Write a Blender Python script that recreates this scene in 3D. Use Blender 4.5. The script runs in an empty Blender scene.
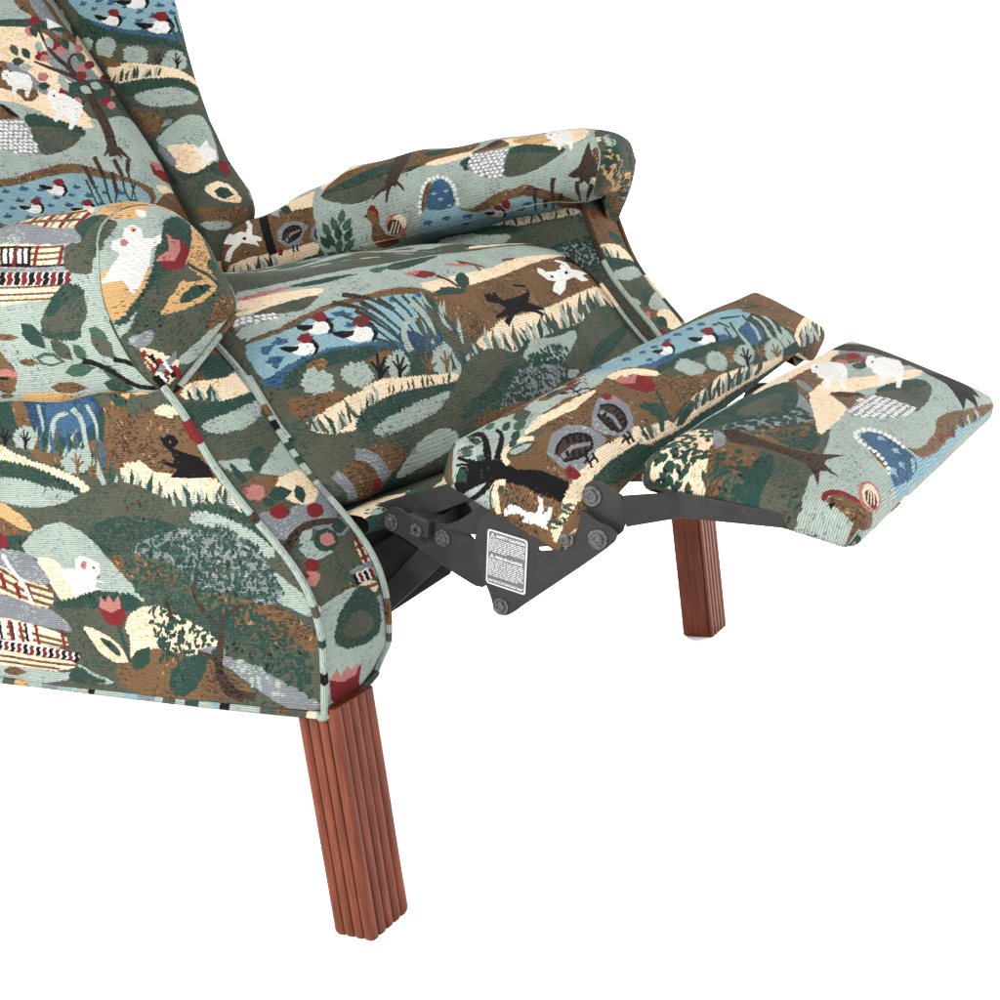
import bpy, bmesh, math, random
import numpy as np
from mathutils import Vector

# ------------------------------------------------------------------ helpers
scene = bpy.context.scene
COL = scene.collection

def lin(c):
    c = np.array(c, float) / 255.0
    return np.where(c <= 0.04045, c / 12.92, ((c + 0.055) / 1.055) ** 2.4)

def tag(o, label=None, cat=None, kind=None, group=None):
    if label: o['label'] = label
    if cat: o['category'] = cat
    if kind: o['kind'] = kind
    if group: o['group'] = group
    return o

def link(name, verts, faces, mat=None, parent=None, smooth=True, uvs=None, flat_uv=None):
    me = bpy.data.meshes.new(name)
    me.from_pydata([tuple(map(float, v)) for v in verts], [], [tuple(f) for f in faces])
    if uvs is not None:
        lay = me.uv_layers.new(name='UVMap')
        idx = np.empty(len(me.loops), dtype=np.int64)
        me.loops.foreach_get('vertex_index', idx)
        lay.data.foreach_set('uv', np.asarray(uvs, dtype=np.float32)[idx].ravel())
    if smooth:
        me.polygons.foreach_set('use_smooth', [True] * len(me.polygons))
    me.update()
    o = bpy.data.objects.new(name, me)
    COL.objects.link(o)
    if mat: me.materials.append(mat)
    if parent: o.parent = parent
    return o

def smooth_pts(p, n=2, closed=False):
    p = np.asarray(p, float)
    for _ in range(n):
        if closed:
            q = np.roll(p, -1, 0)
            p = np.stack([.75 * p + .25 * q, .25 * p + .75 * q], 1).reshape(-1, p.shape[1])
        else:
            a, b = p[:-1], p[1:]
            m = np.stack([.75 * a + .25 * b, .25 * a + .75 * b], 1).reshape(-1, p.shape[1])
            p = np.vstack([p[:1], m, p[-1:]])
    return p

def resample(p, n):
    p = np.asarray(p, float)
    d = np.r_[0, np.cumsum(np.linalg.norm(np.diff(p, axis=0), axis=1))]
    t = np.linspace(0, d[-1], n)
    return np.stack([np.interp(t, d, p[:, k]) for k in range(p.shape[1])], 1), t

# --------------------------------------------------------------- fabric panels
PANELS = {}      # name -> (object, uv bounds)

def panel(key, name, P, UV, parent, closed_bottom=False, thick=0.0):
    """A sewn cloth panel: grid of points P[i,j] with cloth coordinates UV[i,j] in metres."""
    P = np.asarray(P, float); UV = np.asarray(UV, float)
    n, m = P.shape[:2]
    V = P.reshape(-1, 3); uv = UV.reshape(-1, 2)
    F = [(i * m + j, i * m + j + 1, (i + 1) * m + j + 1, (i + 1) * m + j) for i in range(n - 1) for j in range(m - 1)]
    lo = uv.min(0) - 0.004; hi = uv.max(0) + 0.004
    uvn = (uv - lo) / (hi - lo)
    o = link(name, V, F, None, parent, True, uvn)
    PANELS[key] = (o, lo, hi)
    return o

def pillow(key, name, org, A, B, N, ha, hb, r, th, crown, parent, under=0.03, step=0.006, wr=0.0, twist=0.0, tuck=0.0, seed=0, taper=0.0, cpow=2.0):
    """A stuffed pad: one cloth sheet draped over a rounded block, UV is the flat cloth."""
    A = np.array(A, float); A /= np.linalg.norm(A)
    B = np.array(B, float); B -= A * B.dot(A); B /= np.linalg.norm(B)
    N = np.array(N, float); N -= A * N.dot(A); N -= B * N.dot(B); N /= np.linalg.norm(N)
    org = np.array(org, float)
    q = math.pi / 2 * r
    L = q + max(0, th - 2 * r) + q + under
    ea, eb = ha - r, hb - r
    def axis(e):
        k = max(4, int(e / step))
        a = np.linspace(-e, e, 2 * k + 1)
        s = np.linspace(0, L, int(L / (step * .7)) + 2)[1:]
        return np.r_[-(e + s[::-1]), a, e + s]
    ua, ub = axis(ea), axis(eb)
    U, V = np.meshgrid(ua, ub, indexing='ij')
    ou = np.sign(U) * np.maximum(np.abs(U) - ea, 0); ov = np.sign(V) * np.maximum(np.abs(V) - eb, 0)
    l = np.maximum(np.hypot(ou, ov), 1e-9); dx, dy = ou / l, ov / l
    # corner: keep the drop length by the larger overhang so that the four corners stay full
    l = np.where((np.abs(ou) > 0) & (np.abs(ov) > 0), np.maximum(np.abs(ou), np.abs(ov)), np.where(l < 1e-6, 0, l))
    l = np.minimum(l, L)
    a1 = np.minimum(l, q) / r
    h = r * np.sin(a1); g = r * (1 - np.cos(a1))
    l2 = np.clip(l - q, 0, max(0, th - 2 * r)); g = g + l2
    l3 = np.clip(l - q - max(0, th - 2 * r), 0, q) / r
    h = h - r * (1 - np.cos(l3)); g = g + r * np.sin(l3)
    l4 = np.clip(l - 2 * q - max(0, th - 2 * r), 0, under); h = h - l4
    cu = np.clip(U, -ea, ea); cv = np.clip(V, -eb, eb)
    su = np.clip(1 - np.abs(U / ha) ** cpow, 0, 1) * np.clip(1 - np.abs(V / hb) ** cpow, 0, 1)
    rs = np.random.RandomState(seed)
    wob = np.zeros_like(U)
    for _ in range(7):
        f = rs.uniform(8, 45, 2) * rs.choice([-1, 1], 2); wob += np.sin(U * f[0] + V * f[1] + rs.uniform(0, 6)) * rs.uniform(.3, 1)
    z = -g + crown * su ** .6 + wr * wob * np.where(g < th * .6, 1, .3)
    pa = cu + dx * h; pb = cv + dy * h
    pb = pb * (1 + taper * pa / ha)
    z = z + twist * (U / ha) * (V / hb)
    if tuck:   # the long front edge is pulled under, the near end stays full
        wf = tuck * np.clip((pa + ha - .035) / .07, 0, 1) * np.clip((ha - .01 - pa) / .06, 0, 1) * np.clip((V - eb) / .01, 0, 1)
        z = np.where(z < 0, z * (1 - .5 * wf), z); pb = pb - wf * g * .35
    P = org + A * pa[..., None] + B * pb[..., None] + N * z[..., None]
    UV = np.stack([U, V], -1)
    o = panel(key, name, P, UV, parent)
    return o

def tube(name, pts, r, mat, parent, seg=8, key=None, caps=True):
    pts = np.asarray(pts, float); n = len(pts)
    T = np.gradient(pts, axis=0); T /= np.linalg.norm(T, axis=1)[:, None]
    up = np.array([0, 0, 1.0])
    V = []; UVs = []; d = np.r_[0, np.cumsum(np.linalg.norm(np.diff(pts, axis=0), axis=1))]
    prev = None
    for i in range(n):
        t = T[i]
        if prev is None:
            a = np.cross(t, up)
            if np.linalg.norm(a) < 1e-3: a = np.cross(t, [0, 1, 0])
        else:
            a = prev - t * prev.dot(t)
        a /= np.linalg.norm(a); prev = a; b = np.cross(t, a)
        for k in range(seg + 1):
            an = 2 * math.pi * k / seg
            V.append(pts[i] + r * (a * math.cos(an) + b * math.sin(an))); UVs.append((d[i], r * an))
    m = seg + 1
    if key:
        return panel(key, name, np.array(V).reshape(n, m, 3), np.array(UVs).reshape(n, m, 2), parent)
    F = [(i * m + j, i * m + j + 1, (i + 1) * m + j + 1, (i + 1) * m + j) for i in range(n - 1) for j in range(seg)]
    if caps:
        F.append(tuple(range(seg - 1, -1, -1))); F.append(tuple((n - 1) * m + k for k in range(seg)))
    return link(name, V, F, mat, parent)

def extrude_xz(name, poly, y0, y1, mat, parent, bevel=0.0012):
    """plate standing in the x-z plane between y0 and y1"""
    poly = np.asarray(poly, float); n = len(poly)
    V = [(x, y0, z) for x, z in poly] + [(x, y1, z) for x, z in poly]
    F = [tuple(range(n)), tuple(range(2 * n - 1, n - 1, -1))] + [(i, i + n, (i + 1) % n + n, (i + 1) % n) for i in range(n)]
    o = link(name, V, F, mat, parent, smooth=False)
    bm = bmesh.new(); bm.from_mesh(o.data); bmesh.ops.recalc_face_normals(bm, faces=bm.faces)
    if bevel:
        es = [e for e in bm.edges if abs(e.verts[0].co.y - e.verts[1].co.y) < 1e-6]
        bmesh.ops.bevel(bm, geom=es, offset=bevel, segments=2, profile=.5, affect='EDGES', clamp_overlap=True)
    bm.to_mesh(o.data); bm.free()
    return o

def prism(name, corners8, mat, parent, bevel=0.0015):
    F = [(0, 1, 2, 3), (7, 6, 5, 4), (0, 4, 5, 1), (1, 5, 6, 2), (2, 6, 7, 3), (3, 7, 4, 0)]
    o = link(name, corners8, F, mat, parent, smooth=False)
    bm = bmesh.new(); bm.from_mesh(o.data); bmesh.ops.recalc_face_normals(bm, faces=bm.faces)
    if bevel: bmesh.ops.bevel(bm, geom=list(bm.edges), offset=bevel, segments=2, profile=.5, affect='EDGES', clamp_overlap=True)
    bm.to_mesh(o.data); bm.free()
    return o

def box(name, lo, hi, mat, parent, bevel=0.0015):
    x0, y0, z0 = lo; x1, y1, z1 = hi
    return prism(name, [(x0, y0, z0), (x1, y0, z0), (x1, y1, z0), (x0, y1, z0), (x0, y0, z1), (x1, y0, z1), (x1, y1, z1), (x0, y1, z1)], mat, parent, bevel)

def bolt(name, x, y, z, r, mat, parent, h=0.004, hole=False):
    """round flat rivet head facing -y with a stepped washer"""
    prof = [(1.0, 0), (1.0, .35), (.93, .5), (.66, .5), (.62, .9), (.55, 1.0), (.25, 1.0), (.2, .82), (0.001, .82)]
    if hole: prof = [(1.0, 0), (1.0, .5), (.9, .7), (.45, .7), (.36, .5), (.3, -.1), (0.001, -.1)]
    seg = 28; V = []; F = []
    for (a, b) in prof:
        for k in range(seg):
            t = 2 * math.pi * k / seg
            V.append((x + a * r * math.cos(t), y - b * h, z + a * r * math.sin(t)))
    for i in range(len(prof) - 1):
        for k in range(seg):
            F.append((i * seg + k, i * seg + (k + 1) % seg, (i + 1) * seg + (k + 1) % seg, (i + 1) * seg + k))
    o = link(name, V, F, mat, parent, smooth=False)
    return o
# ------------------------------------------------------------------ camera
CAM = (1272.503, 0.56184777, 1.36866294, -0.13341703, 0.62605195, -0.71448783, 0.54)
def make_camera():
    f, a, b, c, x, y, z = CAM
    cd = bpy.data.cameras.new('camera'); co = bpy.data.objects.new('camera', cd); COL.objects.link(co)
    from mathutils import Matrix
    M = Matrix.Rotation(a, 3, 'Z') @ Matrix.Rotation(b, 3, 'X') @ Matrix.Rotation(c, 3, 'Z')
    co.matrix_world = Matrix.Translation((x, y, z)) @ M.to_4x4()
    cd.sensor_width = 36.0; cd.lens = 36.0 * f / 1000.0
    cd.clip_start = 0.01; cd.clip_end = 200
    scene.camera = co
make_camera()

# ------------------------------------------------------------------ chair
chair = bpy.data.objects.new('recliner_armchair', None); COL.objects.link(chair)
chair.location = (0, 0, 0)
tag(chair, 'wing back recliner armchair in woven green country-scene tapestry with its footrest raised', 'armchair')
W = 0.80
AY = 0.085                     # width of the arm body
# arm front profile (z -> x), scooped forward towards the floor
PROF = smooth_pts([(-.185, .53), (-.150, .495), (-.118, .459), (-.100, .433), (-.085, .401), (-.058, .364), (-.027, .330), (-.007, .299), (-.001, .267), (-.004, .235), (-.012, .195)], 2)
def fx(z):
    o = np.argsort(PROF[:, 1]); return np.interp(z, PROF[o, 1], PROF[o, 0])

PROF_FAR = smooth_pts([(-.11, .60), (-.100, .56), (-.092, .530), (-.083, .499), (-.069, .470), (-.043, .434), (-.015, .397), (.000, .36), (.006, .31), (.003, .25), (-.006, .192)], 2)
def ffx(z):
    o = np.argsort(PROF_FAR[:, 1]); return np.interp(z, PROF_FAR[o, 1], PROF_FAR[o, 0])
def gx(z, far): return ffx(z) if far else fx(z)

def wobble(shape_uv, amp, seed, f0=10, f1=40):
    rs = np.random.RandomState(seed); w = 0
    for _ in range(8):
        f = rs.uniform(f0, f1, 2) * rs.choice([-1, 1], 2); w = w + np.sin(shape_uv[..., 0] * f[0] + shape_uv[..., 1] * f[1] + rs.uniform(0, 6)) * rs.uniform(.3, 1)
    return w * amp

def side_panel(key, yo, sgn, dz=0):
    zs = np.linspace(.196, .458 + dz * 1.6, 60); xs_t = np.linspace(0, 1, 120)
    P = np.zeros((120, 60, 3)); UV = np.zeros((120, 60, 2))
    for j, z in enumerate(zs):
        xe = gx(z, dz > 0)
        x = -.86 + (xe + .86) * xs_t
        P[:, j, 0] = x; P[:, j, 2] = z; UV[:, j, 0] = x; UV[:, j, 1] = z
    b = np.minimum(1, (UV[..., 0].max(0) - UV[..., 0]) / .05)
    P[..., 1] = yo + sgn * (-.004 * b + wobble(UV, .0009, 3))
    # bottom hem is pulled slightly upward towards the middle
    return panel(key, 'side_panel', P, UV, chair)
side_panel('side_near', 0.0, 1)
side_panel('side_far', W, -1, .035)

def front_panel(key, y0, y1, far, bul=.006, seed=5):
    """cloth on the arm front, following the scooped profile"""
    ts = np.linspace(0, 1, 16)
    P = np.zeros((16, 70, 3)); UV = np.zeros((16, 70, 2))
    for i, t in enumerate(ts):
        zt = (.565 + .02 * t) if far else (.456 + .052 * t)
        zs = np.linspace(.190, zt, 70)
        pts = np.array([(gx(z, far), z) for z in zs])
        s = np.r_[0, np.cumsum(np.hypot(*np.diff(pts, axis=0).T))]
        lo = np.clip((.225 - zs) / .03, 0, 1)
        P[i, :, 0] = pts[:, 0] + bul * math.sin(math.pi * t) - .012 * t * lo; P[i, :, 1] = y0 + (y1 - y0) * t; P[i, :, 2] = pts[:, 1] + bul * .5 * math.sin(math.pi * t) + .006 * lo
        UV[i, :, 0] = abs(y1 - y0) * t; UV[i, :, 1] = s
    P[..., 0] += wobble(UV, .0004, seed)
    return panel(key, 'arm_front_band', P, UV, chair)
front_panel('front_near', 0.0, AY, False)
front_panel('front_far', W, W - AY, True, seed=6)

def piping_line(y, far, z1, z0=.196, off=.002, inner=0):
    zs = np.linspace(z1, z0, 70)
    return [(gx(z, far) + off * (1 - inner * min(1, max(0, (.24 - z) / .03))) - inner * .0135 * min(1, max(0, (.225 - z) / .03)), y, z) for z in zs]
tube('piping', piping_line(-.001, False, .460), .0031, None, chair, key='pipe_near_out')
tube('piping', piping_line(AY + .001, False, .510, inner=1), .0031, None, chair, key='pipe_near_in')
tube('piping', piping_line(W - AY - .001, True, .585, inner=1), .0036, None, chair, key='pipe_far_in')
tube('piping', piping_line(W - .001, True, .56), .0030, None, chair, key='pipe_far_out')
hem = [(-.86 + .846 * t, -.003, .1965 - .0012 * math.sin(t * 9)) for t in np.linspace(0, 1, 80)]
hem += [(-.013 + .004 * math.sin(a), -.003 + .005 * (1 - math.cos(a)), .194) for a in np.linspace(.2, 1.57, 5)]
hem += [(-.009 - .013 * t * t, .004 + (AY - .004) * t, .194 + .004 * t) for t in np.linspace(.1, 1, 12)]
tube('hem_piping', hem, .0033, None, chair, key='hem_near')

# ---- arm rolls
def roll(side):
    far = side == 'far'
    sec = [(.004, .452), (-.012, .462), (-.020, .49), (-.022, .525), (-.016, .56), (.000, .588), (.028, .604), (.062, .609), (.098, .603), (.121, .584), (.128, .556), (.121, .530), (.106, .514), (.090, .505)]
    if far:
        sec = [(.004, .474), (-.010, .480), (-.018, .505), (-.019, .54), (-.012, .572), (.005, .593), (.030, .606), (.062, .609), (.098, .603), (.124, .588), (.138, .560), (.138, .532), (.130, .512), (.105, .500), (.08, .498)]
    sec = smooth_pts(sec, 2)
    sec, arc = resample(sec, 72)
    if far: sec = np.stack([W - sec[:, 0], sec[:, 1] + .044], 1)
    def xf(y, z):
        if far:
            zz = z - .044; yy = W - y
            base = np.interp(zz, [.475, .50, .53, .56, .585, .61], [-.090, -.070, -.058, -.050, -.058, -.070])
            return base + np.interp(yy, [-.025, .01, .06, .14], [-.035, -.012, -.008, .008])
        inner = y > .075
        if inner: return np.interp(z, [.50, .51, .551, .593, .605], [-.115, -.119, -.157, -.172, -.170])
        return np.interp(z, [.455, .48, .508, .533, .564, .60, .61], [-.118, -.133, -.143, -.149, -.150, -.167, -.168])
    n = 90
    P = np.zeros((n, len(sec), 3)); UV = np.zeros((n, len(sec), 2))
    ts = np.linspace(0, 1, n)
    for j, (y, z) in enumerate(sec):
        xe = xf(y, z); x = -.80 + (xe + .80) * ts
        P[:, j, 0] = x; P[:, j, 1] = y; P[:, j, 2] = z
        if far:
            wb = np.clip((.652 - z) / .11, 0, 1)
            wb = wb * np.clip((.80 - y) / .06, 0, 1)
            P[:, j, 2] += wb * np.interp(x, [-.55, -.42, -.3, -.08], [-.02, -.012, .008, .026]) + (1 - wb) * np.interp(x, [-.66, -.60, -.53, -.47, -.44, -.33, -.2, -.08], [-.045, -.035, -.016, -.004, .009, .012, .009, .004])
        UV[:, j, 0] = x; UV[:, j, 1] = arc[j]
    # soft bulge near the front seam and gentle fullness wrinkles
    c = np.array([(sec[:, 0].min() + sec[:, 0].max()) / 2, (sec[:, 1].min() + sec[:, 1].max()) / 2])
    w = wobble(UV, .0011, 11 if far else 12, 15, 60)
    nrm = P[..., 1:] - c; nrm /= np.linalg.norm(nrm, axis=-1)[..., None]
    edge = np.clip((UV[..., 0].max(0)[None] - UV[..., 0]) / .02, 0, 1)
    P[..., 1:] += nrm * (w + .004 * np.sqrt(edge) - .004)[..., None]
    o = panel('roll_' + side, 'arm_roll', P, UV, chair)
    # front face, closed by rings shrinking to the middle; UV planar (y, z)
    ring = P[-1].copy()
    # close bottom from inner end back to outer start
    k = 14; a, b = ring[-1], ring[0]
    br = np.array([a + (b - a) * t for t in np.linspace(0, 1, k + 2)[1:-1]])
    loop = np.vstack([ring, br, ring[:1]])
    cen = loop[:-1].mean(0)
    m = 26; G = np.zeros((m, len(loop), 3))
    for i, t in enumerate(np.linspace(0, 1, m)):
        s = 1 - t
        G[i] = cen + (loop - cen) * s
        bul = (.032 if far else .020) * (1 - s ** 2.6) ** .8
        G[i, :, 0] += bul; G[i, :, 2] += bul * .3
    sl = math.hypot(1, .45)
    UV2 = np.stack([(W - G[..., 1] + .6 * (G[..., 0] - G[0, :, 0][None])) if far else G[..., 1], G[..., 2] * sl], -1)
    G[..., 0] += wobble(UV2, .0006, 15, 30, 90)
    panel('face_' + side, 'arm_roll_face', G, UV2, chair)
    tube('seam_piping', loop[:len(ring)][:: 2] + np.array([-.0003, 0, 0]), .0009, None, chair, key='seam_' + side)
    tube('seam_piping', loop[len(ring) - 1:] + np.array([.002, 0, -.001]), .0030, None, chair, key='seamlow_' + side)
    return loop
LN = roll('near'); LF = roll('far')

# ---- inner arm walls (seat side) and tuck-in strips
def inner_wall(key, y, dz):
    zs = np.linspace(.33, .53 + dz * 1.8, 20); P = np.zeros((60, 20, 3)); UV = np.zeros((60, 20, 2))
    for j, z in enumerate(zs):
        x = np.linspace(-.8, gx(z, dz > 0) - (.003 if dz == 0 else -.001), 60)
        P[:, j] = np.stack([x, np.full(60, y), np.full(60, z)], 1); UV[:, j] = np.stack([x, np.full(60, z)], 1)
    return panel(key, 'inner_arm_panel', P, UV, chair)
inner_wall('wall_near', AY, 0)
inner_wall('wall_far', W - AY, .035)

# ---- seat cushion: profile swept across
prof = smooth_pts([(-.68, .47), (-.66, .505), (-.45, .527), (-.28, .540), (-.19, .532), (-.135, .508), (-.095, .463), (-.065, .412), (-.040, .368), (-.038, .340), (-.065, .328), (-.2, .33), (-.6, .33)], 3)
prof, arc = resample(prof, 150)
ys = np.linspace(AY + .004, W - AY - .004, 90)
P = np.zeros((90, 150, 3)); UV = np.zeros((90, 150, 2))
cpt = np.array([-.3, .42])
for i, y in enumerate(ys):
    e = min(y - ys[0], ys[-1] - y); k = 1 - .018 / .2 * (1 - min(1, e / .035)) ** 2
    q = cpt + (prof - cpt) * np.array([1, k])
    q[:, 0] -= .004 * (1 - min(1, e / .035)) ** 2
    t = (y - ys[0]) / (ys[-1] - ys[0])
    q[:, 0] += .014 * math.sin(math.pi * t) * np.clip((prof[:, 0] + .3) / .2, 0, 1)
    fr = np.clip((prof[:, 0] + .3) / .2, 0, 1)
    q[:, 0] += fr * .022 * t ** 1.5
    kk = max(0, 1 - e / .07) ** 2 if t < .5 else 0
    zz_ = prof[:, 1]; wv = kk * fr * np.clip((zz_ - .333) / .01, 0, 1) * np.clip((.53 - zz_) / .03, 0, 1)
    q[:, 0] = q[:, 0] * (1 - wv) + wv * (np.array([fx(z_) for z_ in q[:, 1]]) + .0035)
    q[:, 1] += .006 * math.sin(math.pi * t) * (prof[:, 1] > .45)
    P[i, :, 0] = q[:, 0]; P[i, :, 1] = y; P[i, :, 2] = q[:, 1]
    UV[i, :, 0] = y; UV[i, :, 1] = -arc
w = wobble(UV, .0015, 21, 8, 40); P[..., 0] += w; P[..., 2] += w
cap = []
for i, sg in ((0, -1), (89, 1)):
    rows = []; ruv = []
    for sc_ in (.9, .6, .3, .02):
        r_ = P[i].copy(); r_[:, 0] = cpt[0] + (r_[:, 0] - cpt[0]) * sc_; r_[:, 2] = cpt[1] + (r_[:, 2] - cpt[1]) * sc_; r_[:, 1] += sg * .0015 * (1 - sc_)
        u_ = UV[i].copy(); u_[:, 0] += sg * .02 * (1 - sc_); rows.append(r_); ruv.append(u_)
    cap.append((rows, ruv))
P_ = np.concatenate([np.array(cap[0][0][::-1]), P, np.array(cap[1][0])]); UV_ = np.concatenate([np.array(cap[0][1][::-1]), UV, np.array(cap[1][1])])
panel('seat', 'seat_cushion', P_, UV_, chair)

for yy, sg, a0, a1, key in ((AY + .006, 1, .50, .335, 'pipe_seat_near'), (W - AY - .006, -1, .50, .335, 'pipe_seat_far')):
    i = 0 if sg > 0 else 89
    c = P[i]; sel = (c[:, 0] > -.14) & (c[:, 2] < (.455 if sg > 0 else .47)) & (c[:, 2] > (.395 if sg > 0 else .338))
    pts = c[sel] + np.array([.0015, .0005 * sg, 0]); pts, _ = resample(pts, 50)
    tube('piping', pts, .0034, None, chair, key=key)

# ---- seat front rail wrapped in cloth, just under the cushion
P = np.zeros((60, 12, 3)); UV = np.zeros((60, 12, 2))
rp, ra = resample(smooth_pts([(-.06, .334), (-.022, .334), (-.008, .328), (-.010, .316), (-.03, .31)], 2), 12)
for i, y in enumerate(np.linspace(AY + .005, W - AY - .005, 60)):
    P[i] = np.stack([rp[:, 0], np.full(12, y), rp[:, 1]], 1); UV[i] = np.stack([np.full(12, y), -ra], 1)
P[..., 2] += wobble(UV, .0008, 31, 20, 60)
panel('rail', 'front_rail_cover', P, UV, chair)

# ---- backrest cushion and wing
def back_pt(y, t):
    """t runs up the seam; returns point of the inner back surface"""
    x = np.interp(t, [0, .4, .8, 1], [-.63, -.715, -.83, -.90]); z = np.interp(t, [0, .4, .8, 1], [.50, .70, .90, 1.01])
    return x, z
n, m = 70, 70
P = np.zeros((n, m, 3)); UV = np.zeros((n, m, 2))
for i, y in enumerate(np.linspace(.16, .645, n)):
    for j, t in enumerate(np.linspace(0, 1, m)):
        x, z = back_pt(y, t); e = min(y - .16, .645 - y)
        b = .045 * (1 - (1 - min(1, e / .12)) ** 2.2)
        P[i, j] = (x + b * .87, y, z + b * .3); UV[i, j] = (y, t * .58)
P[..., 0] += wobble(UV, .0014, 41, 8, 30)
panel('back', 'back_cushion', P, UV, chair)
# wing: from the seam, out over the front edge, round to the outside
n, m = 46, 70
P = np.zeros((n, m, 3)); UV = np.zeros((n, m, 2))
for j, t in enumerate(np.linspace(0, 1, m)):
    x0, z0 = back_pt(.64, t)
    zf = z0 + np.interp(t, [0, .3, 1], [.005, .015, .03])
    xfz = np.interp(zf, [.55, .60, .625, .65, .70, .757, .84, .922, 1.04], [-.645, -.626, -.617, -.620, -.650, -.672, -.684, -.695, -.71])
    yo = np.interp(zf, [.55, .65, .75, .95], [.705, .712, .706, .702])
    cr = smooth_pts([(x0 - .01, .640, z0), (x0 * .45 + xfz * .55, .652, z0 * .5 + zf * .5 - .002), (xfz - .012, yo - .030, zf), (xfz + .001, yo - .008, zf), (xfz - .004, yo + .012, zf), (xfz - .03, yo + .028, zf), (xfz - .12, yo + .034, zf - .01), (xfz - .3, yo + .03, zf - .05)], 3)
    c, a = resample(cr, n)
    P[:, j] = c; UV[:, j] = np.stack([.64 + a, np.full(n, t * .58)], 1)
P[..., 0] += wobble(UV, .0010, 43, 15, 45)
panel('wing', 'wing', P, UV, chair)
# near wing (mirrored), mostly out of view
Pm = P.copy(); Pm[..., 1] = W - Pm[..., 1]
Pm = Pm[:, :]; panel('wing_near', 'wing', Pm[::-1], UV, chair)

# ---- outer back, so the chair is closed from behind
P = np.zeros((20, 20, 3)); UV = np.zeros((20, 20, 2))
for i, y in enumerate(np.linspace(.0, W, 20)):
    for j, t in enumerate(np.linspace(0, 1, 20)):
        P[i, j] = (np.interp(t, [0, .5, 1], [-.86, -.92, -1.05]), y, .19 + t * .85); UV[i, j] = (y, t * .85)
panel('outer_back', 'outer_back_panel', P, UV, chair)

# ---- calf pad and footrest board
def tilt(a, dz, dx=0.0): return (dx, 1.0, dz)
sl = math.radians(-31)
pillow('calf', 'calf_pad', (.1430, .4050, .3903), (.024, 1, .084), (math.cos(sl), 0, math.sin(sl)), (-math.sin(sl), 0, math.cos(sl)), .315, .0570, .0120, .045, .016, chair, tuck=1.0, taper=-.10, wr=.0006, seed=3, cpow=2.4)
sl = math.radians(-22)
pillow('foot', 'footrest_pad', (.300, .409, .342), (0, 1, .006), (math.cos(sl), 0, math.sin(sl)), (-math.sin(sl), 0, math.cos(sl)), .268, .085, .010, .026, .022, chair, wr=.0006, seed=8, cpow=3.2, twist=-.006)
MECH = {'plate': [(0.1082, 0.3369), (0.0962, 0.3305), (0.0876, 0.3176), (0.0837, 0.2987), (0.0871, 0.2848), (0.091, 0.2742), (0.094, 0.2635), (0.0946, 0.2553), (0.0984, 0.2496), (0.1057, 0.2491), (0.1126, 0.2519), (0.1217, 0.258), (0.2061, 0.3077), (0.2111, 0.3153), (0.2093, 0.3207), (0.2032, 0.3237), (0.1961, 0.3267), (0.1909, 0.3313), (0.187, 0.3336), (0.1814, 0.3351), (0.1748, 0.3305), (0.1697, 0.3243), (0.1612, 0.3243), (0.1397, 0.3321)], 'link': [(-0.0128, 0.3223), (-0.0111, 0.3286), (-0.0061, 0.3332), (0.0015, 0.3347), (0.0085, 0.3328), (0.0125, 0.3293), (0.0159, 0.3282), (0.0354, 0.3212), (0.0476, 0.3202), (0.0597, 0.3192), (0.0694, 0.315), (0.0748, 0.3061), (0.0892, 0.3003), (0.0831, 0.2611), (0.0496, 0.2792), (0.0043, 0.3092), (-0.0043, 0.3127), (-0.0115, 0.3161)], 'curved_link': [(0.0489, 0.3199), (0.064, 0.3232), (0.0753, 0.3282), (0.0879, 0.3363), (0.1089, 0.3411), (0.111, 0.325), (0.0938, 0.3152), (0.0811, 0.3118), (0.0628, 0.3158)], 'frame': [(-0.1037, 0.3121), (-0.0235, 0.3257), (0.0399, 0.3452), (0.0565, 0.3124), (0.0206, 0.2653), (-0.0537, 0.2253), (-0.0914, 0.1987), (-0.0881, 0.2749)], 'bar1': [(-0.066, 0.284), (-0.0232, 0.3041), (-0.003, 0.2899), (-0.0636, 0.2443)], 'bar2': [(0.0065, 0.2944), (0.028, 0.2806), (-0.0275, 0.2414), (-0.0609, 0.2193), (-0.0631, 0.2392)], 'arm_plate': [(0.1874, 0.3551), (0.1989, 0.3544), (0.2061, 0.3489), (0.217, 0.3424), (0.2151, 0.3187), (0.2021, 0.3094), (0.183, 0.3092), (0.1795, 0.326), (0.1818, 0.3464)], 'rail': [(-0.0568, 0.3266), (0.0633, 0.3523), (0.0725, 0.3381), (0.0418, 0.3282), (-0.0221, 0.3126), (-0.0668, 0.3034)], 'b1': (-0.004, 0.3215), 'b2': (0.0269, 0.3172), 'b3': (0.046, 0.3082), 'b4': (0.1952, 0.3129), 'b5': (0.1683, 0.3134), 'b6': (0.1902, 0.3438), 'b7': (0.1024, 0.2572), 'slot': (0.1489, 0.3046), 'slot2': (0.1791, 0.3244), 'tube': [(0.0211, 0.3313), (0.0399, 0.3245), (0.0361, 0.3091), (0.0186, 0.3151)], 'label': [(0.1007, 0.3206), (0.135, 0.311), (0.1253, 0.2667), (0.092, 0.2768)]}
# ------------------------------------------------------------------ plain materials
def nodes(name):
    m = bpy.data.materials.new(name); m.use_nodes = True
    nt = m.node_tree; return m, nt, nt.nodes['Principled BSDF']

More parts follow.
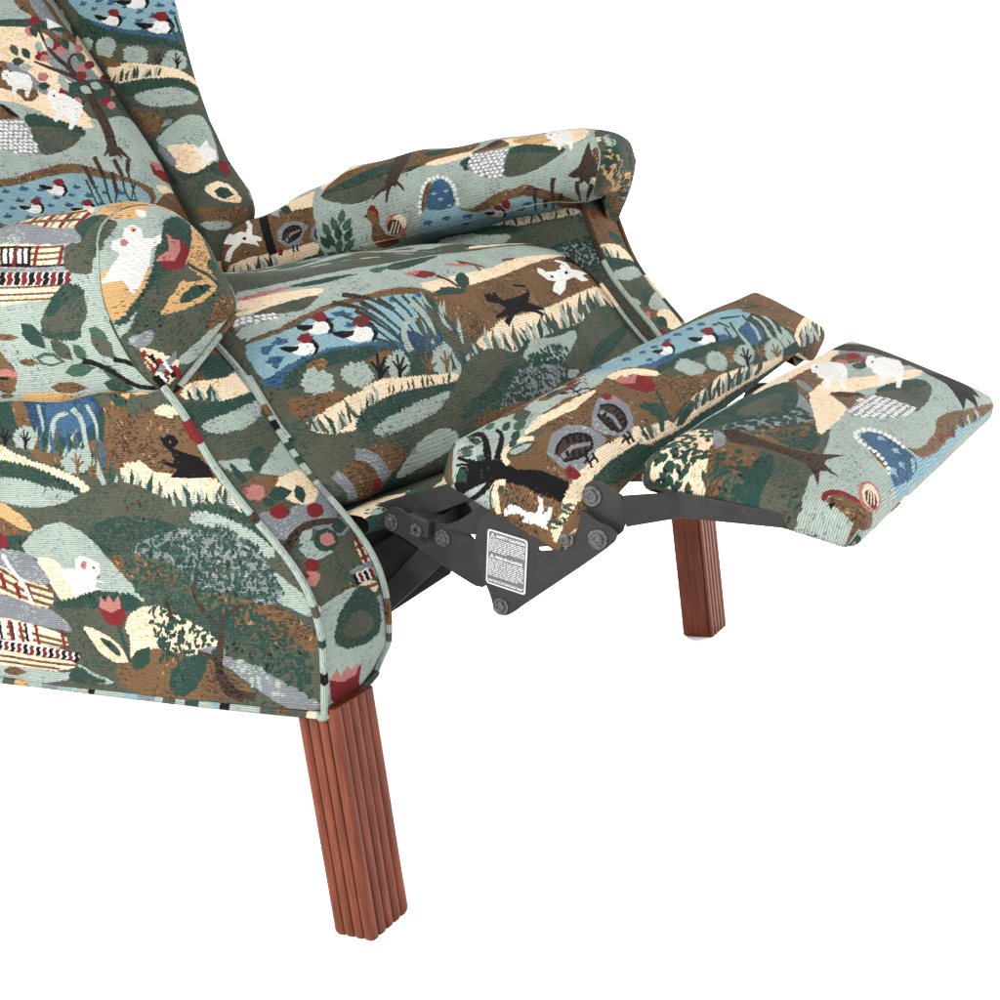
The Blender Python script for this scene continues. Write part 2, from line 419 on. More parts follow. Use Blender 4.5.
def metal_mat():
    m, nt, b = nodes('dark_painted_steel')
    tc = nt.nodes.new('ShaderNodeTexCoord'); n = nt.nodes.new('ShaderNodeTexNoise'); n.inputs['Scale'].default_value = 60; n.inputs['Detail'].default_value = 6
    r = nt.nodes.new('ShaderNodeValToRGB'); r.color_ramp.elements[0].color = (.0105, .0108, .0102, 1); r.color_ramp.elements[1].color = (.0145, .0150, .0142, 1)
    r.color_ramp.elements[0].position = .3; r.color_ramp.elements[1].position = .75
    nt.links.new(tc.outputs['Object'], n.inputs['Vector']); nt.links.new(n.outputs['Fac'], r.inputs['Fac'])
    geo = nt.nodes.new('ShaderNodeNewGeometry')     # bare worn edges
    n2 = nt.nodes.new('ShaderNodeTexNoise'); n2.inputs['Scale'].default_value = 320; n2.inputs['Detail'].default_value = 3
    nt.links.new(tc.outputs['Object'], n2.inputs['Vector'])
    r2 = nt.nodes.new('ShaderNodeValToRGB'); r2.color_ramp.elements[0].position = .70; r2.color_ramp.elements[1].position = .80
    nt.links.new(n2.outputs['Fac'], r2.inputs['Fac'])
    mx = nt.nodes.new('ShaderNodeMixRGB'); mx.inputs['Color2'].default_value = (.035, .034, .032, 1)
    nt.links.new(r2.outputs['Color'], mx.inputs['Fac']); nt.links.new(r.outputs['Color'], mx.inputs['Color1'])
    nt.links.new(mx.outputs['Color'], b.inputs['Base Color'])
    b.inputs['Roughness'].default_value = .42; b.inputs['Metallic'].default_value = .0; b.inputs['Specular IOR Level'].default_value = .06
    bp = nt.nodes.new('ShaderNodeBump'); bp.inputs['Strength'].default_value = .12; bp.inputs['Distance'].default_value = .001
    nt.links.new(n2.outputs['Fac'], bp.inputs['Height']); nt.links.new(bp.outputs['Normal'], b.inputs['Normal'])
    return m
METAL = metal_mat()

def bolt_mat():
    m, nt, b = nodes('worn_bolt_steel'); b.inputs['Roughness'].default_value = .35; b.inputs['Specular IOR Level'].default_value = .22
    tc = nt.nodes.new('ShaderNodeTexCoord'); n = nt.nodes.new('ShaderNodeTexNoise'); n.inputs['Scale'].default_value = 420; n.inputs['Detail'].default_value = 5
    r = nt.nodes.new('ShaderNodeValToRGB'); r.color_ramp.elements[0].color = (.010, .010, .010, 1); r.color_ramp.elements[1].color = (.045, .045, .043, 1)
    r.color_ramp.elements[0].position = .4; r.color_ramp.elements[1].position = .7
    nt.links.new(tc.outputs['Object'], n.inputs['Vector']); nt.links.new(n.outputs['Fac'], r.inputs['Fac']); nt.links.new(r.outputs['Color'], b.inputs['Base Color'])
    return m
BOLT = bolt_mat()

def wood_mat():
    m, nt, b = nodes('stained_mahogany')
    tc = nt.nodes.new('ShaderNodeTexCoord'); mp = nt.nodes.new('ShaderNodeMapping'); mp.inputs['Scale'].default_value = (1, 1, .07)
    nt.links.new(tc.outputs['Object'], mp.inputs['Vector'])
    n = nt.nodes.new('ShaderNodeTexNoise'); n.inputs['Scale'].default_value = 240; n.inputs['Detail'].default_value = 8; n.inputs['Roughness'].default_value = .65
    nt.links.new(mp.outputs['Vector'], n.inputs['Vector'])
    n1 = nt.nodes.new('ShaderNodeTexNoise'); n1.inputs['Scale'].default_value = 30; n1.inputs['Detail'].default_value = 4
    nt.links.new(tc.outputs['Object'], n1.inputs['Vector'])
    r = nt.nodes.new('ShaderNodeValToRGB')
    r.color_ramp.elements[0].color = (.032, .0066, .0026, 1); r.color_ramp.elements[1].color = (.112, .025, .0092, 1)
    r.color_ramp.elements[0].position = .3; r.color_ramp.elements[1].position = .72
    nt.links.new(n.outputs['Fac'], r.inputs['Fac'])
    mx = nt.nodes.new('ShaderNodeMixRGB'); mx.blend_type = 'MULTIPLY'; mx.inputs['Fac'].default_value = .45
    r1 = nt.nodes.new('ShaderNodeValToRGB'); r1.color_ramp.elements[0].color = (.55, .5, .5, 1); r1.color_ramp.elements[0].position = .3; r1.color_ramp.elements[1].position = .7
    nt.links.new(n1.outputs['Fac'], r1.inputs['Fac']); nt.links.new(r.outputs['Color'], mx.inputs['Color1']); nt.links.new(r1.outputs['Color'], mx.inputs['Color2'])
    # small chips and scuffs in the finish
    n2 = nt.nodes.new('ShaderNodeTexNoise'); n2.inputs['Scale'].default_value = 130; n2.inputs['Detail'].default_value = 2
    mp2 = nt.nodes.new('ShaderNodeMapping'); mp2.inputs['Scale'].default_value = (1, 1, .45); nt.links.new(tc.outputs['Object'], mp2.inputs['Vector'])
    nt.links.new(mp2.outputs['Vector'], n2.inputs['Vector'])
    r2 = nt.nodes.new('ShaderNodeValToRGB'); r2.color_ramp.elements[0].position = .755; r2.color_ramp.elements[1].position = .79
    nt.links.new(n2.outputs['Fac'], r2.inputs['Fac'])
    m2 = nt.nodes.new('ShaderNodeMixRGB'); m2.inputs['Color2'].default_value = (.42, .25, .14, 1)
    nt.links.new(r2.outputs['Color'], m2.inputs['Fac']); nt.links.new(mx.outputs['Color'], m2.inputs['Color1'])
    nt.links.new(m2.outputs['Color'], b.inputs['Base Color'])
    b.inputs['Roughness'].default_value = .40; b.inputs['Specular IOR Level'].default_value = .12
    bp = nt.nodes.new('ShaderNodeBump'); bp.inputs['Strength'].default_value = .25; bp.inputs['Distance'].default_value = .0006
    nt.links.new(n.outputs['Fac'], bp.inputs['Height']); nt.links.new(bp.outputs['Normal'], b.inputs['Normal'])
    return m
WOOD = wood_mat()

# ------------------------------------------------------------------ fluted legs
def leg(x1, y0, y1, sx, ztop, outer):
    """square leg, reeded on the front (+x) face and on the outer side"""
    def reeded(a, b, n, out):
        a = np.array(a, float); b = np.array(b, float); out = np.array(out, float); pts = []
        for k in range(n):
            for t in (0, .03, .08, .16, .3, .5, .7, .84, .92, .97):
                u = (k + t) / n; h = math.sqrt(max(0, 1 - abs(2 * t - 1) ** 3.5))
                pts.append(a + (b - a) * u + out * (.0040 * (h - 1)))
        return pts
    x0 = x1 - sx; loop = []
    if outer < 0:
        loop += reeded((x0, y0), (x1, y0), 4, (0, -1)); loop += reeded((x1, y0), (x1, y1), 5, (1, 0)); loop += [np.array((x1 - .0026, y1)), np.array((x0, y1))]
    else:
        loop += [np.array((x0, y0)), np.array((x1 - .003, y0))]; loop += reeded((x1, y0), (x1, y1), 5, (1, 0)); loop += reeded((x1, y1), (x0, y1), 4, (0, 1))
    loop = np.array(loop); c = loop.mean(0); n = len(loop); V = []; F = []
    zs = [0.0, .0015, .004] + list(np.linspace(.02, ztop, 10))
    for z in zs:
        s = .93 if z == 0 else (.975 if z < .002 else 1.0)
        for q in loop: V.append((*(c + (q - c) * s), z))
    for i in range(len(zs) - 1):
        for k in range(n): F.append((i * n + k, i * n + (k + 1) % n, (i + 1) * n + (k + 1) % n, (i + 1) * n + k))
    F.append(tuple(range(n - 1, -1, -1))); F.append(tuple((len(zs) - 1) * n + k for k in range(n)))
    o = link('leg', V, F, WOOD, chair, smooth=True)
    md = o.modifiers.new('edges', 'EDGE_SPLIT'); md.split_angle = math.radians(40)
    return o
l1 = leg(0.0, 0.0, .053, .040, .200, -1)
l2 = leg(0.0, W - .053, W, .040, .305, 1)
base = box('base_cover', (-.84, .006, .200), (-.42, W - .006, .206), None, chair, .001)
bm_, _, bb_ = nodes('black_dust_cloth'); bb_.inputs['Base Color'].default_value = (.02, .02, .02, 1); bb_.inputs['Roughness'].default_value = .9; base.data.materials.append(bm_)
l3 = leg(-.78, 0.01, .055, .045, .21, -1); l4 = leg(-.78, W - .055, W - .01, .045, .21, 1)

# ------------------------------------------------------------------ steel recliner linkage
from mathutils.geometry import tessellate_polygon
def plate(name, poly, y0, th, parent, holes=(), bevel=.0007, mat=None, yfun=None):
    loops = [list(map(tuple, poly))] + [list(map(tuple, h)) for h in holes]
    tris = tessellate_polygon([[Vector((a, b, 0)) for a, b in L] for L in loops])
    flat = [q for L in loops for q in L]; n = len(flat)
    V = [(x, y0, z) for x, z in flat] + [(x, y0 + th, z) for x, z in flat]
    F = [tuple(t) for t in tris] + [tuple(i + n for i in reversed(t)) for t in tris]
    b = 0
    for L in loops:
        m = len(L)
        for i in range(m): F.append((b + i, b + (i + 1) % m, b + (i + 1) % m + n, b + i + n))
        b += m
    o = link(name, V, F, mat or METAL, parent, smooth=False)
    bm = bmesh.new(); bm.from_mesh(o.data); bmesh.ops.recalc_face_normals(bm, faces=bm.faces)
    bmesh.ops.dissolve_limit(bm, angle_limit=math.radians(1), verts=bm.verts, edges=bm.edges)
    if bevel:
        es = [e for e in bm.edges if len(e.link_faces) == 2 and e.calc_face_angle(0) > 1.2]
        bmesh.ops.bevel(bm, geom=es, offset=bevel, segments=2, profile=.5, affect='EDGES', clamp_overlap=True)
    bm.to_mesh(o.data); bm.free()
    return o
def sm(p): return smooth_pts(p, 2, True)
def slot(cx, cz, l, w, ang):
    pts = []
    for k in range(16):
        t = 2 * math.pi * k / 16; x = (l / 2 - w / 2) * (1 if math.cos(t) > 0 else -1) + w / 2 * math.cos(t); z = w / 2 * math.sin(t)
        pts.append((cx + x * math.cos(ang) - z * math.sin(ang), cz + x * math.sin(ang) + z * math.cos(ang)))
    return pts
frame = plate('recliner_mechanism', MECH['frame'], .150, .003, chair)
main = plate('front_plate', sm(MECH['plate']), .098, .003, frame, [slot(*MECH['slot'], .013, .0036, math.radians(4)), slot(*MECH['slot2'], .0075, .0026, math.radians(85))])
plate('pivot_link', sm(MECH['link']), .113, .003, frame)
plate('curved_link', sm(MECH['curved_link']), .107, .003, frame)
plate('cross_link', MECH['bar1'], .141, .003, frame); plate('cross_link', MECH['bar2'], .134, .003, frame)
plate('arm_plate', smooth_pts(MECH['arm_plate'], 1, True), .106, .003, frame)
plate('support_rail', MECH['rail'], .122, .02, frame)
q = np.array(MECH['tube']); 
box_t = prism('torque_tube', [(q[3][0], .105, q[3][1]), (q[2][0], .105, q[2][1]), (q[2][0], W - .105, q[2][1] + .01), (q[3][0], W - .105, q[3][1] + .01),
                      (q[0][0], .105, q[0][1]), (q[1][0], .105, q[1][1]), (q[1][0], W - .105, q[1][1] + .01), (q[0][0], W - .105, q[0][1] + .01)], METAL, frame, .0018)
def bent_bar(ys, far=False):
    # flat bar: short diagonal run, then forward beneath the footrest
    path = [(.2165, ys[0]), (.2465, ys[1]), (.3240, ys[2])]
    zlo = [.3205, .3190, .3100]; zhi = [.3445, .3390, .3210]
    V = []; 
    for off in (0, .003):
        for (x, y), a, b_ in zip(path, zlo, zhi):
            V += [(x, y + off, a), (x, y + off, b_)]
    F = [(0, 2, 3, 1), (2, 4, 5, 3), (6, 7, 9, 8), (8, 9, 11, 10), (0, 1, 7, 6), (4, 10, 11, 5), (1, 3, 9, 7), (3, 5, 11, 9), (0, 6, 8, 2), (2, 8, 10, 4)]
    o = link('footrest_arm', V, F, METAL, frame, smooth=False)
    bm = bmesh.new(); bm.from_mesh(o.data); bmesh.ops.recalc_face_normals(bm, faces=bm.faces)
    bmesh.ops.bevel(bm, geom=list(bm.edges), offset=.0008, segments=2, profile=.5, affect='EDGES'); bm.to_mesh(o.data); bm.free()
bent_bar((.103, .136, .141)); bent_bar((W - .103, W - .136, W - .141))
# far side linkage, mirrored
for nm, key, y in (('front_plate', 'plate', W - .101), ('pivot_link', 'link', W - .116), ('arm_plate', 'arm_plate', W - .109)):
    plate(nm, sm(MECH[key]), y, .003, frame)
for key, y, r, hole in (('b1', .113, .0078, False), ('b2', .1048, .0060, True), ('b3', .113, .0078, False), ('b4', .098, .0088, False), ('b5', .098, .0078, False), ('b6', .106, .0088, False), ('b7', .098, .0078, False)):
    bolt('bolt', MECH[key][0], y, MECH[key][1], r * .92, BOLT, frame, .0038, hole)

# ---- warning label
def label():
    L = np.array(MECH['label']); o0 = L[0]; eu = (L[1] - L[0]); ev = (L[3] - L[0]); w = np.linalg.norm(eu); h = np.linalg.norm(ev)
    y = .0972
    wm, nt, b = nodes('label_white_print'); b.inputs['Base Color'].default_value = (.27, .27, .27, 1); b.inputs['Roughness'].default_value = .5
    bk, nt, b = nodes('label_black_film'); b.inputs['Base Color'].default_value = (.016, .016, .016, 1); b.inputs['Roughness'].default_value = .35
    V = []; F = []; MI = []
    def pt(u, v, lev): q = o0 + eu * u + ev * v; return (q[0], y - lev * .00012, q[1])
    def polyf(p, lev, mi):
        b0 = len(V); V.extend(pt(u, v, lev) for u, v in p); F.append(tuple(range(b0, b0 + len(p)))); MI.append(mi)
    def rr(x0, y0, x1, y1, r):
        ry = r * w / h; out = []
        for cx, cy, a0 in ((x1 - r, y0 + ry, -90), (x1 - r, y1 - ry, 0), (x0 + r, y1 - ry, 90), (x0 + r, y0 + ry, 180)):
            for k in range(5):
                a = math.radians(a0 + 22.5 * k); out.append((cx + r * math.cos(a), cy + ry * math.sin(a)))
        return out
    polyf(rr(-.02, -.015, 1.02, 1.015, .08), 0, 1); polyf(rr(0, 0, 1, 1, .07), 1, 0); polyf(rr(.03, .022, .97, .978, .055), 2, 1)
    rs = random.Random(4)
    def tri(u, v, s):
        sv = s * w / h
        polyf([(u, v + sv), (u + s / 2, v), (u + s, v + sv)], 3, 0)
        polyf([(u + s * .2, v + sv * .88), (u + s / 2, v + sv * .26), (u + s * .8, v + sv * .88)], 4, 1)
        polyf([(u + s * .46, v + sv * .45), (u + s * .54, v + sv * .45), (u + s * .52, v + sv * .7), (u + s * .48, v + sv * .7)], 5, 0)
    tri(.055, .045, .15); tri(.055, .425, .15)
    def lines(v0, n, dv, last=.6):
        for k in range(n):
            u = .05; end = .95 if k < n - 1 else last
            while u < end - .03:
                l = min(rs.uniform(.04, .15), end - u)
                polyf([(u, v0 + k * dv), (u + l, v0 + k * dv), (u + l, v0 + k * dv + dv * .42), (u, v0 + k * dv + dv * .42)], 3, 0)
                u += l + .022
    lines(.145, 8, .0325, .5); lines(.525, 10, .0325, .8); 
    polyf([(.05, .905), (.95, .905), (.95, .912), (.05, .912)], 3, 0); lines(.925, 1, .034, .95)
    # block capitals of the two headings
    for txt, u0, v0, u1, hh in (('SAFETY CAUTION', .215, .062, .94, .052), ('MISE-EN-GARDE', .215, .446, .90, .052)):
        cu = bpy.data.curves.new('t', 'FONT'); cu.body = txt; cu.size = 1; cu.fill_mode = 'FRONT'; cu.offset = .03
        ob = bpy.data.objects.new('t', cu); COL.objects.link(ob); bpy.context.view_layer.update()
        me = bpy.data.meshes.new_from_object(ob); bpy.data.objects.remove(ob)
        co = np.array([v.co[:2] for v in me.vertices]); lo, hi = co.min(0), co.max(0)
        b0 = len(V)
        for c in co:
            t = (c - lo) / (hi - lo); V.append(pt(u0 + (u1 - u0) * t[0], v0 + hh * (1 - t[1]), 3))
        for f in me.polygons: F.append(tuple(b0 + i for i in f.vertices)); MI.append(0)
    o = link('warning_label', V, F, wm, frame, smooth=False); o.data.materials.append(bk)
    o.data.polygons.foreach_set('material_index', MI)
label()

# ------------------------------------------------------------------ setting: white studio floor and sweep
def studio():
    m, nt, b = nodes('white_paper'); b.inputs['Roughness'].default_value = .9; b.inputs['Specular IOR Level'].default_value = .1
    tc = nt.nodes.new('ShaderNodeTexCoord'); n = nt.nodes.new('ShaderNodeTexNoise'); n.inputs['Scale'].default_value = 2
    nt.links.new(tc.outputs['Object'], n.inputs['Vector'])
    r = nt.nodes.new('ShaderNodeValToRGB'); r.color_ramp.elements[0].color = (.86, .86, .87, 1); r.color_ramp.elements[1].color = (.89, .885, .88, 1)
    nt.links.new(n.outputs['Fac'], r.inputs['Fac']); nt.links.new(r.outputs['Color'], b.inputs['Base Color'])
    s = 30
    o = link('floor', [(-s, -s, 0), (s, -s, 0), (s, s, 0), (-s, s, 0)], [(0, 1, 2, 3)], m, None, False); tag(o, kind='structure')
studio()
for o in list(bpy.data.objects):
    if o.type == 'LIGHT': bpy.data.objects.remove(o)
w = bpy.data.worlds.new('World'); scene.world = w; w.use_nodes = True
bg = w.node_tree.nodes['Background']; bg.inputs['Color'].default_value = (.985, .99, 1.0, 1); bg.inputs['Strength'].default_value = 2.35
def area(name, loc, target, size, power, col=(1, 1, 1)):
    l = bpy.data.lights.new(name, 'AREA'); l.shape = 'DISK'; l.size = size; l.energy = power; l.color = col
    o = bpy.data.objects.new(name, l); COL.objects.link(o); o.location = loc
    o.rotation_euler = (Vector(target) - Vector(loc)).to_track_quat('-Z', 'Y').to_euler()
area('key_softbox', (-.3, -2.2, 2.1), (0, .2, .3), .8, 150, (1, .98, .95))
area('low_front_fill', (2.6, -1.0, .45), (.1, .5, .12), 1.2, 40)  # added low fill, lifts the shade on the floor beneath the chair
area('rear_left_floor_fill', (-2.3, 2.6, .55), (-.3, .35, .0), 1.2, 420)  # added behind the chair to wash out its shadow on the floor
area('rear_right_floor_fill', (2.0, 3.0, .8), (.2, .5, .0), 1.4, 140)  # second added floor light, thins the shadow from the right rear
area('low_side_fill', (-.9, -2.2, .35), (.0, .3, .05), 1.0, 34)  # added on the near side to whiten the floor under the seat
vs = scene.view_settings; vs.view_transform = 'Standard'; vs.look = 'None'; vs.exposure = 0; vs.gamma = 1
# hand drawn tapestry figures, flat cloth coordinates in tenths of a millimetre
ART = {
'back': [
('P','sage','5157 5409 1415 633 987 342 -866 -851 88 -456 282 -267 -13 -557 428 -358 316 -407 360 -389 -178 -650 -176 -669 -162 -650 -375 -695 -1953 -145 -849 173 -746 195 -653 183 -590 -102 -119 273 325 376 -131 370 386 407 -59 367 585 467 98 473 532 422 37 562 560 535',{'sc': 3}),
('P','dgreen','6450 4935 1242 500 -295 -1179 -237 -798 -1186 -602 -442 181 70 751'),
('P','brown','5227 4901 841 203 -71 -625 363 -211 -1041 -731 -113 600 -6 435'),
('P','grey','5482 4938 391 95 -16 -378 -116 -390 -243 83'),
('P','sage','4777 4768 284 -26 270 -112 64 -166 -386 22 -483 -92'),
('P','sage','6536 5318 1169 562 -490 -823 -839 -242'),
('P','cream','4500 4350 571 35 404 -130 -43 -622 -243 -779 -59 -168 -399 87 -399 325 -499 70 328 580'),
('P','brown','5330 4060 524 10 827 -122 -464 -475 -846 -191 -142 251'),
('P','grey','5067 3996 992 279 742 -87 -325 -521 -862 -185 -338 -76 -194 291'),
('P','cream','6416 4663 -56 -395 321 -320 -109 -425 -413 -27 -297 262 -33 350'),
('P','brown','4189 3799 253 -28 149 -219 71 -286 -291 -167 -77 201 -342 70'),
('P','grey','4370 3780 209 -43 164 -263 55 -247 -163 59 -202 261'),
('P','dgreen','4937 3396 600 118 1097 267 188 -495 -717 -745 -256 329 -349 122 -368 114',{'sc': 2}),
('P','olive','5132 3106 548 124 581 -282 -156 -407 -286 366 -613 -95'),
('P','dgreen','4177 2935 260 10 318 -131 263 -106 -129 -144 -458 47 -267 82',{'sc': 2.5}),
('P','olive','4175 2774 304 -21 460 -106 -183 -163 -333 -138 -355 -53 20 159'),
('P','brown','3809 3128 210 -35 121 -219 -117 -29 -389 2'),
('P','black','3912 3107 95 -34 120 -187 -140 27'),
('P','white','3629 2839 511 35 -27 -261 -33 -300 -303 24 -402 101'),
('K','white','3629 2839 511 35 -27 -261 -33 -300 -303 24 -402 101',{'s': 7}),
('P','sage','3311 2457 388 -119 357 -64 460 91 439 240 469 275 655 139 319 -113 -293 -365 782 -188 572 -282 -133 -688 -2081 -351 -869 67 -532 171 -493 164 -474 155'),
('P','brown','3062 1979 362 -13 311 84 263 50 373 88 335 -70 325 -112 416 -154 237 -136 -243 -280 -377 -390 -667 51 -608 50 -557 48 -523 46',{'sc': 2}),
('P','lblue','2995 1836 461 46 343 70 264 48 434 45 348 -134 335 -33 292 -150 -4 -209 -404 -473 -667 51 -608 50 -557 48 -523 46'),
('W','blue','2978 1801 460 44 593 98 521 -20 571 -145 271 -175 -330 -557 -667 51 -608 50 -557 48 -523 46',{'s': 8, 'seed': 3}),
('P','white','3877 1843 107 3 97 24 75 -30 -14 -78 -91 -55 -111 7 -69 46',{'sh': 1}),
('P','black','3788 1877 80 -6 64 -27 56 -7 -57 -44 -91 2 -41 36',{'sh': 1}),
('P','black','4151 1893 36 -44 -10 -84 -84 -70 -63 -16 82 70 22 63 -35 36',{'sh': 1}),
('P','red','4012 1907 89 43 89 -7 3 -57 -74 -53 -70 12 -12 33',{'sh': 1}),
('P','white','3424 1571 94 12 82 28 70 -18 -1 -64 -72 -53 -99 -4 -67 31',{'sh': 1}),
('P','black','3341 1591 71 2 61 -16 50 -1 -44 -40 -80 -7 -41 26',{'sh': 1}),
('P','black','3658 1636 38 -33 3 -69 -64 -64 -53 -19 63 65 10 53 -36 26',{'sh': 1}),
('P','red','3534 1635 71 43 80 2 10 -46 -56 -49 -63 3 -17 26',{'sh': 1}),
('P','white','4158 1494 106 20 90 35 83 -12 6 -64 -77 -59 -114 -13 -80 25',{'sh': 1}),
('P','black','4062 1506 80 8 70 -11 58 4 -46 -44 -91 -14 -49 23',{'sh': 1}),
('P','black','4418 1579 47 -30 12 -68 -66 -70 -60 -23 65 69 6 54 -44 23',{'sh': 1}),
('P','red','4276 1567 78 49 90 8 17 -44 -59 -54 -73 -3 -21 25',{'sh': 1}),
('P','dgreen','4453 4407 572 103 678 32 331 -39 -254 -129 -580 6 -793 -51'),
('P','white','5629 4600 290 -71 -425 -142',{'sh': 1}),
('P','dbrown','5432 3383 -28 -51 -57 -108 -33 -126 -9 -131 -12 -126 -14 -124 -27 -119 -41 -122 -37 -101 -32 -80 -15 -41 184 28 15 41 34 86 40 109 46 133 31 136 15 132 13 131 9 125 31 105 57 96 34 55',{'sh': 1}),
('P','dbrown','5253 2461 -211 -184 9 -11 244 139',{'sh': 1}),
('P','dbrown','5236 2364 81 -145 22 11 10 189',{'sh': 1}),
('P','dbrown','5282 2356 183 -170 23 14 -96 226',{'sh': 1}),
('P','dbrown','5269 2532 -204 -250 15 -6 262 226',{'sh': 1}),
('P','dbrown','5593 3380 -15 39 -23 87 -86 68 -131 52 -115 43 -107 34 -101 39 -98 44 -50 20 -30 -29 43 -28 89 -52 95 -48 97 -42 102 -52 108 -60 59 -69 7 -83 3 -45',{'sh': 1}),
('P','dbrown','5587 3387 -31 47 -51 100 -37 90 -25 83 -44 83 -59 78 -37 91 -16 102 9 133 38 167 16 83 -47 -21 -25 -86 -46 -171 -18 -142 8 -113 29 -101 49 -87 30 -85 14 -87 26 -98 38 -108 17 -56',{'sh': 1}),
('P','dbrown','5524 3277 45 45 96 88 95 66 101 54 205 65 422 126 286 100 224 134 -274 -88 -494 -156 -303 -99 -189 -86 -141 -88 -112 -93 -49 -40',{'sh': 1}),
('P','dbrown','5438 3689 11 39 23 74 43 60 69 57 74 38 100 25 61 19 37 39 -58 -13 -113 -25 -118 -55 -105 -80 -67 -85 -33 -85 -16 -40',{'sh': 1}),
('P','red','5449 4526 -48 -47 -63 -36 -62 -18 -46 5 -17 27 14 40 44 43 61 35 64 19 50 -2 20 -25'),
('P','red','5515 4106 -51 -47 -66 -36 -62 -17 -45 6 -18 26 16 40 43 43 64 36 66 19 52 -2 20 -26'),
('P','red','5153 3894 -47 -47 -64 -37 -64 -15 -48 9 -20 31 14 45 44 47 65 37 66 16 50 -8 19 -32'),
('P','red','5109 3308 -32 -35 -45 -25 -47 -10 -36 9 -15 24 9 33 31 35 46 25 47 10 36 -8 16 -24'),
('P','red','6158 3951 -115 -81 -127 -70 -98 -36 -66 -7 -25 20 22 41 64 52 99 54 123 52 113 34 52 -6'),
('P','red','5641 3618 -54 -47 -71 -39 -67 -18 -47 6 -18 27 15 39 44 43 65 35 73 22 57 -1 23 -24'),
('P','red','5814 3213 -60 -48 -75 -39 -70 -20 -49 4 -20 23 13 36 43 40 68 35 76 23 64 4 28 -19'),
('P','red','6589 3908 -151 -96 -201 -108 -152 -67 -89 -23 -28 12 24 36 79 56 147 80 192 90 156 61 80 15'),
('P','pink','5278 4327 -51 -51 -69 -39 -70 -18 -51 7 -20 31 16 46 49 50 69 40 71 19 53 -6 21 -31'),
('P','pink','5578 4028 -53 -48 -70 -39 -65 -18 -46 6 -18 27 16 40 45 43 66 37 69 20 55 0 21 -25'),
('P','pink','4932 3543 -35 -38 -49 -29 -51 -11 -39 9 -16 26 10 37 34 38 49 28 51 12 40 -8 17 -27'),
('P','pink','6119 4217 -110 -82 -122 -70 -105 -40 -68 -6 -24 23 23 45 66 56 102 58 120 51 108 30 53 -6'),
('P','pink','5229 3150 -32 -35 -46 -25 -47 -10 -36 9 -16 24 9 34 32 34 45 25 48 10 37 -8 16 -24'),
('P','pink','5908 3169 -61 -47 -76 -39 -70 -21 -50 1 -20 20 12 33 44 38 67 35 79 25 68 8 31 -14'),
('P','pink','5746 3764 -53 -44 -66 -36 -62 -18 -44 1 -16 21 14 34 42 38 61 34 69 22 53 3 21 -19'),
('P','pink','6480 3600 -140 -88 -190 -98 -143 -58 -84 -17 -28 16 24 39 72 53 137 71 181 80 161 56 49 -6'),
('P','pink','5149 3864 -32 -33 -44 -25 -45 -11 -34 7 -13 21 10 31 31 33 45 25 45 12 35 -6 13 -22'),
('P','sage','5346 4227 75 -11 1 -66 -104 -124 -75 40 18 74',{'sh': 1}),
('P','sage','5713 4212 134 30 31 -49 -129 -151 -136 -2 2 68',{'sh': 1}),
('P','sage','4564 3683 85 58 79 11 47 -60 -122 -67 -69 4',{'sh': 1}),
('P','sage','5121 3582 66 -17 3 -64 -80 -111 -71 43 12 70',{'sh': 1}),
('P','sage','5350 3401 102 30 61 -27 -24 -104 -134 -21 -37 43',{'sh': 1}),
('P','sage','4887 3372 50 -31 -10 -69 -89 -104 -50 59 25 74',{'sh': 1}),
('P','sage','5109 3496 65 -17 4 -63 -79 -111 -70 43 11 70',{'sh': 1}),
('P','dgreen','4800 4004 71 -7 12 -59 -71 -112 -80 31 4 67',{'sh': 1}),
('P','olive','4654 4054 65 -15 5 -62 -77 -111 -70 40 10 69',{'sh': 1}),
('P','dgreen','4671 3390 84 57 77 9 48 -61 -121 -65 -69 6',{'sh': 1}),
('P','dgreen','5664 4257 102 5 0 -68 -141 -146 -94 30 23 78',{'sh': 1}),
('P','olive','5804 4047 155 41 40 -46 -153 -163 -154 -10 2 68',{'sh': 1}),
('P','dgreen','4498 3774 85 59 79 11 48 -60 -122 -67 -69 3',{'sh': 1}),
('P','dgreen','5233 4420 56 -27 -18 -74 -113 -119 -53 58 35 80',{'sh': 1}),
('P','dgreen','5931 3520 183 41 7 -66 -228 -186 -134 15 24 78',{'sh': 1}),
('P','sage','5133 4150 53 -29 -16 -73 -107 -114 -51 58 32 78',{'sh': 1}),
('P','sage','5584 3472 141 60 110 5 1 -94 -206 -72 -67 24',{'sh': 1}),
('P','white','4260 3504 94 88 108 17 114 -24 68 -29 -17 -99 -65 -93 -136 -157 -32 5 63 126 -114 6 -90 -98 -39 6 75 119 -52 37',{'sh': 1, 'sc': 1.5}),
('P','white','4228 3558 74 70 70 2 -25 -87 -96 -77 -49 16',{'sh': 1}),
('P','black','4291 3550 29 16 -1 -19 -24 -17',{'sh': 1}),
('P','white','4769 3195 139 87 115 -20 102 -84 53 -70 -68 -137 -112 -106 -216 -169 -29 20 126 156 -109 56 -138 -103 -36 24 134 141 -33 75',{'sh': 1, 'sc': 1.5}),
('P','white','4765 3286 110 72 70 -27 -70 -117 -135 -71 -40 44',{'sh': 1}),
('P','black','4823 3248 37 12 -11 -29 -33 -14',{'sh': 1}),
('P','dgreen','6239 2134 5 -63 7 -128 16 -131 24 -135 16 -66 144 57 -12 68 -23 136 -3 137 -5 130 2 67',{'sh': 1}),
('P','cream','5681 1813 403 51 334 -148 198 -297 -739 213'),
('P','red','5866 2182 300 -17 249 -10 -97 -228 -292 9 -193 71',{'sh': 1}),
('P','pink','5866 2224 501 69 146 -61 -535 -131',{'sh': 1}),
('P','brown','5622 1628 844 213 554 -218 -506 -454 -1199 -18'),
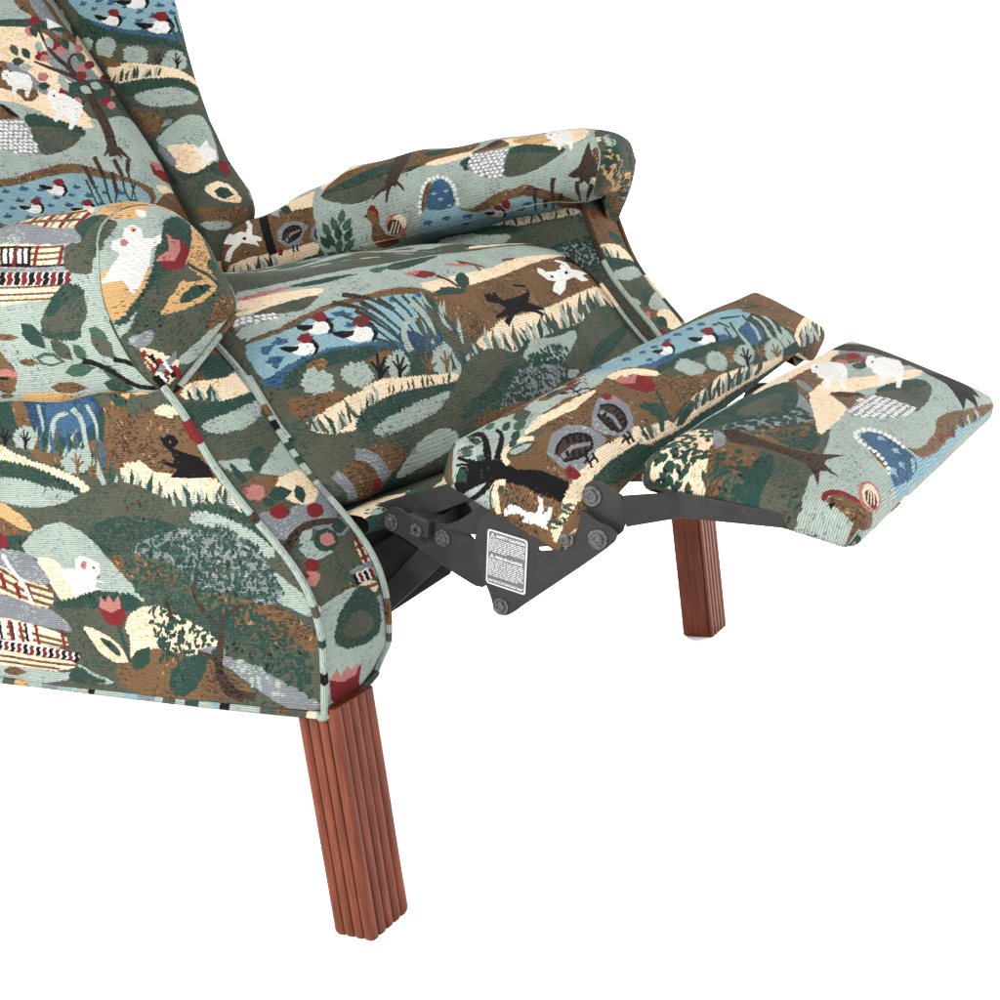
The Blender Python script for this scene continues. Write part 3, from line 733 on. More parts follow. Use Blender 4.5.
('P','olive','6704 1936 755 135 -61 -532 -782 -120'),
('P','dbrown','4842 2253 -11 -314 74 24 18 318',{'sh': 1}),
('P','dbrown','4604 2106 -9 -279 73 24 16 283',{'sh': 1}),
('P','dbrown','5141 2204 3 -257 76 26 4 261',{'sh': 1}),
('P','dbrown','5387 2218 -115 -198 68 -3 128 199',{'sh': 1}),
('P','dbrown','5002 2019 -93 -321 73 12 100 324',{'sh': 1}),
('P','dgreen','4845 1947 -22 -80 -46 -159 -24 -121 0 -80 1 -40 20 7 4 41 6 80 29 119 52 160 27 81',{'sh': 1}),
('P','dgreen','4608 1831 0 -59 -3 -119 4 -90 11 -60 7 -29 19 8 -1 31 -5 62 1 90 8 121 6 61',{'sh': 1}),
('P','dgreen','5159 1958 -24 -66 -50 -132 -15 -129 21 -124 13 -61 20 8 -7 63 -15 124 20 125 55 130 29 66',{'sh': 1}),
('P','dgreen','5280 2012 -8 -60 -22 -122 -28 -132 -34 -142 -16 -70 20 3 22 72 40 143 34 134 28 124 15 62',{'sh': 1}),
('P','dgreen','4529 1915 -27 -432 19 5 55 442',{'sh': 1}),
('P','dgreen','4822 1907 -110 -436 19 4 138 441',{'sh': 1}),
('P','dgreen','4926 1708 -170 -236 16 -3 193 231',{'sh': 1}),
('P','dgreen','5330 1857 -289 -360 15 -4 315 355',{'sh': 1})],
'wing': [
('P','olive','6811 5909 574 -228 494 -234 576 -99 755 60 -240 -546 -156 -570 -177 -618 -357 -644 -413 -657 -250 -643 -206 -606 131 -601 -1029 181 -473 245 -2 586 -2 576 -26 551 103 564 103 564 152 561 134 538 140 512'),
('P','lblue','7064 5897 593 -251 521 -231 1100 128 -630 -591 -427 -556 -233 -290 -341 -83 -327 240 -247 216 -289 252 -105 458'),
('P','blue','6718 4840 297 -244 81 -82 251 -209 151 -21 208 -226 268 123 -63 -200 -298 -14 -327 244 -281 229 -257 241'),
('W','blue','7201 5758 500 -221 456 -197 878 88 -549 -564 -421 -559 -668 80 -256 200 -374 321',{'s': 8, 'seed': 5}),
('P','white','7026 4708 96 -32 87 -8 59 -57 -20 -82 -83 -30 -97 47 -58 75',{'sh': 1}),
('P','black','6947 4773 74 -33 55 -49 49 -27 -56 -27 -84 31 -33 53',{'sh': 1}),
('P','black','7271 4669 24 -60 -18 -89 -78 -49 -56 4 78 50 25 63 -25 51',{'sh': 1}),
('P','red','7155 4730 82 16 73 -38 -6 -61 -67 -31 -58 36 -7 40',{'sh': 1}),
('P','white','7507 4329 122 -20 112 25 102 -28 -4 -98 -118 -86 -136 10 -82 78',{'sh': 1}),
('P','black','7403 4407 92 -35 75 -56 64 -22 -63 -50 -105 25 -49 67',{'sh': 1}),
('P','black','7826 4370 59 -47 6 -102 -110 -107 -84 -29 103 101 18 81 -54 37',{'sh': 1}),
('P','red','7658 4388 100 51 111 -2 13 -69 -90 -79 -86 12 -18 46',{'sh': 1}),
('P','white','7456 4767 111 -19 97 9 78 -45 -8 -86 -86 -55 -115 29 -77 70',{'sh': 1}),
('P','black','7356 4824 87 -23 70 -44 59 -21 -55 -39 -97 21 -47 51',{'sh': 1}),
('P','black','7733 4772 39 -53 -4 -92 -77 -77 -63 -10 77 73 17 70 -38 45',{'sh': 1}),
('P','red','7591 4812 88 33 90 -22 6 -63 -70 -52 -71 26 -15 41',{'sh': 1}),
('P','dgreen','8194 4543 -199 -399 40 6 246 407',{'sh': 1}),
('P','dgreen','7958 4365 -95 -390 32 7 130 400',{'sh': 1}),
('P','dgreen','7797 4242 -10 -311 25 9 40 322',{'sh': 1}),
('P','dgreen','6690 4840 -37 -281 21 0 71 281',{'sh': 1}),
('P','dgreen','6629 4788 180 -24 101 -191 398 -327 339 -223 201 -86 -85 -319 -266 97 -298 236 -369 170 -240 190',{'sc': 1.5}),
('P','olive','6779 4375 574 -318 415 -241 -8 -278 -365 77 -497 289 -185 311'),
('P','sage','6952 4199 -84 -42 -81 -72 -85 21 -71 41 11 88 42 76 61 68 88 43 76 -24 77 -30 9 -85',{'sc': 2.4}),
('P','sage','7284 3905 -60 -66 -95 -8 -79 33 -61 46 -54 67 59 72 45 80 100 3 79 -25 64 -48 43 -76',{'sc': 2.4}),
('P','sage','7755 3677 -76 -90 -127 -44 -105 -19 -84 39 -26 88 60 78 73 49 77 60 103 12 96 -24 30 -70',{'sc': 2.4}),
('P','sage','6668 4373 -58 -27 -54 -40 -68 0 -44 40 19 57 -5 52 43 51 68 -2 58 0 59 -19 -2 -58',{'sc': 2.4}),
('P','dbrown','7240 3639 76 118 4 111 20 1 1 -68 59 115 24 0 -60 -116 88 70 9 -15 -101 -97 77 19 -3 -20 -97 -44 -67 -90',{'sh': 1}),
('P','black','7496 3546 63 104 -2 81 18 5 4 -49 47 96 23 7 -50 -98 84 75 10 -9 -93 -96 79 36 -2 -15 -97 -59 -56 -82',{'sh': 1}),
('P','cream','6600 4002 325 -63 253 -143 115 -85 217 -163 318 -224 -109 -47 -213 139 -268 88 -218 65 -463 122',{'sc': 2}),
('P','brown','6626 4227 164 -160 90 -156 -191 23 -84 137'),
('P','olive','6534 3732 66 56 81 40 -55 -70 -76 -44',{'sh': 1}),
('P','sage','6610 3715 41 48 45 45 -17 -58 -51 -43',{'sh': 1}),
('P','dgreen','6657 3713 75 97 113 72 -63 -104 -95 -84',{'sh': 1}),
('P','olive','6747 3701 65 81 106 37 -73 -71 -78 -67',{'sh': 1}),
('P','sage','6810 3694 85 43 90 30 -72 -70 -92 -28',{'sh': 1}),
('P','dgreen','6867 3678 58 85 86 72 -38 -96 -77 -75',{'sh': 1}),
('P','olive','6916 3666 55 93 92 75 -41 -99 -75 -84',{'sh': 1}),
('P','sage','6997 3649 95 39 91 36 -74 -82 -100 -20',{'sh': 1}),
('P','dgreen','7046 3630 77 35 76 35 -59 -73 -83 -20',{'sh': 1}),
('P','olive','7113 3599 28 58 61 39 -33 -56 -39 -52',{'sh': 1}),
('P','sage','7170 3581 60 75 89 38 -59 -74 -72 -60',{'sh': 1}),
('P','dgreen','7213 3563 53 56 68 43 -41 -71 -64 -45',{'sh': 1}),
('P','dgreen','6557 3691 415 -63 329 -156 256 -108 152 -171 -328 28 -559 182 -230 68',{'sc': 2}),
('P','olive','6498 3462 300 -252 449 -215 362 11 -25 -203 -578 33 -287 227'),
('P','sage','6694 3431 198 11 328 -93 249 -117 128 -145 -279 -101 -384 163 -177 145',{'sc': 2}),
('P','brown','6563 3346 195 -210 256 -212 -188 -132 -267 -25 -27 278'),
('P','grey','6974 2923 71 -87 -128 -21 -88 21'),
('P','dgreen','6457 3073 102 -306 30 -508 46 -369 -173 146 -59 473',{'sc': 2}),
('P','sage','6623 2653 235 124 268 65 196 16 177 -79 -91 -441 -126 -416 -350 368'),
('P','cream','6743 2559 229 -66 170 -118 102 -278 -129 -93 -285 21 -148 177'),
('P','grey','6630 2628 117 -116 27 -290 -150 24'),
('P','white','7041 2361 113 -22 160 106 -21 -112 73 -82 -72 -147 -145 7 -129 -29 107 132',{'sh': 1}),
('P','dgreen','6644 2172 220 -160 269 27 199 69 -13 -361 -329 14 -245 178',{'sc': 2}),
('P','olive','6659 2013 623 -91 109 -435 -143 -391 -405 166 -172 444'),
('P','red','7325 2109 130 -27 -45 -237 -87 8 -44 112',{'sh': 1}),
('P','cream','6874 1797 388 1 129 -311 -71 -95 -246 108'),
('P','dgreen','7049 1682 110 22 95 -40 45 -124 -154 -22 -80 63',{'sh': 1}),
('P','brown','6655 1583 376 -175 360 -44 -35 -238 -342 -25 -311 209'),
('P','sage','6626 1332 430 -134 13 -156 -366 90')],
'roll_near': [
('P','sage','-5394 2846 695 -133 -33 471 1326 -649 508 -20 516 -66 399 27 -10 428 614 -602 -94 4 225 -1730 174 -434 180 -51 -270 -309 -361 -12 -526 -51 -377 96 -530 -13 -420 80 -441 80 -553 19 474 449 148 315 39 312 -62 337 -1457 1224'),
('P','cream','-6040 3240 1607 -743 -48 496 1809 -922 530 2 228 -264 -34 -177 -462 21 -734 211 -697 147 -1745 865'),
('P','red','-5823 3037 959 -467 -83 42 -927 438',{'sh': 1}),
('P','tan','-4847 2402 59 160 -74 42 -426 102',{'sh': 1}),
('P','red','-4280 2091 -397 506 -121 69 390 -498',{'sh': 1}),
('P','tan','-4176 2075 -454 537 -87 51 441 -527',{'sh': 1}),
('P','red','-3990 2034 -529 615 -128 76 523 -607',{'sh': 1}),
('P','tan','-3916 2039 -580 645 -97 54 560 -624',{'sh': 1}),
('P','red','-3773 2027 -620 700 -146 97 617 -700',{'sh': 1}),
('P','tan','-3705 2037 -674 738 -78 44 642 -710',{'sh': 1}),
('P','red','-3565 2026 -1170 1166 101 -103 896 -943',{'sh': 1}),
('P','tan','-3474 2017 -1119 1109 -64 36 1039 -1043',{'sh': 1}),
('P','red','-3206 1900 -196 365 -552 428 478 -591',{'sh': 1}),
('P','tan','-3000 1797 -103 280 -97 66 -53 -155',{'sh': 1}),
('P','red','-2725 1671 -158 336 -117 81 149 -331',{'sh': 1}),
('P','tan','-2632 1653 -145 316 -76 51 159 -327',{'sh': 1}),
('P','red','-2497 1632 -131 321 -123 87 188 -366',{'sh': 1}),
('P','tan','-2429 1632 -121 303 -79 55 154 -329',{'sh': 1}),
('P','red','-2317 1625 -102 306 -113 82 162 -354',{'sh': 1}),
('P','tan','-2252 1626 -82 278 -81 59 122 -310',{'sh': 1}),
('P','red','-2134 1614 -65 281 -113 85 121 -328',{'sh': 1}),
('P','tan','-2061 1608 -45 252 -81 61 80 -281',{'sh': 1}),
('P','red','-1919 1574 -23 247 -108 84 64 -283',{'sh': 1}),
('P','tan','-1832 1556 -21 230 -73 57 43 -251',{'sh': 1}),
('P','red','-1700 1528 -30 253 -67 50 42 -264',{'sh': 1}),
('P','tan','-1645 1533 -31 246 -47 32 45 -255',{'sh': 1}),
('P','brown','-6143 3297 1762 -1059 442 78 1105 -446 519 22 259 3 -82 80 -252 -12 -515 -29 -1153 482 -407 -109 -1942 1186',{'sh': 1}),
('P','brown','-5712 2972 1518 -889 517 11 983 -376 459 15 244 -10 -49 52 -239 5 -486 2 -1047 425 -469 -53 -1637 972',{'sh': 1}),
('P','red','-6026 3230 1458 -837 349 156 1274 -566 525 36 256 15 -69 66 -238 -32 -536 -31 -1289 577 -325 -177 -1482 852',{'sh': 1}),
('P','grey','-5586 2876 1733 -855 663 -118 781 -251 472 -33 257 -221 -279 22 -795 65 -654 131 -615 85'),
('P','cream','-4023 1701 619 -90 654 -132 782 -45 66 -226 -773 70 -516 49 -582 67'),
('P','brown','-3916 1603 1188 -163 770 -51 -15 26 -770 50 -1213 178',{'sh': 1}),
('P','brown','-3846 1521 1144 -139 773 -55 -12 24 -772 54 -1157 145',{'sh': 1}),
('P','brown','-3802 1452 1116 -123 780 -59 -9 22 -777 58 -1126 128',{'sh': 1}),
('P','black','-3774 1397 1099 -116 873 -84 -4 17 -873 85 -1105 119',{'sh': 1}),
('P','grey','-3758 1358 1088 -113 892 -85 -7 30 -890 86 -1098 118',{'sh': 1}),
('P','black','-2979 1511 246 -39 49 -182 -180 16',{'sh': 1}),
('P','white','-2923 1477 64 -11 61 -144 -53 5',{'sh': 1}),
('P','white','-2832 1466 59 -8 46 -142 -38 3',{'sh': 1}),
('P','black','-2720 1466 203 -15 35 -177 -174 14',{'sh': 1}),
('P','white','-2680 1441 53 -5 36 -131 -50 4',{'sh': 1}),
('P','white','-2603 1438 51 -4 29 -135 -37 3',{'sh': 1}),
('P','black','-2537 1447 188 -8 39 -181 -175 16',{'sh': 1}),
('P','white','-2503 1425 50 -4 31 -130 -49 4',{'sh': 1}),
('P','white','-2431 1425 48 -4 30 -136 -37 3',{'sh': 1}),
('P','red','-3229 1589 129 -258 51 -13 -106 243',{'sh': 1}),
('P','red','-2538 1460 2 -183 41 -9 0 182',{'sh': 1}),
('P','red','-2294 1444 9 -190 42 -10 -9 190',{'sh': 1}),
('P','red','-1990 1410 22 -195 45 -12 -18 191',{'sh': 1}),
('P','red','-2764 1474 72 -188 31 -2 -67 185',{'sh': 1}),
('P','cream','-3352 1594 492 -107 87 -185 -391 44',{'sh': 1}),
('P','white','-3753 1343 584 -68 501 -43 882 -82 19 -103 -894 79 -480 40 -584 67'),
('P','black','-3663 1349 68 -7 -7 -48 36 -23 -34 -48 -68 7 11 51 -22 26',{'sh': 1}),
('P','red','-3557 1337 71 -9 -6 -47 37 -24 -35 -47 -71 9 11 50 -23 27',{'sh': 1}),
('P','black','-3446 1322 73 -10 -6 -46 39 -24 -37 -46 -73 9 12 50 -24 27',{'sh': 1}),
('P','red','-3332 1307 72 -11 -6 -46 38 -23 -36 -45 -72 9 12 49 -24 26',{'sh': 1}),
('P','black','-3220 1291 70 -9 -7 -45 36 -23 -36 -44 -68 7 13 48 -24 26',{'sh': 1}),
('P','red','-3112 1277 66 -8 -8 -44 32 -21 -34 -45 -63 7 13 47 -22 25',{'sh': 1}),
('P','black','-3011 1266 62 -7 -8 -43 28 -20 -33 -45 -59 5 13 47 -19 24',{'sh': 1}),
('P','red','-2915 1256 58 -5 -10 -43 27 -19 -33 -45 -57 4 14 47 -16 23',{'sh': 1}),
('P','black','-2824 1248 56 -4 -12 -43 26 -19 -33 -45 -55 4 15 47 -16 22',{'sh': 1}),
('P','red','-2737 1242 56 -5 -13 -42 25 -19 -34 -45 -54 4 15 46 -14 23',{'sh': 1}),
('P','black','-2650 1235 55 -4 -15 -42 26 -20 -35 -44 -54 4 16 46 -13 23',{'sh': 1}),
('P','red','-2564 1228 55 -4 -15 -42 26 -20 -36 -44 -55 4 17 46 -13 23',{'sh': 1}),
('P','black','-2478 1221 56 -5 -15 -42 26 -20 -36 -44 -56 5 17 46 -14 23',{'sh': 1}),
('P','red','-2390 1213 57 -6 -15 -42 28 -20 -37 -44 -58 6 17 46 -14 23',{'sh': 1}),
('P','black','-2300 1204 59 -6 -14 -43 28 -20 -37 -44 -60 7 17 46 -15 23',{'sh': 1}),
('P','red','-2208 1194 60 -7 -13 -43 30 -20 -37 -43 -62 7 17 45 -16 24',{'sh': 1}),
('P','black','-2114 1182 61 -7 -12 -42 30 -21 -36 -42 -63 7 17 45 -17 24',{'sh': 1}),
('P','red','-2018 1170 61 -7 -12 -41 30 -21 -36 -41 -62 6 16 45 -17 23',{'sh': 1}),
('P','black','-1923 1158 61 -7 -13 -40 28 -20 -36 -41 -58 6 15 44 -17 23',{'sh': 1}),
('P','red','-1830 1147 58 -6 -13 -40 26 -19 -35 -41 -56 6 15 43 -14 22',{'sh': 1}),
('P','cream','-3724 1226 584 -67 479 -40 817 -69 -60 -90 -766 -5 -474 34 -567 45'),
('P','brown','-3719 1197 1058 -99 802 -58 -1 16 -801 59 -1061 101',{'sh': 1}),
('P','brown','-3713 1131 1050 -93 802 -54 1 16 -802 55 -1052 95',{'sh': 1}),
('P','brown','-3711 1080 1045 -89 802 -50 1 15 -803 52 -1045 91',{'sh': 1}),
('P','olive','-1982 1616 136 185 331 -118 -14 -277 -20 -168 -7 -147 -202 36 -127 78 -74 215 271 -35'),
('P','dgreen','-1977 1629 93 148 191 -93 -64 -179 69 -120 -180 143',{'sc': 1.5}),
('P','gold','-1914 1809 -38 292 84 296 108 105 387 -631 -131 -184'),
('P','sage','-1772 1118 205 -27 82 -274 129 -279 -193 -2 -74 260 1 159'),
('P','olive','-2222 740 138 175 271 136 193 -76 2 -180 -166 -148 -250 -18'),
('P','dgreen','-2115 836 68 96 171 125 181 -21 97 -83 -221 -20 -217 -123',{'sc': 1.5}),
('P','dgreen','-2189 738 205 -64 276 19 -57 -69 -269 5 -157 48',{'sc': 1.5}),
('P','dgreen','-2439 796 139 -22 105 -73 12 -128 -175 50 -82 82',{'sh': 1}),
('P','olive','-2112 637 114 -11 76 -59 3 -114 -138 39 -61 68',{'sh': 1}),
('P','mgreen','-1866 589 73 -20 38 -54 -23 -90 -89 44 -24 60',{'sh': 1}),
('P','olive','-1638 653 103 -27 68 -79 3 -129 -143 57 -52 87',{'sh': 1}),
('P','dgreen','-1720 223 131 40 116 -15 57 -92 -225 -70 -79 47',{'sh': 1}),
('P','mgreen','-2068 367 104 50 124 7 120 -56 -166 -62 -118 8',{'sh': 1}),
('P','mgreen','-2343 517 116 31 122 -16 93 -80 -164 -25 -112 29',{'sh': 1}),
('P','mgreen','-1647 702 72 -2 58 -38 32 -78 -99 18 -53 44',{'sh': 1}),
('P','sage','-2595 843 78 -9 66 -40 29 -73 -110 23 -55 46',{'sh': 1}),
('P','mgreen','-1632 387 80 -9 50 -46 -9 -88 -106 23 -33 55',{'sh': 1}),
('P','sage','-2294 504 79 17 85 -13 70 -50 -113 -12 -79 20',{'sh': 1}),
('P','brown','-2770 706 79 19 101 -5 109 -35 -124 -18 -100 10',{'sh': 1}),
('P','brown','-2569 494 87 17 99 -9 91 -40 -123 -13 -96 14',{'sh': 1}),
('P','brown','-2311 257 135 31 144 -15 117 -79 -203 -30 -128 32',{'sh': 1}),
('P','brown','-3041 176 71 20 73 1 54 -29 -113 -28 -63 8',{'sh': 1}),
('P','black','-1845 417 33 -8 62 -16 69 -30 78 -45 79 -52 76 -66 92 -48 99 -34 67 -21 45 2 21 2 23 39 -20 1 -38 -2 -65 17 -94 34 -83 46 -75 63 -80 55 -80 47 -73 34 -67 19 -31 9',{'sh': 1}),
('P','black','-1499 405 36 -11 69 -22 60 -35 58 -45 58 -49 49 -58 18 -33 32 17 -20 30 -51 60 -56 54 -61 49 -66 40 -66 29 -35 12',{'sh': 1}),
('P','brown','-3421 655 639 -24 52 -113 102 -70 -29 -114 -220 -166 -112 65 -106 136'),
('P','pink','-2910 419 154 20 137 -36 -28 -46 -153 12 -155 -21',{'sh': 1}),
('P','black','-2958 370 204 -13 -53 -24 -169 9',{'sh': 1}),
('P','gold','-2719 203 339 20 357 -106 -169 -75 -389 52 -250 -8',{'sc': 1.5}),
('P','gold','-1845 117 236 -6 266 -7 -220 -98 -324 40')],
'face_near': [
('P','olive','254 6650 271 122 576 62 412 -117 -133 -212 -104 -166 194 -142 138 -309 -118 -287 -331 -219 -408 -146 -335 -119 -93 -227 -204 -125 -242 105 -71 154 -5 144 -34 175 -30 233 -3 274 107 351 159 302'),
('P','sage','316 6701 490 -12 421 -115 69 -137 -417 -23 -199 55 -357 -339 -222 -248 -248 -403 -70 64 -38 414 164 383'),
('P','gold','168 6607 252 60 304 -11 -190 -115 -167 -49 -133 20 -77 16'),
('P','olive','-26 6455 209 96 54 -73 -234 -150 -123 -131 -22 10'),
('P','gold','-187 6086 112 -6 120 13 145 39 9 -60 -36 -131 -118 -118 -77 -99 -117 -75 -46 68 -14 183'),
('P','dgreen','612 6471 427 22 39 -132 -296 -144 -225 -154 -183 -32 -197 -114 -83 -57 -95 -142 -118 -110 -47 11 61 53 156 173 108 119 112 171 205 172',{'sc': 1.5}),
('P','white','223 6421 91 26 30 -53 -37 -75 79 -15 106 38 -63 -79 -117 -41 -126 -148 -85 -113 -54 -70 -46 -37 -36 129 -117 -4 43 75 56 79 75 69 -25 59 49 59 93 19',{'sh': 1}),
('P','white','432 6564 100 19 -48 -78 -87 -4'),
('P','pink','150 6288 -16 -15 -21 -10 -20 -1 -14 6 -4 13 7 16 17 15 20 10 20 2 14 -6 4 -14'),
('P','gold','310 6398 -12 -11 -19 -7 -18 -1 -14 5 -5 9 5 12 14 11 18 7 18 1 13 -5 5 -9'),
('P','black','291 6395 -6 -5 -8 -4 -7 -1 -5 2 -1 5 3 6 6 5 8 4 7 1 5 -2 1 -5'),
('P','gold','1088 6440 36 -106 -61 -154 -64 -199 -243 -60 -144 77 -24 86 213 131'),
('P','gold','112 5648 142 120 209 160 286 44 122 -61 -94 -93 -164 -89 -232 -61 -159 -17'),
('P','dgreen','314 5724 114 90 106 45 190 -11 -122 -82 -155 -37'),
('P','olive','582 6001 115 -100 -108 -13 -149 -4'),
('P','dgreen','600 6046 22 -17 40 -34 35 -36 42 -35 23 -41 6 -50 6 -25 62 15 -6 26 -6 52 -28 46 -48 37 -41 34 -46 34 -22 17',{'sh': 1}),
('P','dgreen','961 6074 112 -18 9 -45 -156 -67 -70 37 27 47',{'sh': 1}),
('P','red','675 6314 67 -145 -205 -152 -204 4 -33 74 138 72 131 13',{'sh': 1}),
('P','pink','541 6338 51 -52 67 -20 -52 -88 -129 -86 -201 14 64 42 128 40',{'sh': 1}),
('P','grey','-120 5517 89 3 118 34 -135 -178 -60 48'),
('P','brown','693 5731 163 30 61 -125 -61 -133 -328 -121 -66 31'),
('P','sage','147 5258 248 119 241 105 281 61 29 -140 -396 -137 -354 -84'),
('P','cream','-89 5385 51 23 138 -142 103 -18 -139 -201 -115 68'),
('P','red','-87 5359 32 -189 34 20 -34 190',{'sh': 1}),
('P','black','-55 5320 36 -172 38 20 -41 173',{'sh': 1}),
('P','red','-20 5280 44 -154 43 19 -50 155',{'sh': 1}),
('P','black','22 5240 54 -137 57 17 -70 139',{'sh': 1}),
('P','red','74 5198 82 -122 69 16 -101 124',{'sh': 1}),
('P','grey','-53 5183 193 155 43 -41 -192 -146'),
('P','black','-76 5143 69 19 74 -71 -107 -46'),
('P','white','21 5249 41 -99 30 14 -45 99',{'sh': 1}),
('P','white','-33 5169 42 -88 23 16 -43 87',{'sh': 1}),
('P','cream','-70 5316 34 -99 15 13 -35 99',{'sh': 1})],
'seamlow_near': [
('P','sage','-99 -10 1188 0 8 208 -1188 0',{'sh': 1}),
('P','brown','0 -10 247 0 8 208 -247 0',{'sh': 1}),
('P','black','890 -10 99 0 8 208 -99 0',{'sh': 1})],
'front_near': [
('P','olive','802 3903 289 106 200 -85 -219 -312 -80 -281 -44 -204 -30 -187 19 -169 6 -311 34 -387 46 -347 61 -286 96 -234 -11 -253 -186 103 -548 126 -345 137 -281 141 -9 200 40 212 53 169 -43 225 -22 228 -13 287 -26 241 291 271 464 411'),
('P','brown','-51 3079 589 181 782 376 -2 -244 -319 -303 -447 -80 -341 -87 -184 5'),
('P','dgreen','756 3012 320 117 -103 -175 28 -90 -236 17'),
('P','red','950 3429 352 143 -107 -131 -177 -65'),
('P','dgreen','965 3375 -44 -60 -87 -117 -70 -137 -45 -151 -14 -72 38 8 18 73 49 153 71 135 88 116 46 59',{'sh': 1}),
('P','dgreen','439 3219 135 25 195 21 124 -52 -41 -139 -211 -86 -197 -14 -64 112',{'sc': 1.5}),
('P','cream','92 2995 209 46 20 -27 127 -9 279 9 209 101 162 61 -243 -214 94 -29 11 -108 -396 -27 -203 -10 -64 86 -197 25',{'sc': 1.5}),
('P','dgreen','138 2880 -6 55 42 62 -5 -57 -9 -57',{'sh': 1}),
('P','sage','163 2873 36 79 52 81 -1 -83 -58 -79',{'sh': 1}),
('P','dgreen','207 2857 3 63 51 66 -8 -64 -20 -63',{'sh': 1}),
('P','sage','232 2849 16 51 18 51 18 -47 -30 -52',{'sh': 1}),
('P','dgreen','274 2840 37 77 98 65 -53 -79 -57 -72',{'sh': 1}),
('P','sage','296 2828 50 70 63 72 -14 -80 -71 -67',{'sh': 1}),
('P','dgreen','336 2805 10 65 35 71 18 -62 -32 -69',{'sh': 1}),
('P','sage','366 2795 -9 59 60 66 -12 -61 -11 -61',{'sh': 1}),
('P','dgreen','21 2849 124 34 105 -74 210 -14 381 39 278 21 -90 -118 -340 -52 -352 -53 -229 -12 -114 86',{'sc': 1.5}),
('P','sage','63 2654 162 29 191 -4 252 47 251 30 -184 -153 -228 -64 -237 -8 -144 55',{'sc': 1.5}),
('P','sage','307 2140 180 70 237 121 313 45 55 -135 -94 -203 -263 -46 -366 86'),
('P','sage','50 2355 104 -30 153 -45 12 -124 -159 38 -109 64'),
('P','dgreen','340 2310 186 62 1 -90 -203 -148 -60 61',{'sc': 1.2}),
('P','dgreen','107 2314 56 -61 21 -190 -79 53'),
('P','brown','53 2098 293 8 293 -140 -303 -88 -240 16'),
('P','grey','61 1848 215 -141 655 164 137 -165 -61 -259 -426 -116 -242 242 -309 -68 -20 176'),
('P','cream','397 2027 271 20 380 5 -213 -254 -287 -97 -206 132',{'sc': 1.2}),
('P','cream','850 1703 189 9 -20 -202 -182 -28'),
('P','brown','808 1623 218 2 25 34 -217 -2',{'sh': 1}),
('P','brown','770 1520 243 4 22 33 -243 -4',{'sh': 1}),
('P','pink','246 1955 -38 -27 -49 -9 -48 10 -34 27 -13 36 11 36 34 26 47 10 50 -10 38 -26 15 -36'),
('P','dgreen','238 1923 91 42 94 -7 69 -77 -151 -46 -78 23',{'sh': 1}),
('P','red','303 1717 -36 -24 -47 -8 -44 10 -31 25 -10 33 12 33 33 23 45 9 46 -9 35 -25 12 -33'),
('P','red','675 1625 -56 -29 -65 -14 -57 6 -36 22 -10 33 22 35 47 29 64 14 63 -4 46 -22 10 -34'),
('P','dgreen','601 1924 47 -43 -29 -64 -118 -74 -31 72 40 63',{'sh': 1}),
('P','dgreen','164 1913 52 1 34 -29 -5 -65 -70 11 -23 35',{'sh': 1}),
('P','olive','22 1390 286 -10 584 -77 -59 -289 -433 -31 -323 -26 -99 126'),
('P','dbrown','65 1406 34 25 68 45 73 31 81 18 121 -6 186 -33 115 -13 52 45 -112 19 -200 38 -143 13 -108 -17 -93 -33 -80 -46 -38 -21',{'sh': 1}),
('P','dgreen','601 1469 117 41 87 -9 10 -79 -163 -40 -62 24',{'sh': 1}),
('P','sage','138 1409 122 24 110 -43 57 -127 -189 -9 -88 59',{'sh': 1}),
('P','sage','176 1439 38 53 69 30 100 -11 -75 -70 -73 -20',{'sh': 1}),
('P','dgreen','566 1335 -67 -41 -80 -17 -72 10 -47 33 -14 49 24 50 55 40 77 18 81 -8 59 -32 16 -50'),
('P','pink','530 1357 -40 -25 -48 -10 -44 5 -30 20 -8 29 15 31 35 24 48 11 47 -5 34 -20 10 -29'),
('P','red','217 1218 -25 -21 -33 -8 -33 6 -25 19 -8 27 9 27 25 21 33 8 34 -6 24 -19 8 -27'),
('P','pink','162 1116 -25 -22 -38 -8 -39 9 -31 22 -14 30 7 31 25 22 38 8 39 -9 31 -22 13 -31'),
('P','red','81 1176 -14 -12 -17 -5 -18 3 -13 11 -5 15 5 16 13 12 18 5 17 -3 13 -11 5 -15'),
('P','cream','737 1295 204 18 -54 -239 -212 -35'),
('P','brown','696 1209 235 -2 15 30 -238 2',{'sh': 1}),
('P','brown','670 1111 231 0 6 30 -232 -1',{'sh': 1}),
('P','red','787 1310 -68 -271 53 0 71 272',{'sh': 1}),
('P','red','905 1303 -60 -225 48 0 61 226',{'sh': 1}),
('P','grey','465 1083 438 6 -18 -57 -400 0'),
('P','white','485 1032 298 9 11 -106 -295 11'),
('P','black','490 1024 9 -77 48 -1 -10 78',{'sh': 1}),
('P','red','566 1024 8 -80 52 -1 -8 81',{'sh': 1}),
('P','black','650 1025 6 -84 57 -1 -7 85',{'sh': 1}),
('P','red','741 1027 4 -88 60 -1 -4 88',{'sh': 1}),
('P','cream','490 949 304 -14 16 -124 -247 51'),
('P','brown','496 891 320 -19 -3 27 -319 18',{'sh': 1}),
('P','sage','21 916 217 25 305 0 288 -272 109 -353 214 -574 -962 141 -158 78 -54 567'),
('P','dgreen','117 598 90 191 140 79 231 81 184 -162 8 -277 -177 -58 -274 20',{'sc': 1.5}),
('P','olive','193 598 117 152 207 -3 157 -144 -140 -98'),
('P','red','63 311 135 -103 159 -23 101 93 68 -258 -122 -96 -197 37 -99 109',{'sh': 1}),
('P','pink','81 301 56 78 61 -105 64 69 73 -80 93 55 -9 -147 -166 5',{'sh': 1}),
('P','brown','33 -57 459 -105 395 -31 -62 -34 -729 81')],
'side_near': [
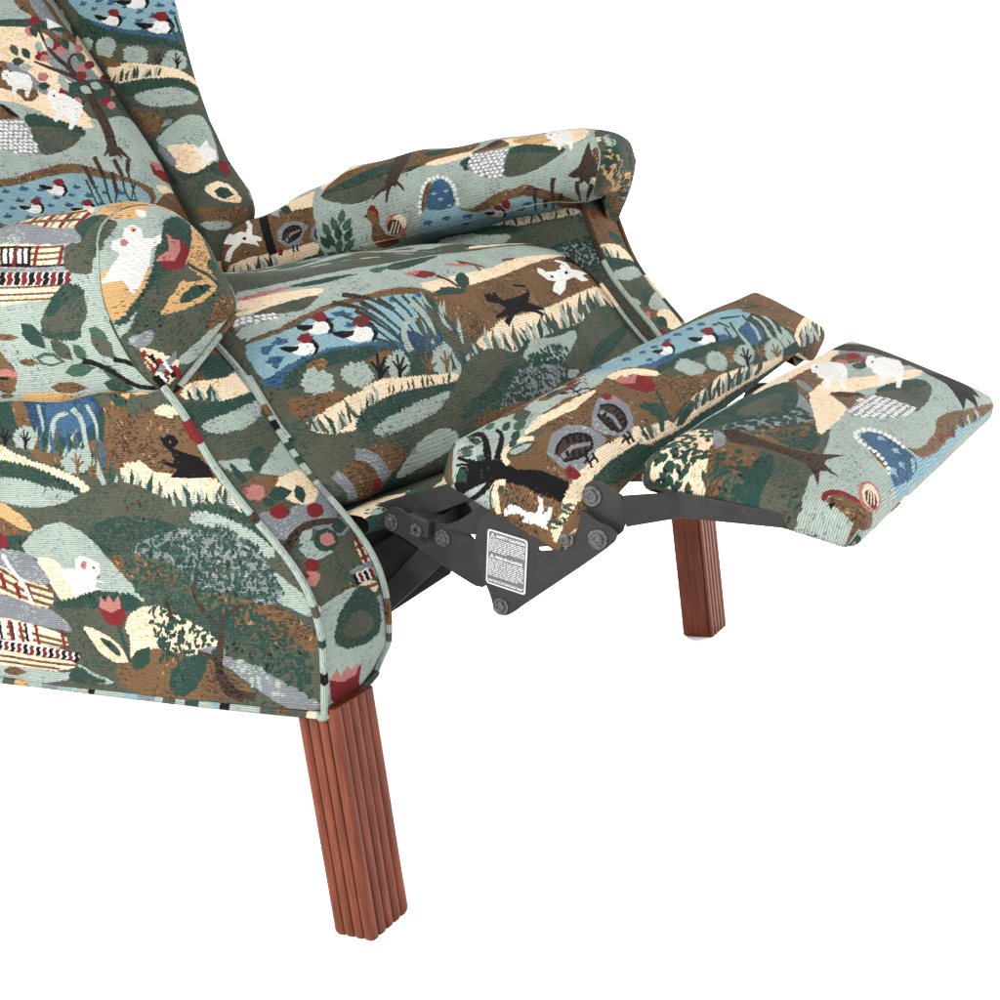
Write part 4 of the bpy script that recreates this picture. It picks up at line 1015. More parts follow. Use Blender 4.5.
('P','olive','-5537 4701 153 85 514 8 583 -3 554 -1 486 -20 473 -25 472 -23 468 -21 413 -24 368 -25 163 -115 57 -149 15 -118 22 -196 54 -200 214 -199 229 -190 148 -124 157 -156 101 -143 73 -197 24 -247 -29 -279 -51 -282 -72 -200 -202 -99 -368 -3 -393 1 -423 -5 -422 2 -429 6 -447 1 -505 -3 -510 9 -524 24 -580 -11 -530 13 -566 30 -601 -43 -124 7 -98 23 -19 175 135 321 182 382 160 443 154 390 108 318 201 384 90 332'),
('P','brown','-1829 4572 699 -40 154 -329 403 -392 -508 -55 -363 74 -377 76 -108 238'),
('P','dgreen','-4828 4712 593 -24 531 -25 488 -26 472 -25 468 -22 472 -19 -115 -394 -175 -232 -304 -29 -528 290 -475 14 -504 15 -518 16 -551 16'),
('P','dblue','-2811 4616 488 -24 494 -20 -178 -326 -419 -56 -361 150'),
('P','blue','-2586 4604 682 -29 -108 -262 -554 -85'),
('P','brown','-3012 4626 201 -10 36 -415 331 -79 -86 -135 -375 113'),
('P','brown','-2227 4185 329 59 -5 -302 -306 -63'),
('P','sage','-2543 4194 6 34 12 66 25 55 38 44 51 26 74 13 40 8 -7 33 -40 -6 -86 -14 -74 -37 -50 -55 -32 -63 -14 -70 -8 -34',{'sh': 1}),
('P','sage','-2268 4474 27 -22 48 -39 21 -71 -6 -107 4 -82 12 -52 6 -25 52 10 -5 26 -9 49 -1 79 8 110 -23 82 -53 48 -25 22',{'sh': 1}),
('P','sage','-2076 4506 23 -33 44 -66 17 -72 -11 -81 -5 -42 31 1 8 42 16 84 -13 79 -42 70 -19 34',{'sh': 1}),
('P','sage','-2678 4537 6 -51 10 -102 -12 -74 -36 -48 -17 -25 24 -7 20 25 42 52 18 80 -7 104 -2 51',{'sh': 1}),
('P','dgreen','-2880 4170 61 106 120 85 -77 -99 -77 -100',{'sh': 1}),
('P','sage','-2852 4163 72 101 68 100 -22 -110 -91 -96',{'sh': 1}),
('P','olive','-2795 4153 76 83 67 85 -29 -95 -91 -79',{'sh': 1}),
('P','blue','-2745 4140 36 111 44 109 7 -111 -56 -110',{'sh': 1}),
('P','dgreen','-2713 4136 28 131 109 120 -51 -127 -51 -129',{'sh': 1}),
('P','sage','-2653 4126 57 132 124 116 -68 -129 -79 -127',{'sh': 1}),
('P','olive','-2622 4121 82 124 128 109 -75 -125 -103 -117',{'sh': 1}),
('P','blue','-2577 4106 -28 114 46 119 10 -114 5 -116',{'sh': 1}),
('P','dgreen','-2506 4097 44 84 54 82 -16 -87 -59 -82',{'sh': 1}),
('P','sage','-2478 4096 113 123 149 107 -97 -128 -134 -114',{'sh': 1}),
('P','olive','-2428 4082 110 116 72 124 -16 -136 -133 -112',{'sh': 1}),
('P','blue','-2397 4071 -2 114 68 113 -14 -114 -20 -113',{'sh': 1}),
('P','dgreen','-2343 4054 -29 128 12 134 52 -124 3 -132',{'sh': 1}),
('P','sage','-2302 4051 28 95 96 82 -55 -89 -45 -92',{'sh': 1}),
('P','olive','-2250 4035 8 86 -8 84 49 -79 -25 -88',{'sh': 1}),
('P','blue','-2207 4021 -85 109 45 135 15 -123 61 -113',{'sh': 1}),
('P','dgreen','-2167 4022 79 110 137 88 -93 -105 -96 -103',{'sh': 1}),
('P','sage','-2120 4006 42 80 12 79 25 -80 -57 -79',{'sh': 1}),
('P','olive','-2090 3998 18 124 78 120 -20 -122 -41 -123',{'sh': 1}),
('P','blue','-2029 3981 38 140 8 138 58 -133 -65 -142',{'sh': 1}),
('P','dgreen','-1770 4603 155 -40 156 -73 194 -44 -375 21',{'sc': 1.5}),
('P','gold','-1693 4615 496 -31 167 -123 -197 -18 -266 81'),
('P','cream','-1213 4506 159 20 92 -101 -93 -73'),
('P','sage','-2769 4270 -30 -43 -39 -58 -84 16 -89 -9 -24 54 -5 50 39 45 62 27 68 13 58 -19 59 -26',{'sc': 2.4}),
('P','black','-2935 4164 18 73 -39 54 17 4 26 -32 7 67 19 5 -6 -68 47 51 14 -6 -49 -66 57 24 5 -11 -64 -39 -21 -57',{'sh': 1}),
('P','sage','-2120 4030 -53 -46 -72 -29 -82 -16 -85 10 -71 33 -28 56 74 48 69 38 97 26 104 -13 39 -54',{'sc': 2.4}),
('P','brown','-2343 3930 18 81 -44 59 18 5 30 -35 6 75 22 5 -6 -75 52 57 16 -6 -54 -74 63 27 5 -11 -71 -45 -21 -64',{'sh': 1}),
('P','black','-3202 4170 22 84 -45 61 20 5 30 -37 9 78 23 5 -9 -77 57 57 16 -6 -58 -76 67 28 5 -12 -76 -46 -25 -65',{'sh': 1}),
('P','cream','-4309 4396 544 -92 527 -88 277 -132 332 -88 235 -63 235 -140 -174 -9 -377 102 -330 112 -669 66 -693 74',{'sc': 2}),
('P','cream','-1795 3990 194 36 258 -15 188 -51 302 -97 148 -98 169 -236 -317 111 -285 52 -289 54 -196 71 -185 55',{'sc': 2}),
('P','olive','-2083 3828 46 68 57 65 -17 -74 -62 -64',{'sh': 1}),
('P','sage','-2038 3818 -57 114 49 133 30 -119 25 -120',{'sh': 1}),
('P','dgreen','-1954 3816 -2 90 40 93 17 -89 -22 -91',{'sh': 1}),
('P','sage','-1903 3816 15 70 66 62 -27 -68 -31 -67',{'sh': 1}),
('P','olive','-1854 3808 6 88 -4 86 58 -77 -28 -91',{'sh': 1}),
('P','sage','-1784 3803 -2 78 -20 73 67 -61 -17 -83',{'sh': 1}),
('P','dgreen','-1737 3803 25 86 44 86 6 -87 -45 -85',{'sh': 1}),
('P','sage','-1689 3778 33 93 55 92 -2 -95 -55 -92',{'sh': 1}),
('P','olive','-1633 3745 -9 72 60 71 -19 -71 -8 -72',{'sh': 1}),
('P','sage','-1592 3719 25 75 14 75 29 -72 -43 -76',{'sh': 1}),
('P','dgreen','-1566 3702 20 119 99 111 -34 -117 -46 -117',{'sh': 1}),
('P','sage','-1522 3680 42 68 48 68 -10 -75 -57 -65',{'sh': 1}),
('P','olive','-1493 3658 56 104 42 105 17 -109 -79 -102',{'sh': 1}),
('P','sage','-1418 3644 -12 73 52 76 -9 -74 -5 -74',{'sh': 1}),
('P','dgreen','-1369 3643 21 67 15 66 24 -64 -37 -68',{'sh': 1}),
('P','sage','-1314 3644 7 77 62 72 -19 -75 -25 -76',{'sh': 1}),
('P','olive','-1273 3641 -12 75 28 80 18 -74 -6 -77',{'sh': 1}),
('P','sage','-1210 3645 21 119 103 103 -41 -113 -45 -114',{'sh': 1}),
('P','dgreen','-1151 3638 -2 100 -20 96 77 -82 -19 -105',{'sh': 1}),
('P','sage','-1095 3643 -2 82 72 71 -29 -76 -14 -79',{'sh': 1}),
('P','olive','-1023 3638 -16 67 18 72 22 -66 0 -70',{'sh': 1}),
('P','sage','-988 3632 -15 84 29 88 20 -83 -4 -86',{'sh': 1}),
('P','dgreen','-922 3621 -35 59 27 70 11 -64 19 -61',{'sh': 1}),
('P','sage','-885 3616 13 81 15 80 32 -78 -32 -82',{'sh': 1}),
('P','olive','-828 3608 -14 119 97 111 -30 -115 -13 -118',{'sh': 1}),
('P','sage','-782 3596 -32 75 -5 82 52 -69 13 -80',{'sh': 1}),
('P','dgreen','-717 3586 -62 106 60 123 8 -113 35 -110',{'sh': 1}),
('P','sage','-661 3576 -72 95 37 119 26 -105 48 -100',{'sh': 1}),
('P','dgreen','-4408 4119 566 -24 558 -21 357 -51 328 -104 340 -135 -236 -40 -438 92 -488 48 -514 49 -514 56',{'sc': 2}),
('P','sage','-4472 3914 569 3 569 7 313 -33 340 -83 368 -41 -255 -99 -480 -21 -357 66 -553 23 -559 27',{'sc': 2}),
('P','olive','-5177 3670 635 11 570 6 561 8 412 -63 380 36 387 126 354 73 258 -40 265 -133 179 -151 349 -134 330 -132 187 -224 -393 -4 -441 -14 -453 -12 -465 -10 -550 164 -590 170 -470 35 -487 38 -518 37 -580 32'),
('P','dgreen','-1186 3642 338 30 242 -65 187 -109 124 -189 -333 157 -329 62',{'sc': 2}),
('P','sage','-1181 3560 153 49 246 -49 312 -125 203 -174 -160 -32 -385 141 -288 118',{'sc': 2}),
('P','dgreen','-2350 3448 247 105 321 13 381 -39 190 -133 -236 -67 -563 -121 -271 50'),
('L','olive','-2350 3448 568 118 571 -172 -799 -188',{'s': 3, 'd': 10, 'seed': 7, 'a': 0, 'sp': 20}),
('P','gold','-5107 3846 601 -45 553 -47 548 -41 229 -128 145 -127 -95 -45 -327 154 -538 52 -553 56 -608 54'),
('P','brown','-5152 3729 608 -52 554 -53 540 -50 248 -147 12 -43 -321 -2 -538 25 -576 24 -651 17'),
('P','dgreen','-3511 3382 327 20 198 -53 -251 -113 -313 16'),
('P','red','-3551 3427 79 -8 57 -74 -18 -92 -170 -1'),
('P','brown','-2175 3204 365 72 387 -49 378 -140 404 -135 416 -192 189 -160 -28 -148 -365 42 -368 123 -454 316 -438 88 -363 27'),
('P','sage','-3295 3254 192 149 274 100 218 16 233 -82 194 -180 217 -242 144 -170 -289 -11 -450 165 -385 132'),
('P','sage','-659 3276 222 -95 203 -128 169 -161 38 -162 -258 95 -268 162'),
('P','cream','-3136 3182 263 17 153 -115 125 -195 -31 -110 -212 -16 -153 221'),
('P','white','-2816 3070 128 33 102 -11 18 93 72 31 108 -15 117 -44 -2 -71 -91 -74 81 -12 62 -69 -163 -16 -258 -100 -68 124',{'sh': 1}),
('P','pink','-2427 3139 -12 -22 -20 -16 -22 -6 -19 5 -11 15 1 22 13 22 20 16 22 6 19 -5 10 -15'),
('P','black','-2327 3120 -3 -5 -7 -4 -8 -2 -7 1 -4 4 -1 5 4 6 7 4 8 2 7 -2 4 -3'),
('P','sage','-2388 2941 72 -13 140 -28 138 -29 137 -28 69 -12 19 27 -66 18 -132 33 -133 35 -135 34 -67 19',{'sh': 1}),
('P','dgreen','-3000 2794 279 18 228 74 207 21 424 -29 -31 -124 -250 -28 -514 -57 -247 44',{'sc': 2}),
('P','olive','-2979 2729 549 29 435 -26 272 -266 59 -315 -661 -105 -439 214 27 296'),
('P','grey','-5333 3325 643 -12 571 -19 521 -23 415 -34 143 -144 115 -161 -394 25 -467 44 -492 44 -551 38 -597 36'),
('P','cream','-5417 3140 680 3 608 -3 542 -12 271 -160 372 -48 -41 -192 -288 7 -398 120 -551 25 -620 16 -667 15'),
('P','brown','-5438 3094 1828 -33 275 -129 379 -70 20 28 -374 70 -285 131 -1826 36',{'sh': 1}),
('P','brown','-5476 3003 1841 -26 282 -111 380 -69 20 29 -376 68 -291 114 -1839 28',{'sh': 1}),
('P','brown','-5511 2911 1850 -18 290 -94 381 -67 20 29 -378 67 -298 96 -1849 21',{'sh': 1}),
('P','red','-3629 3036 17 -151 56 12 -19 151',{'sh': 1}),
('P','red','-3310 2911 24 -148 55 13 -24 147',{'sh': 1}),
('P','red','-3460 2945 21 -150 55 13 -22 149',{'sh': 1}),
('P','red','-3987 3070 15 -154 57 12 -15 154',{'sh': 1}),
('P','white','-3557 3206 22 -37 44 -75 53 -71 60 -63 46 -78 32 -95 16 -48 49 15 -17 48 -33 96 -48 82 -62 65 -51 68 -44 74 -22 37',{'sh': 1}),
('P','grey','-5517 2891 669 -8 623 -10 554 -18 401 -108 313 -36 218 -199 -212 16 -803 85 -565 32 -611 29 -653 30'),
('P','cream','-5583 2704 653 -30 611 -29 565 -32 434 -48 439 -71 16 -135 -511 14 -460 27 -579 17 -596 20 -656 15'),
('P','brown','-5619 2605 1826 -86 910 -115 15 26 -907 117 -1828 88',{'sh': 1}),
('P','brown','-5647 2521 1826 -74 927 -88 14 26 -923 90 -1828 76',{'sh': 1}),
('P','white','-3771 2569 79 -4 -35 -158 -81 3',{'sh': 1}),
('P','black','-3797 2574 -24 -183 37 7 23 182',{'sh': 1}),
('P','white','-3601 2566 78 -4 -27 -155 -82 3',{'sh': 1}),
('P','black','-3627 2570 -17 -179 37 7 15 178',{'sh': 1}),
('P','white','-3404 2563 77 -4 -22 -152 -79 3',{'sh': 1}),
('P','black','-3431 2567 -8 -175 36 6 7 175',{'sh': 1}),
('P','red','-3980 2610 -25 -201 43 8 24 200',{'sh': 1}),
('P','red','-3660 2583 -11 -194 43 8 10 194',{'sh': 1}),
('P','red','-3511 2572 -4 -192 42 9 3 190',{'sh': 1}),
('P','red','-3292 2556 3 -188 41 8 -4 187',{'sh': 1}),
('P','red','-2948 2530 5 -185 38 7 -5 185',{'sh': 1}),
('P','white','-5670 2443 656 -14 596 -21 579 -16 576 -19 507 -46 0 -74 -538 12 -585 25 -581 11 -588 17 -663 6'),
('P','black','-4594 2424 58 -1 -38 -38 22 -20 -58 -47 -51 6 45 42 -9 24',{'sh': 1}),
('P','red','-4502 2418 58 -2 -39 -38 22 -19 -59 -48 -50 6 45 43 -8 24',{'sh': 1}),
('P','black','-4411 2412 58 -2 -39 -38 21 -20 -59 -47 -49 6 45 43 -8 24',{'sh': 1}),
('P','red','-4320 2405 58 -1 -39 -38 21 -20 -60 -47 -49 5 45 43 -7 24',{'sh': 1}),
('P','black','-4229 2399 58 -1 -40 -38 22 -19 -60 -48 -50 5 46 43 -8 24',{'sh': 1}),
('P','red','-4138 2394 58 -1 -39 -39 21 -19 -60 -48 -51 6 47 43 -8 24',{'sh': 1}),
('P','black','-4047 2388 59 0 -39 -39 21 -19 -60 -48 -51 5 47 44 -8 23',{'sh': 1}),
('P','red','-3954 2383 58 0 -39 -38 23 -19 -61 -48 -52 5 47 43 -8 23',{'sh': 1}),
('P','black','-3862 2379 59 0 -38 -38 23 -19 -61 -48 -52 5 47 43 -9 23',{'sh': 1}),
('P','red','-3768 2375 59 0 -38 -38 23 -18 -60 -48 -53 4 47 43 -9 23',{'sh': 1}),
('P','black','-3675 2371 59 0 -37 -37 24 -18 -59 -47 -53 3 46 43 -10 23',{'sh': 1}),
('P','red','-3582 2368 59 0 -36 -37 24 -18 -58 -47 -53 4 45 42 -10 23',{'sh': 1}),
('P','black','-3489 2364 59 1 -36 -37 24 -18 -56 -46 -53 3 44 42 -10 23',{'sh': 1}),
('P','red','-3397 2361 58 0 -35 -36 24 -18 -55 -46 -52 4 43 41 -10 23',{'sh': 1}),
('P','black','-3307 2357 57 0 -33 -36 23 -17 -54 -46 -50 4 41 41 -10 22',{'sh': 1}),
('P','red','-3218 2354 55 -1 -32 -35 23 -18 -52 -45 -49 4 40 41 -11 22',{'sh': 1}),
('P','black','-3131 2350 54 -1 -31 -36 22 -17 -51 -45 -48 5 39 40 -10 22',{'sh': 1}),
('P','red','-3046 2345 53 -1 -31 -35 22 -17 -50 -45 -47 5 38 40 -9 22',{'sh': 1}),
('P','black','-2963 2340 52 -1 -30 -35 21 -17 -48 -44 -46 4 37 40 -10 22',{'sh': 1}),
('P','red','-2881 2335 51 -1 -30 -35 21 -18 -48 -43 -45 5 37 39 -10 22',{'sh': 1}),
('P','black','-2801 2330 50 -2 -29 -34 20 -18 -47 -43 -44 5 36 39 -10 22',{'sh': 1}),
('P','cream','-5714 2316 663 -6 588 -18 581 -10 643 -21 479 -23 -189 -93 -623 -11 -552 -17 -514 2 -531 4 -622 -15'),
('P','brown','-5743 2243 1832 -31 1076 -19 10 23 -1072 21 -1832 32',{'sh': 1}),
('P','brown','-5768 2173 1835 -18 878 -6 11 23 -876 8 -1834 20',{'sh': 1}),
('P','sage','-5791 2108 686 17 581 -4 582 5 993 19 143 -37 -459 -109 -644 -41 -620 -22 -606 -8 -742 -39'),
('P','brown','-3911 2075 112 43 132 9 127 -39 -169 -49 -128 0',{'sh': 1}),
('P','sage','-4457 2071 98 57 103 6 84 -65 -145 -66 -96 9',{'sh': 1}),
('P','sage','-2867 2255 315 -132 231 -58 -353 -24'),
('P','dgreen','-2990 2097 214 118 123 -98 237 -41 -415 -52',{'sc': 1.5}),
('P','brown','-2358 2208 365 169 368 96 441 -77 291 -192 173 -161 -758 -51 -520 -12 -282 51',{'sc': 2}),
('P','dgreen','-1702 2184 299 234 244 83 -53 -211 -257 -268 -236 -18'),
('P','cream','-2134 2619 223 159 269 32 302 -115 323 -137 -11 -85 -384 -91 -227 37 -189 22 -184 -137 -126 -9 74 184',{'sc': 1.5}),
('P','cream','-2668 2588 204 -39 198 -88 102 -132 18 -63 -198 -6 -149 87 -91 124'),
('P','dgreen','-2489 2494 173 -36 117 -153 -155 50'),
('P','dgreen','-2222 2591 9 -40 18 -80 15 -80 14 -82 7 -41 41 11 -6 41 -13 82 -14 82 -17 80 -8 40',{'sh': 1}),
('P','dgreen','-2111 2211 -6 92 82 83 181 49 -24 -129 -99 -74',{'sh': 1}),
('P','dgreen','-1715 2532 55 -17 18 -44 -40 -68 -67 35 -6 47',{'sh': 1}),
('P','red','-2400 2759 133 -38 185 50 3 -96 -103 -87 -149 29',{'sh': 1}),
('P','pink','-2390 2759 43 110 48 -56 64 67 38 -70 82 67 -3 -114 -126 -48',{'sh': 1}),
('P','grey','-1896 3293 475 151 456 46 329 -71 212 -174 161 -322 -248 -99 -207 159 -360 -77 -351 287 -349 32'),
('P','grey','-1352 2438 366 70 9 -136 284 -21 212 -125 355 -150 -15 -98 -308 0 -291 167 -288 190'),
('P','olive','-986 2508 564 19 355 -91 -54 -327 -360 117 -279 190'),
('L','dgreen','-2005 3224 398 170 328 93 486 3 341 -181 177 -353 -322 -167 -411 20 -531 46 -361 57',{'s': 6.5, 'w': 0.2, 'd': 7.5, 'seed': 11, 'a': 50, 'sp': 70}),
('L','dgreen','-1823 2845 383 48 432 -84 411 -20 277 -129 198 -323 -80 -264 -311 186 -329 153 -351 -51 -568 -39 -25 280',{'s': 7, 'w': 0.2, 'd': 6.3, 'seed': 12, 'a': 50, 'sp': 60}),
('L','mgreen','-2005 3224 726 263 486 3 341 -181 177 -353 -733 -147 -438 50 -454 53',{'s': 5, 'w': 0.2, 'd': 3.0, 'seed': 13, 'a': 30, 'sp': 90}),
('L','sage','-1002 2440 350 -87 296 -287 -392 44',{'s': 6, 'd': 2, 'seed': 14, 'a': 40, 'sp': 40}),
('P','dbrown','-848 2111 -45 5 -73 7 -45 44 -26 92 1 85 31 83 33 105 31 120 13 59 -63 1 -20 -60 -38 -118 -39 -103 -42 -94 -11 -107 23 -116 67 -76 99 -22 41 -10',{'sh': 1}),
('P','dbrown','-739 2099 -64 4 -120 11 -67 32 -25 61 -17 32 -48 -20 8 -37 22 -76 82 -53 129 -20 60 -11',{'sh': 1}),
('P','dbrown','-1039 2354 -32 17 -62 39 -63 21 -58 4 -29 0 -10 -20 26 -6 49 -8 51 -24 55 -42 26 -22',{'sh': 1}),
('P','dbrown','-969 2690 46 29 91 55 69 36 52 17 27 11 -3 15 -28 -4 -58 -12 -80 -32 -98 -50 -50 -24',{'sh': 1}),
('P','dbrown','-962 2661 -50 39 -101 76 -67 73 -33 68 -5 53 26 39 12 22 -17 5 -18 -20 -34 -45 -2 -63 31 -78 66 -80 98 -83 46 -42',{'sh': 1}),
('P','dbrown','-1499 2693 -49 165 -28 -7 20 -173',{'sh': 1}),
('L','dgreen','-1281 2765 603 22 256 -260 -564 -19',{'s': 7, 'w': 0.2, 'd': 3.0, 'seed': 15, 'a': 40, 'sp': 60}),
('P','olive','-1522 4590 120 -32 207 34 46 -59 74 -100 -230 15 -273 -81'),
('P','cream','-1312 4417 89 42 102 25 28 -129 -91 22',{'sc': 1.2}),
('P','brown','-1578 4367 226 52 134 -24 189 -92 152 -264 27 -160 -224 -2 -501 91'),
('P','black','-1293 4235 42 -29 51 30 55 -15 35 -50 -60 -57 95 -37 119 -35 92 -83 33 -89 -205 -2 -240 16 98 62 -101 37 -61 36 35 15 90 -37 24 40 -25 66 -50 49',{'sh': 1}),
('P','brown','-1177 4170 -4 -6 -7 -4 -9 -1 -8 2 -6 5 -1 6 4 5 8 4 9 1 8 -2 6 -5'),
('P','red','-1034 4327 28 6 96 -181 -33 -14 -71 68')],
'seat': [
('P','olive','1729 -4583 323 -158 381 -120 401 -117 522 -39 487 -91 648 -23 783 17 711 -54 588 -133 823 -65 310 -225 -139 -348 -251 -208 -181 -230 51 -456 225 -364 153 -249 71 -207 -128 -121 -205 -55 -220 39 -299 155 -176 0 -540 0 -637 0 -561 0 -692 0 -693 0 -632 0 -378 -46 -285 -193 -205 -78 -398 -30 -92 -225 -69 -363 -210 -120 -250 -516 -25 -332 9 -90 -60 421 -79 762 -15 1372 28 777 28 471 42 399'),
('P','sage','1446 -5258 613 -14 577 -69 561 -16 805 86 1124 67 1092 -16 575 -370 1116 -176 -849 -334 -1010 32 -779 77 -811 27 -940 30 -822 23 -599 98 -712 -149 -447 -70'),
('P','cream','1282 -5471 591 59 527 -128 -129 -101 -605 48 -533 -87'),
('P','pink','1405 -5384 542 40 360 -69 -434 1 -543 -72'),
('P','dgreen','2101 -5356 507 -65 421 -84 -525 -3 -325 70'),
('P','mgreen','3150 -5419 875 99 -57 -102 -844 -135'),
('P','cream','1110 -5694 556 101 510 2 -213 -41 -548 -73 -329 -49'),
('P','olive','1245 -5742 475 135 548 -6 -196 -117 -292 -64 -366 27'),
('P','white','1073 -5775 217 23 225 -20 -11 -53 -259 -53 -212 1'),
('K','white','1073 -5775 217 23 225 -20 -11 -53 -259 -53 -212 1',{'s': 6}),
('P','sage','1001 -5888 332 26 537 57 489 229 299 50 513 -122 325 -162 -685 4 -559 71 -576 -89 -651 -186'),
('P','brown','1004 -6027 174 8 189 29 69 53 395 97 367 56 446 -37 248 17 518 -1 254 -125 -183 -91 -396 97 -504 43 -452 33 -399 -53 -351 -108 -246 -50',{'sc': 1.2}),
('P','lblue','983 -6043 156 -4 234 30 365 93 432 83 411 -40 539 -12 368 -30 -67 -210 0 -222 36 -239 -570 37 -725 108 -523 105 -303 -39 -276 -102 -75 106'),
('P','blue','956 -6392 147 13 127 56 209 27 275 5 199 -40 313 -12 260 -15 173 -77 397 55 278 164 107 -207 121 -251 -597 108 -680 87 -594 120 -322 -8 -268 -119 -107 39',{'sc': 1.5}),
('P','dblue','2524 -6318 374 45 153 -197 -277 -20'),
('W','blue','1019 -6105 489 48 719 173 548 -26 -504 -271 -527 -39 -667 -147',{'s': 8, 'seed': 8}),
('P','blue','1116 -6109 117 -8 -99 -79 -38 31',{'sh': 1}),
('P','blue','1146 -6215 93 -31 -105 -93 -21 33',{'sh': 1}),
('P','blue','2080 -5909 184 -5 -90 -68 -90 13',{'sh': 1}),
('P','blue','2913 -5900 60 -27 -74 -46 -51 21',{'sh': 1}),
('P','blue','3346 -5894 106 -17 -90 -51 -65 14',{'sh': 1}),
('P','white','1637 -5997 126 12 117 32 78 -28 -33 -83 -111 -60 -122 2 -71 41',{'sh': 1}),
('P','black','1541 -5972 90 2 71 -21 63 -4 -74 -49 -104 -6 -40 34',{'sh': 1}),
('P','black','1967 -5923 27 -47 -30 -89 -105 -76 -71 -17 101 74 37 66 -31 37',{'sh': 1}),
('P','red','1812 -5917 117 55 97 -4 -15 -63 -97 -61 -76 8 -7 35',{'sh': 1}),
('P','white','1324 -6184 91 9 85 25 76 -23 -9 -70 -77 -49 -97 4 -62 35',{'sh': 1}),
('P','black','1250 -6161 64 0 56 -19 49 -4 -45 -39 -74 -3 -36 28',{'sh': 1}),
('P','black','1567 -6126 39 -38 -6 -76 -72 -62 -54 -13 67 61 13 55 -35 30',{'sh': 1}),
('P','red','1432 -6122 86 46 92 -1 0 -54 -71 -50 -66 7 -15 29',{'sh': 1}),
('P','white','1965 -6175 151 12 140 35 111 -27 -15 -89 -132 -72 -165 -2 -100 47',{'sh': 1}),
('P','black','1845 -6140 110 -2 87 -28 79 -5 -83 -55 -127 -4 -53 41',{'sh': 1}),
('P','black','2359 -6095 53 -48 -8 -93 -118 -88 -93 -24 114 86 27 72 -52 38',{'sh': 1}),
('P','red','2162 -6089 131 59 124 -4 3 -66 -108 -67 -103 7 -16 39',{'sh': 1}),
('P','dbrown','2197 -5817 224 -144 45 36 -196 165',{'sh': 1}),
('P','dbrown','2479 -5893 117 -196 55 27 -96 209',{'sh': 1}),
('P','dbrown','2695 -5914 108 -146 56 27 -85 159',{'sh': 1}),
('P','dbrown','2321 -5977 111 -162 54 29 -90 175',{'sh': 1}),
('P','dbrown','2392 -5757 245 -137 45 36 -218 159',{'sh': 1}),
('P','dgreen','2419 -5955 30 -77 80 -145 63 -142 50 -121 38 -48 27 7 -33 49 -45 126 -59 147 -77 148 -25 80',{'sh': 1}),
('P','dgreen','2598 -6086 25 -68 66 -132 40 -108 20 -65 12 -33 27 5 -7 32 -15 69 -35 115 -62 135 -20 71',{'sh': 1}),
('P','dgreen','2434 -6136 31 -60 79 -114 48 -85 16 -47 10 -22 26 4 -4 25 -12 49 -43 93 -74 118 -27 62',{'sh': 1}),
('P','dgreen','2635 -5890 46 -64 112 -119 60 -166 32 -192 34 -78 27 7 -30 77 -25 197 -58 173 -109 125 -41 67',{'sh': 1}),
('P','dgreen','2912 -5916 18 -60 47 -115 8 -163 -1 -185 12 -78 27 4 -7 79 7 188 -2 170 -41 119 -11 64',{'sh': 1}),
('P','dgreen','3072 -5920 9 -70 26 -137 4 -151 -7 -147 12 -55 25 3 -6 55 13 151 5 157 -19 141 0 75',{'sh': 1}),
('P','dgreen','2148 -5983 49 -62 113 -116 91 -128 80 -126 58 -47 24 7 -54 47 -72 135 -89 133 -109 122 -45 65',{'sh': 1}),
('P','dgreen','3206 -5952 4 -57 9 -113 1 -143 7 -155 21 -56 25 3 -17 56 1 159 9 148 -1 118 6 61',{'sh': 1}),
('P','dgreen','2267 -6329 253 -114 20 10 -229 131',{'sh': 1}),
('P','sage','2760 -6453 -9 18 -16 33 13 45 41 61 44 43 39 25 59 15 92 4 50 3 27 41 -48 1 -101 0 -99 -21 -84 -43 -68 -59 -58 -74 -23 -53 8 -41 3 -17',{'sh': 1}),
('P','sage','3088 -6023 19 -40 36 -78 10 -86 -13 -96 -27 -67 -36 -28 -18 -17 47 -9 26 17 48 33 40 78 25 107 3 100 -24 89 -7 45',{'sh': 1}),
('P','sage','3270 -6005 23 -50 46 -100 4 -104 -35 -111 -4 -41 42 1 13 43 47 118 10 118 -31 110 -10 57',{'sh': 1}),
('P','sage','3479 -6057 2 -50 5 -99 2 -77 -9 -59 -2 -29 34 4 10 31 18 62 8 83 9 105 8 54',{'sh': 1}),
('P','olive','3364 -6075 -9 -71 -4 -139 25 -137 42 -143 13 -90 38 7 -5 91 -36 142 -13 143 18 143 22 76',{'sh': 1}),
('P','olive','3446 -6122 0 -64 9 -127 36 -113 43 -118 15 -76 39 7 -7 77 -39 116 -22 122 4 132 13 68',{'sh': 1}),
('P','olive','3085 -6312 5 -57 30 -82 17 -63 -2 -55 0 -29 39 6 7 29 11 58 -12 62 -19 88 4 59',{'sh': 1}),
('P','olive','3033 -6183 -13 -49 -21 -97 -30 -80 -35 -59 -20 -37 37 -1 28 38 43 59 39 85 31 101 21 51',{'sh': 1}),
('P','olive','1046 -6557 215 126 165 72 239 8 586 -84 443 -49 793 -175 38 -157 -374 -19 -904 20 -674 36 -445 87'),
('P','dgreen','1088 -6470 188 107 201 41 243 -2 495 -69 497 -73 -143 -62 -571 59 -303 37 -341 -3 -214 -103',{'sc': 1.5}),
('P','dgreen','2613 -6479 357 13 517 -193 -38 -142 -520 5 -459 58'),
('P','brown','1349 -6360 223 9 -11 -95 -207 11'),
('P','brown','1998 -6469 343 45 152 -49 -405 -60'),
('P','sage','1500 -6588 -29 -69 -87 11 -79 4 -57 50 3 69 24 56 56 30 66 36 62 -50 69 -27 9 -61',{'sc': 2.4}),
('P','sage','1997 -6618 -87 -50 -93 -24 -92 4 -50 45 -49 46 11 64 58 56 100 2 81 -6 106 -7 -20 -69',{'sc': 2.4}),
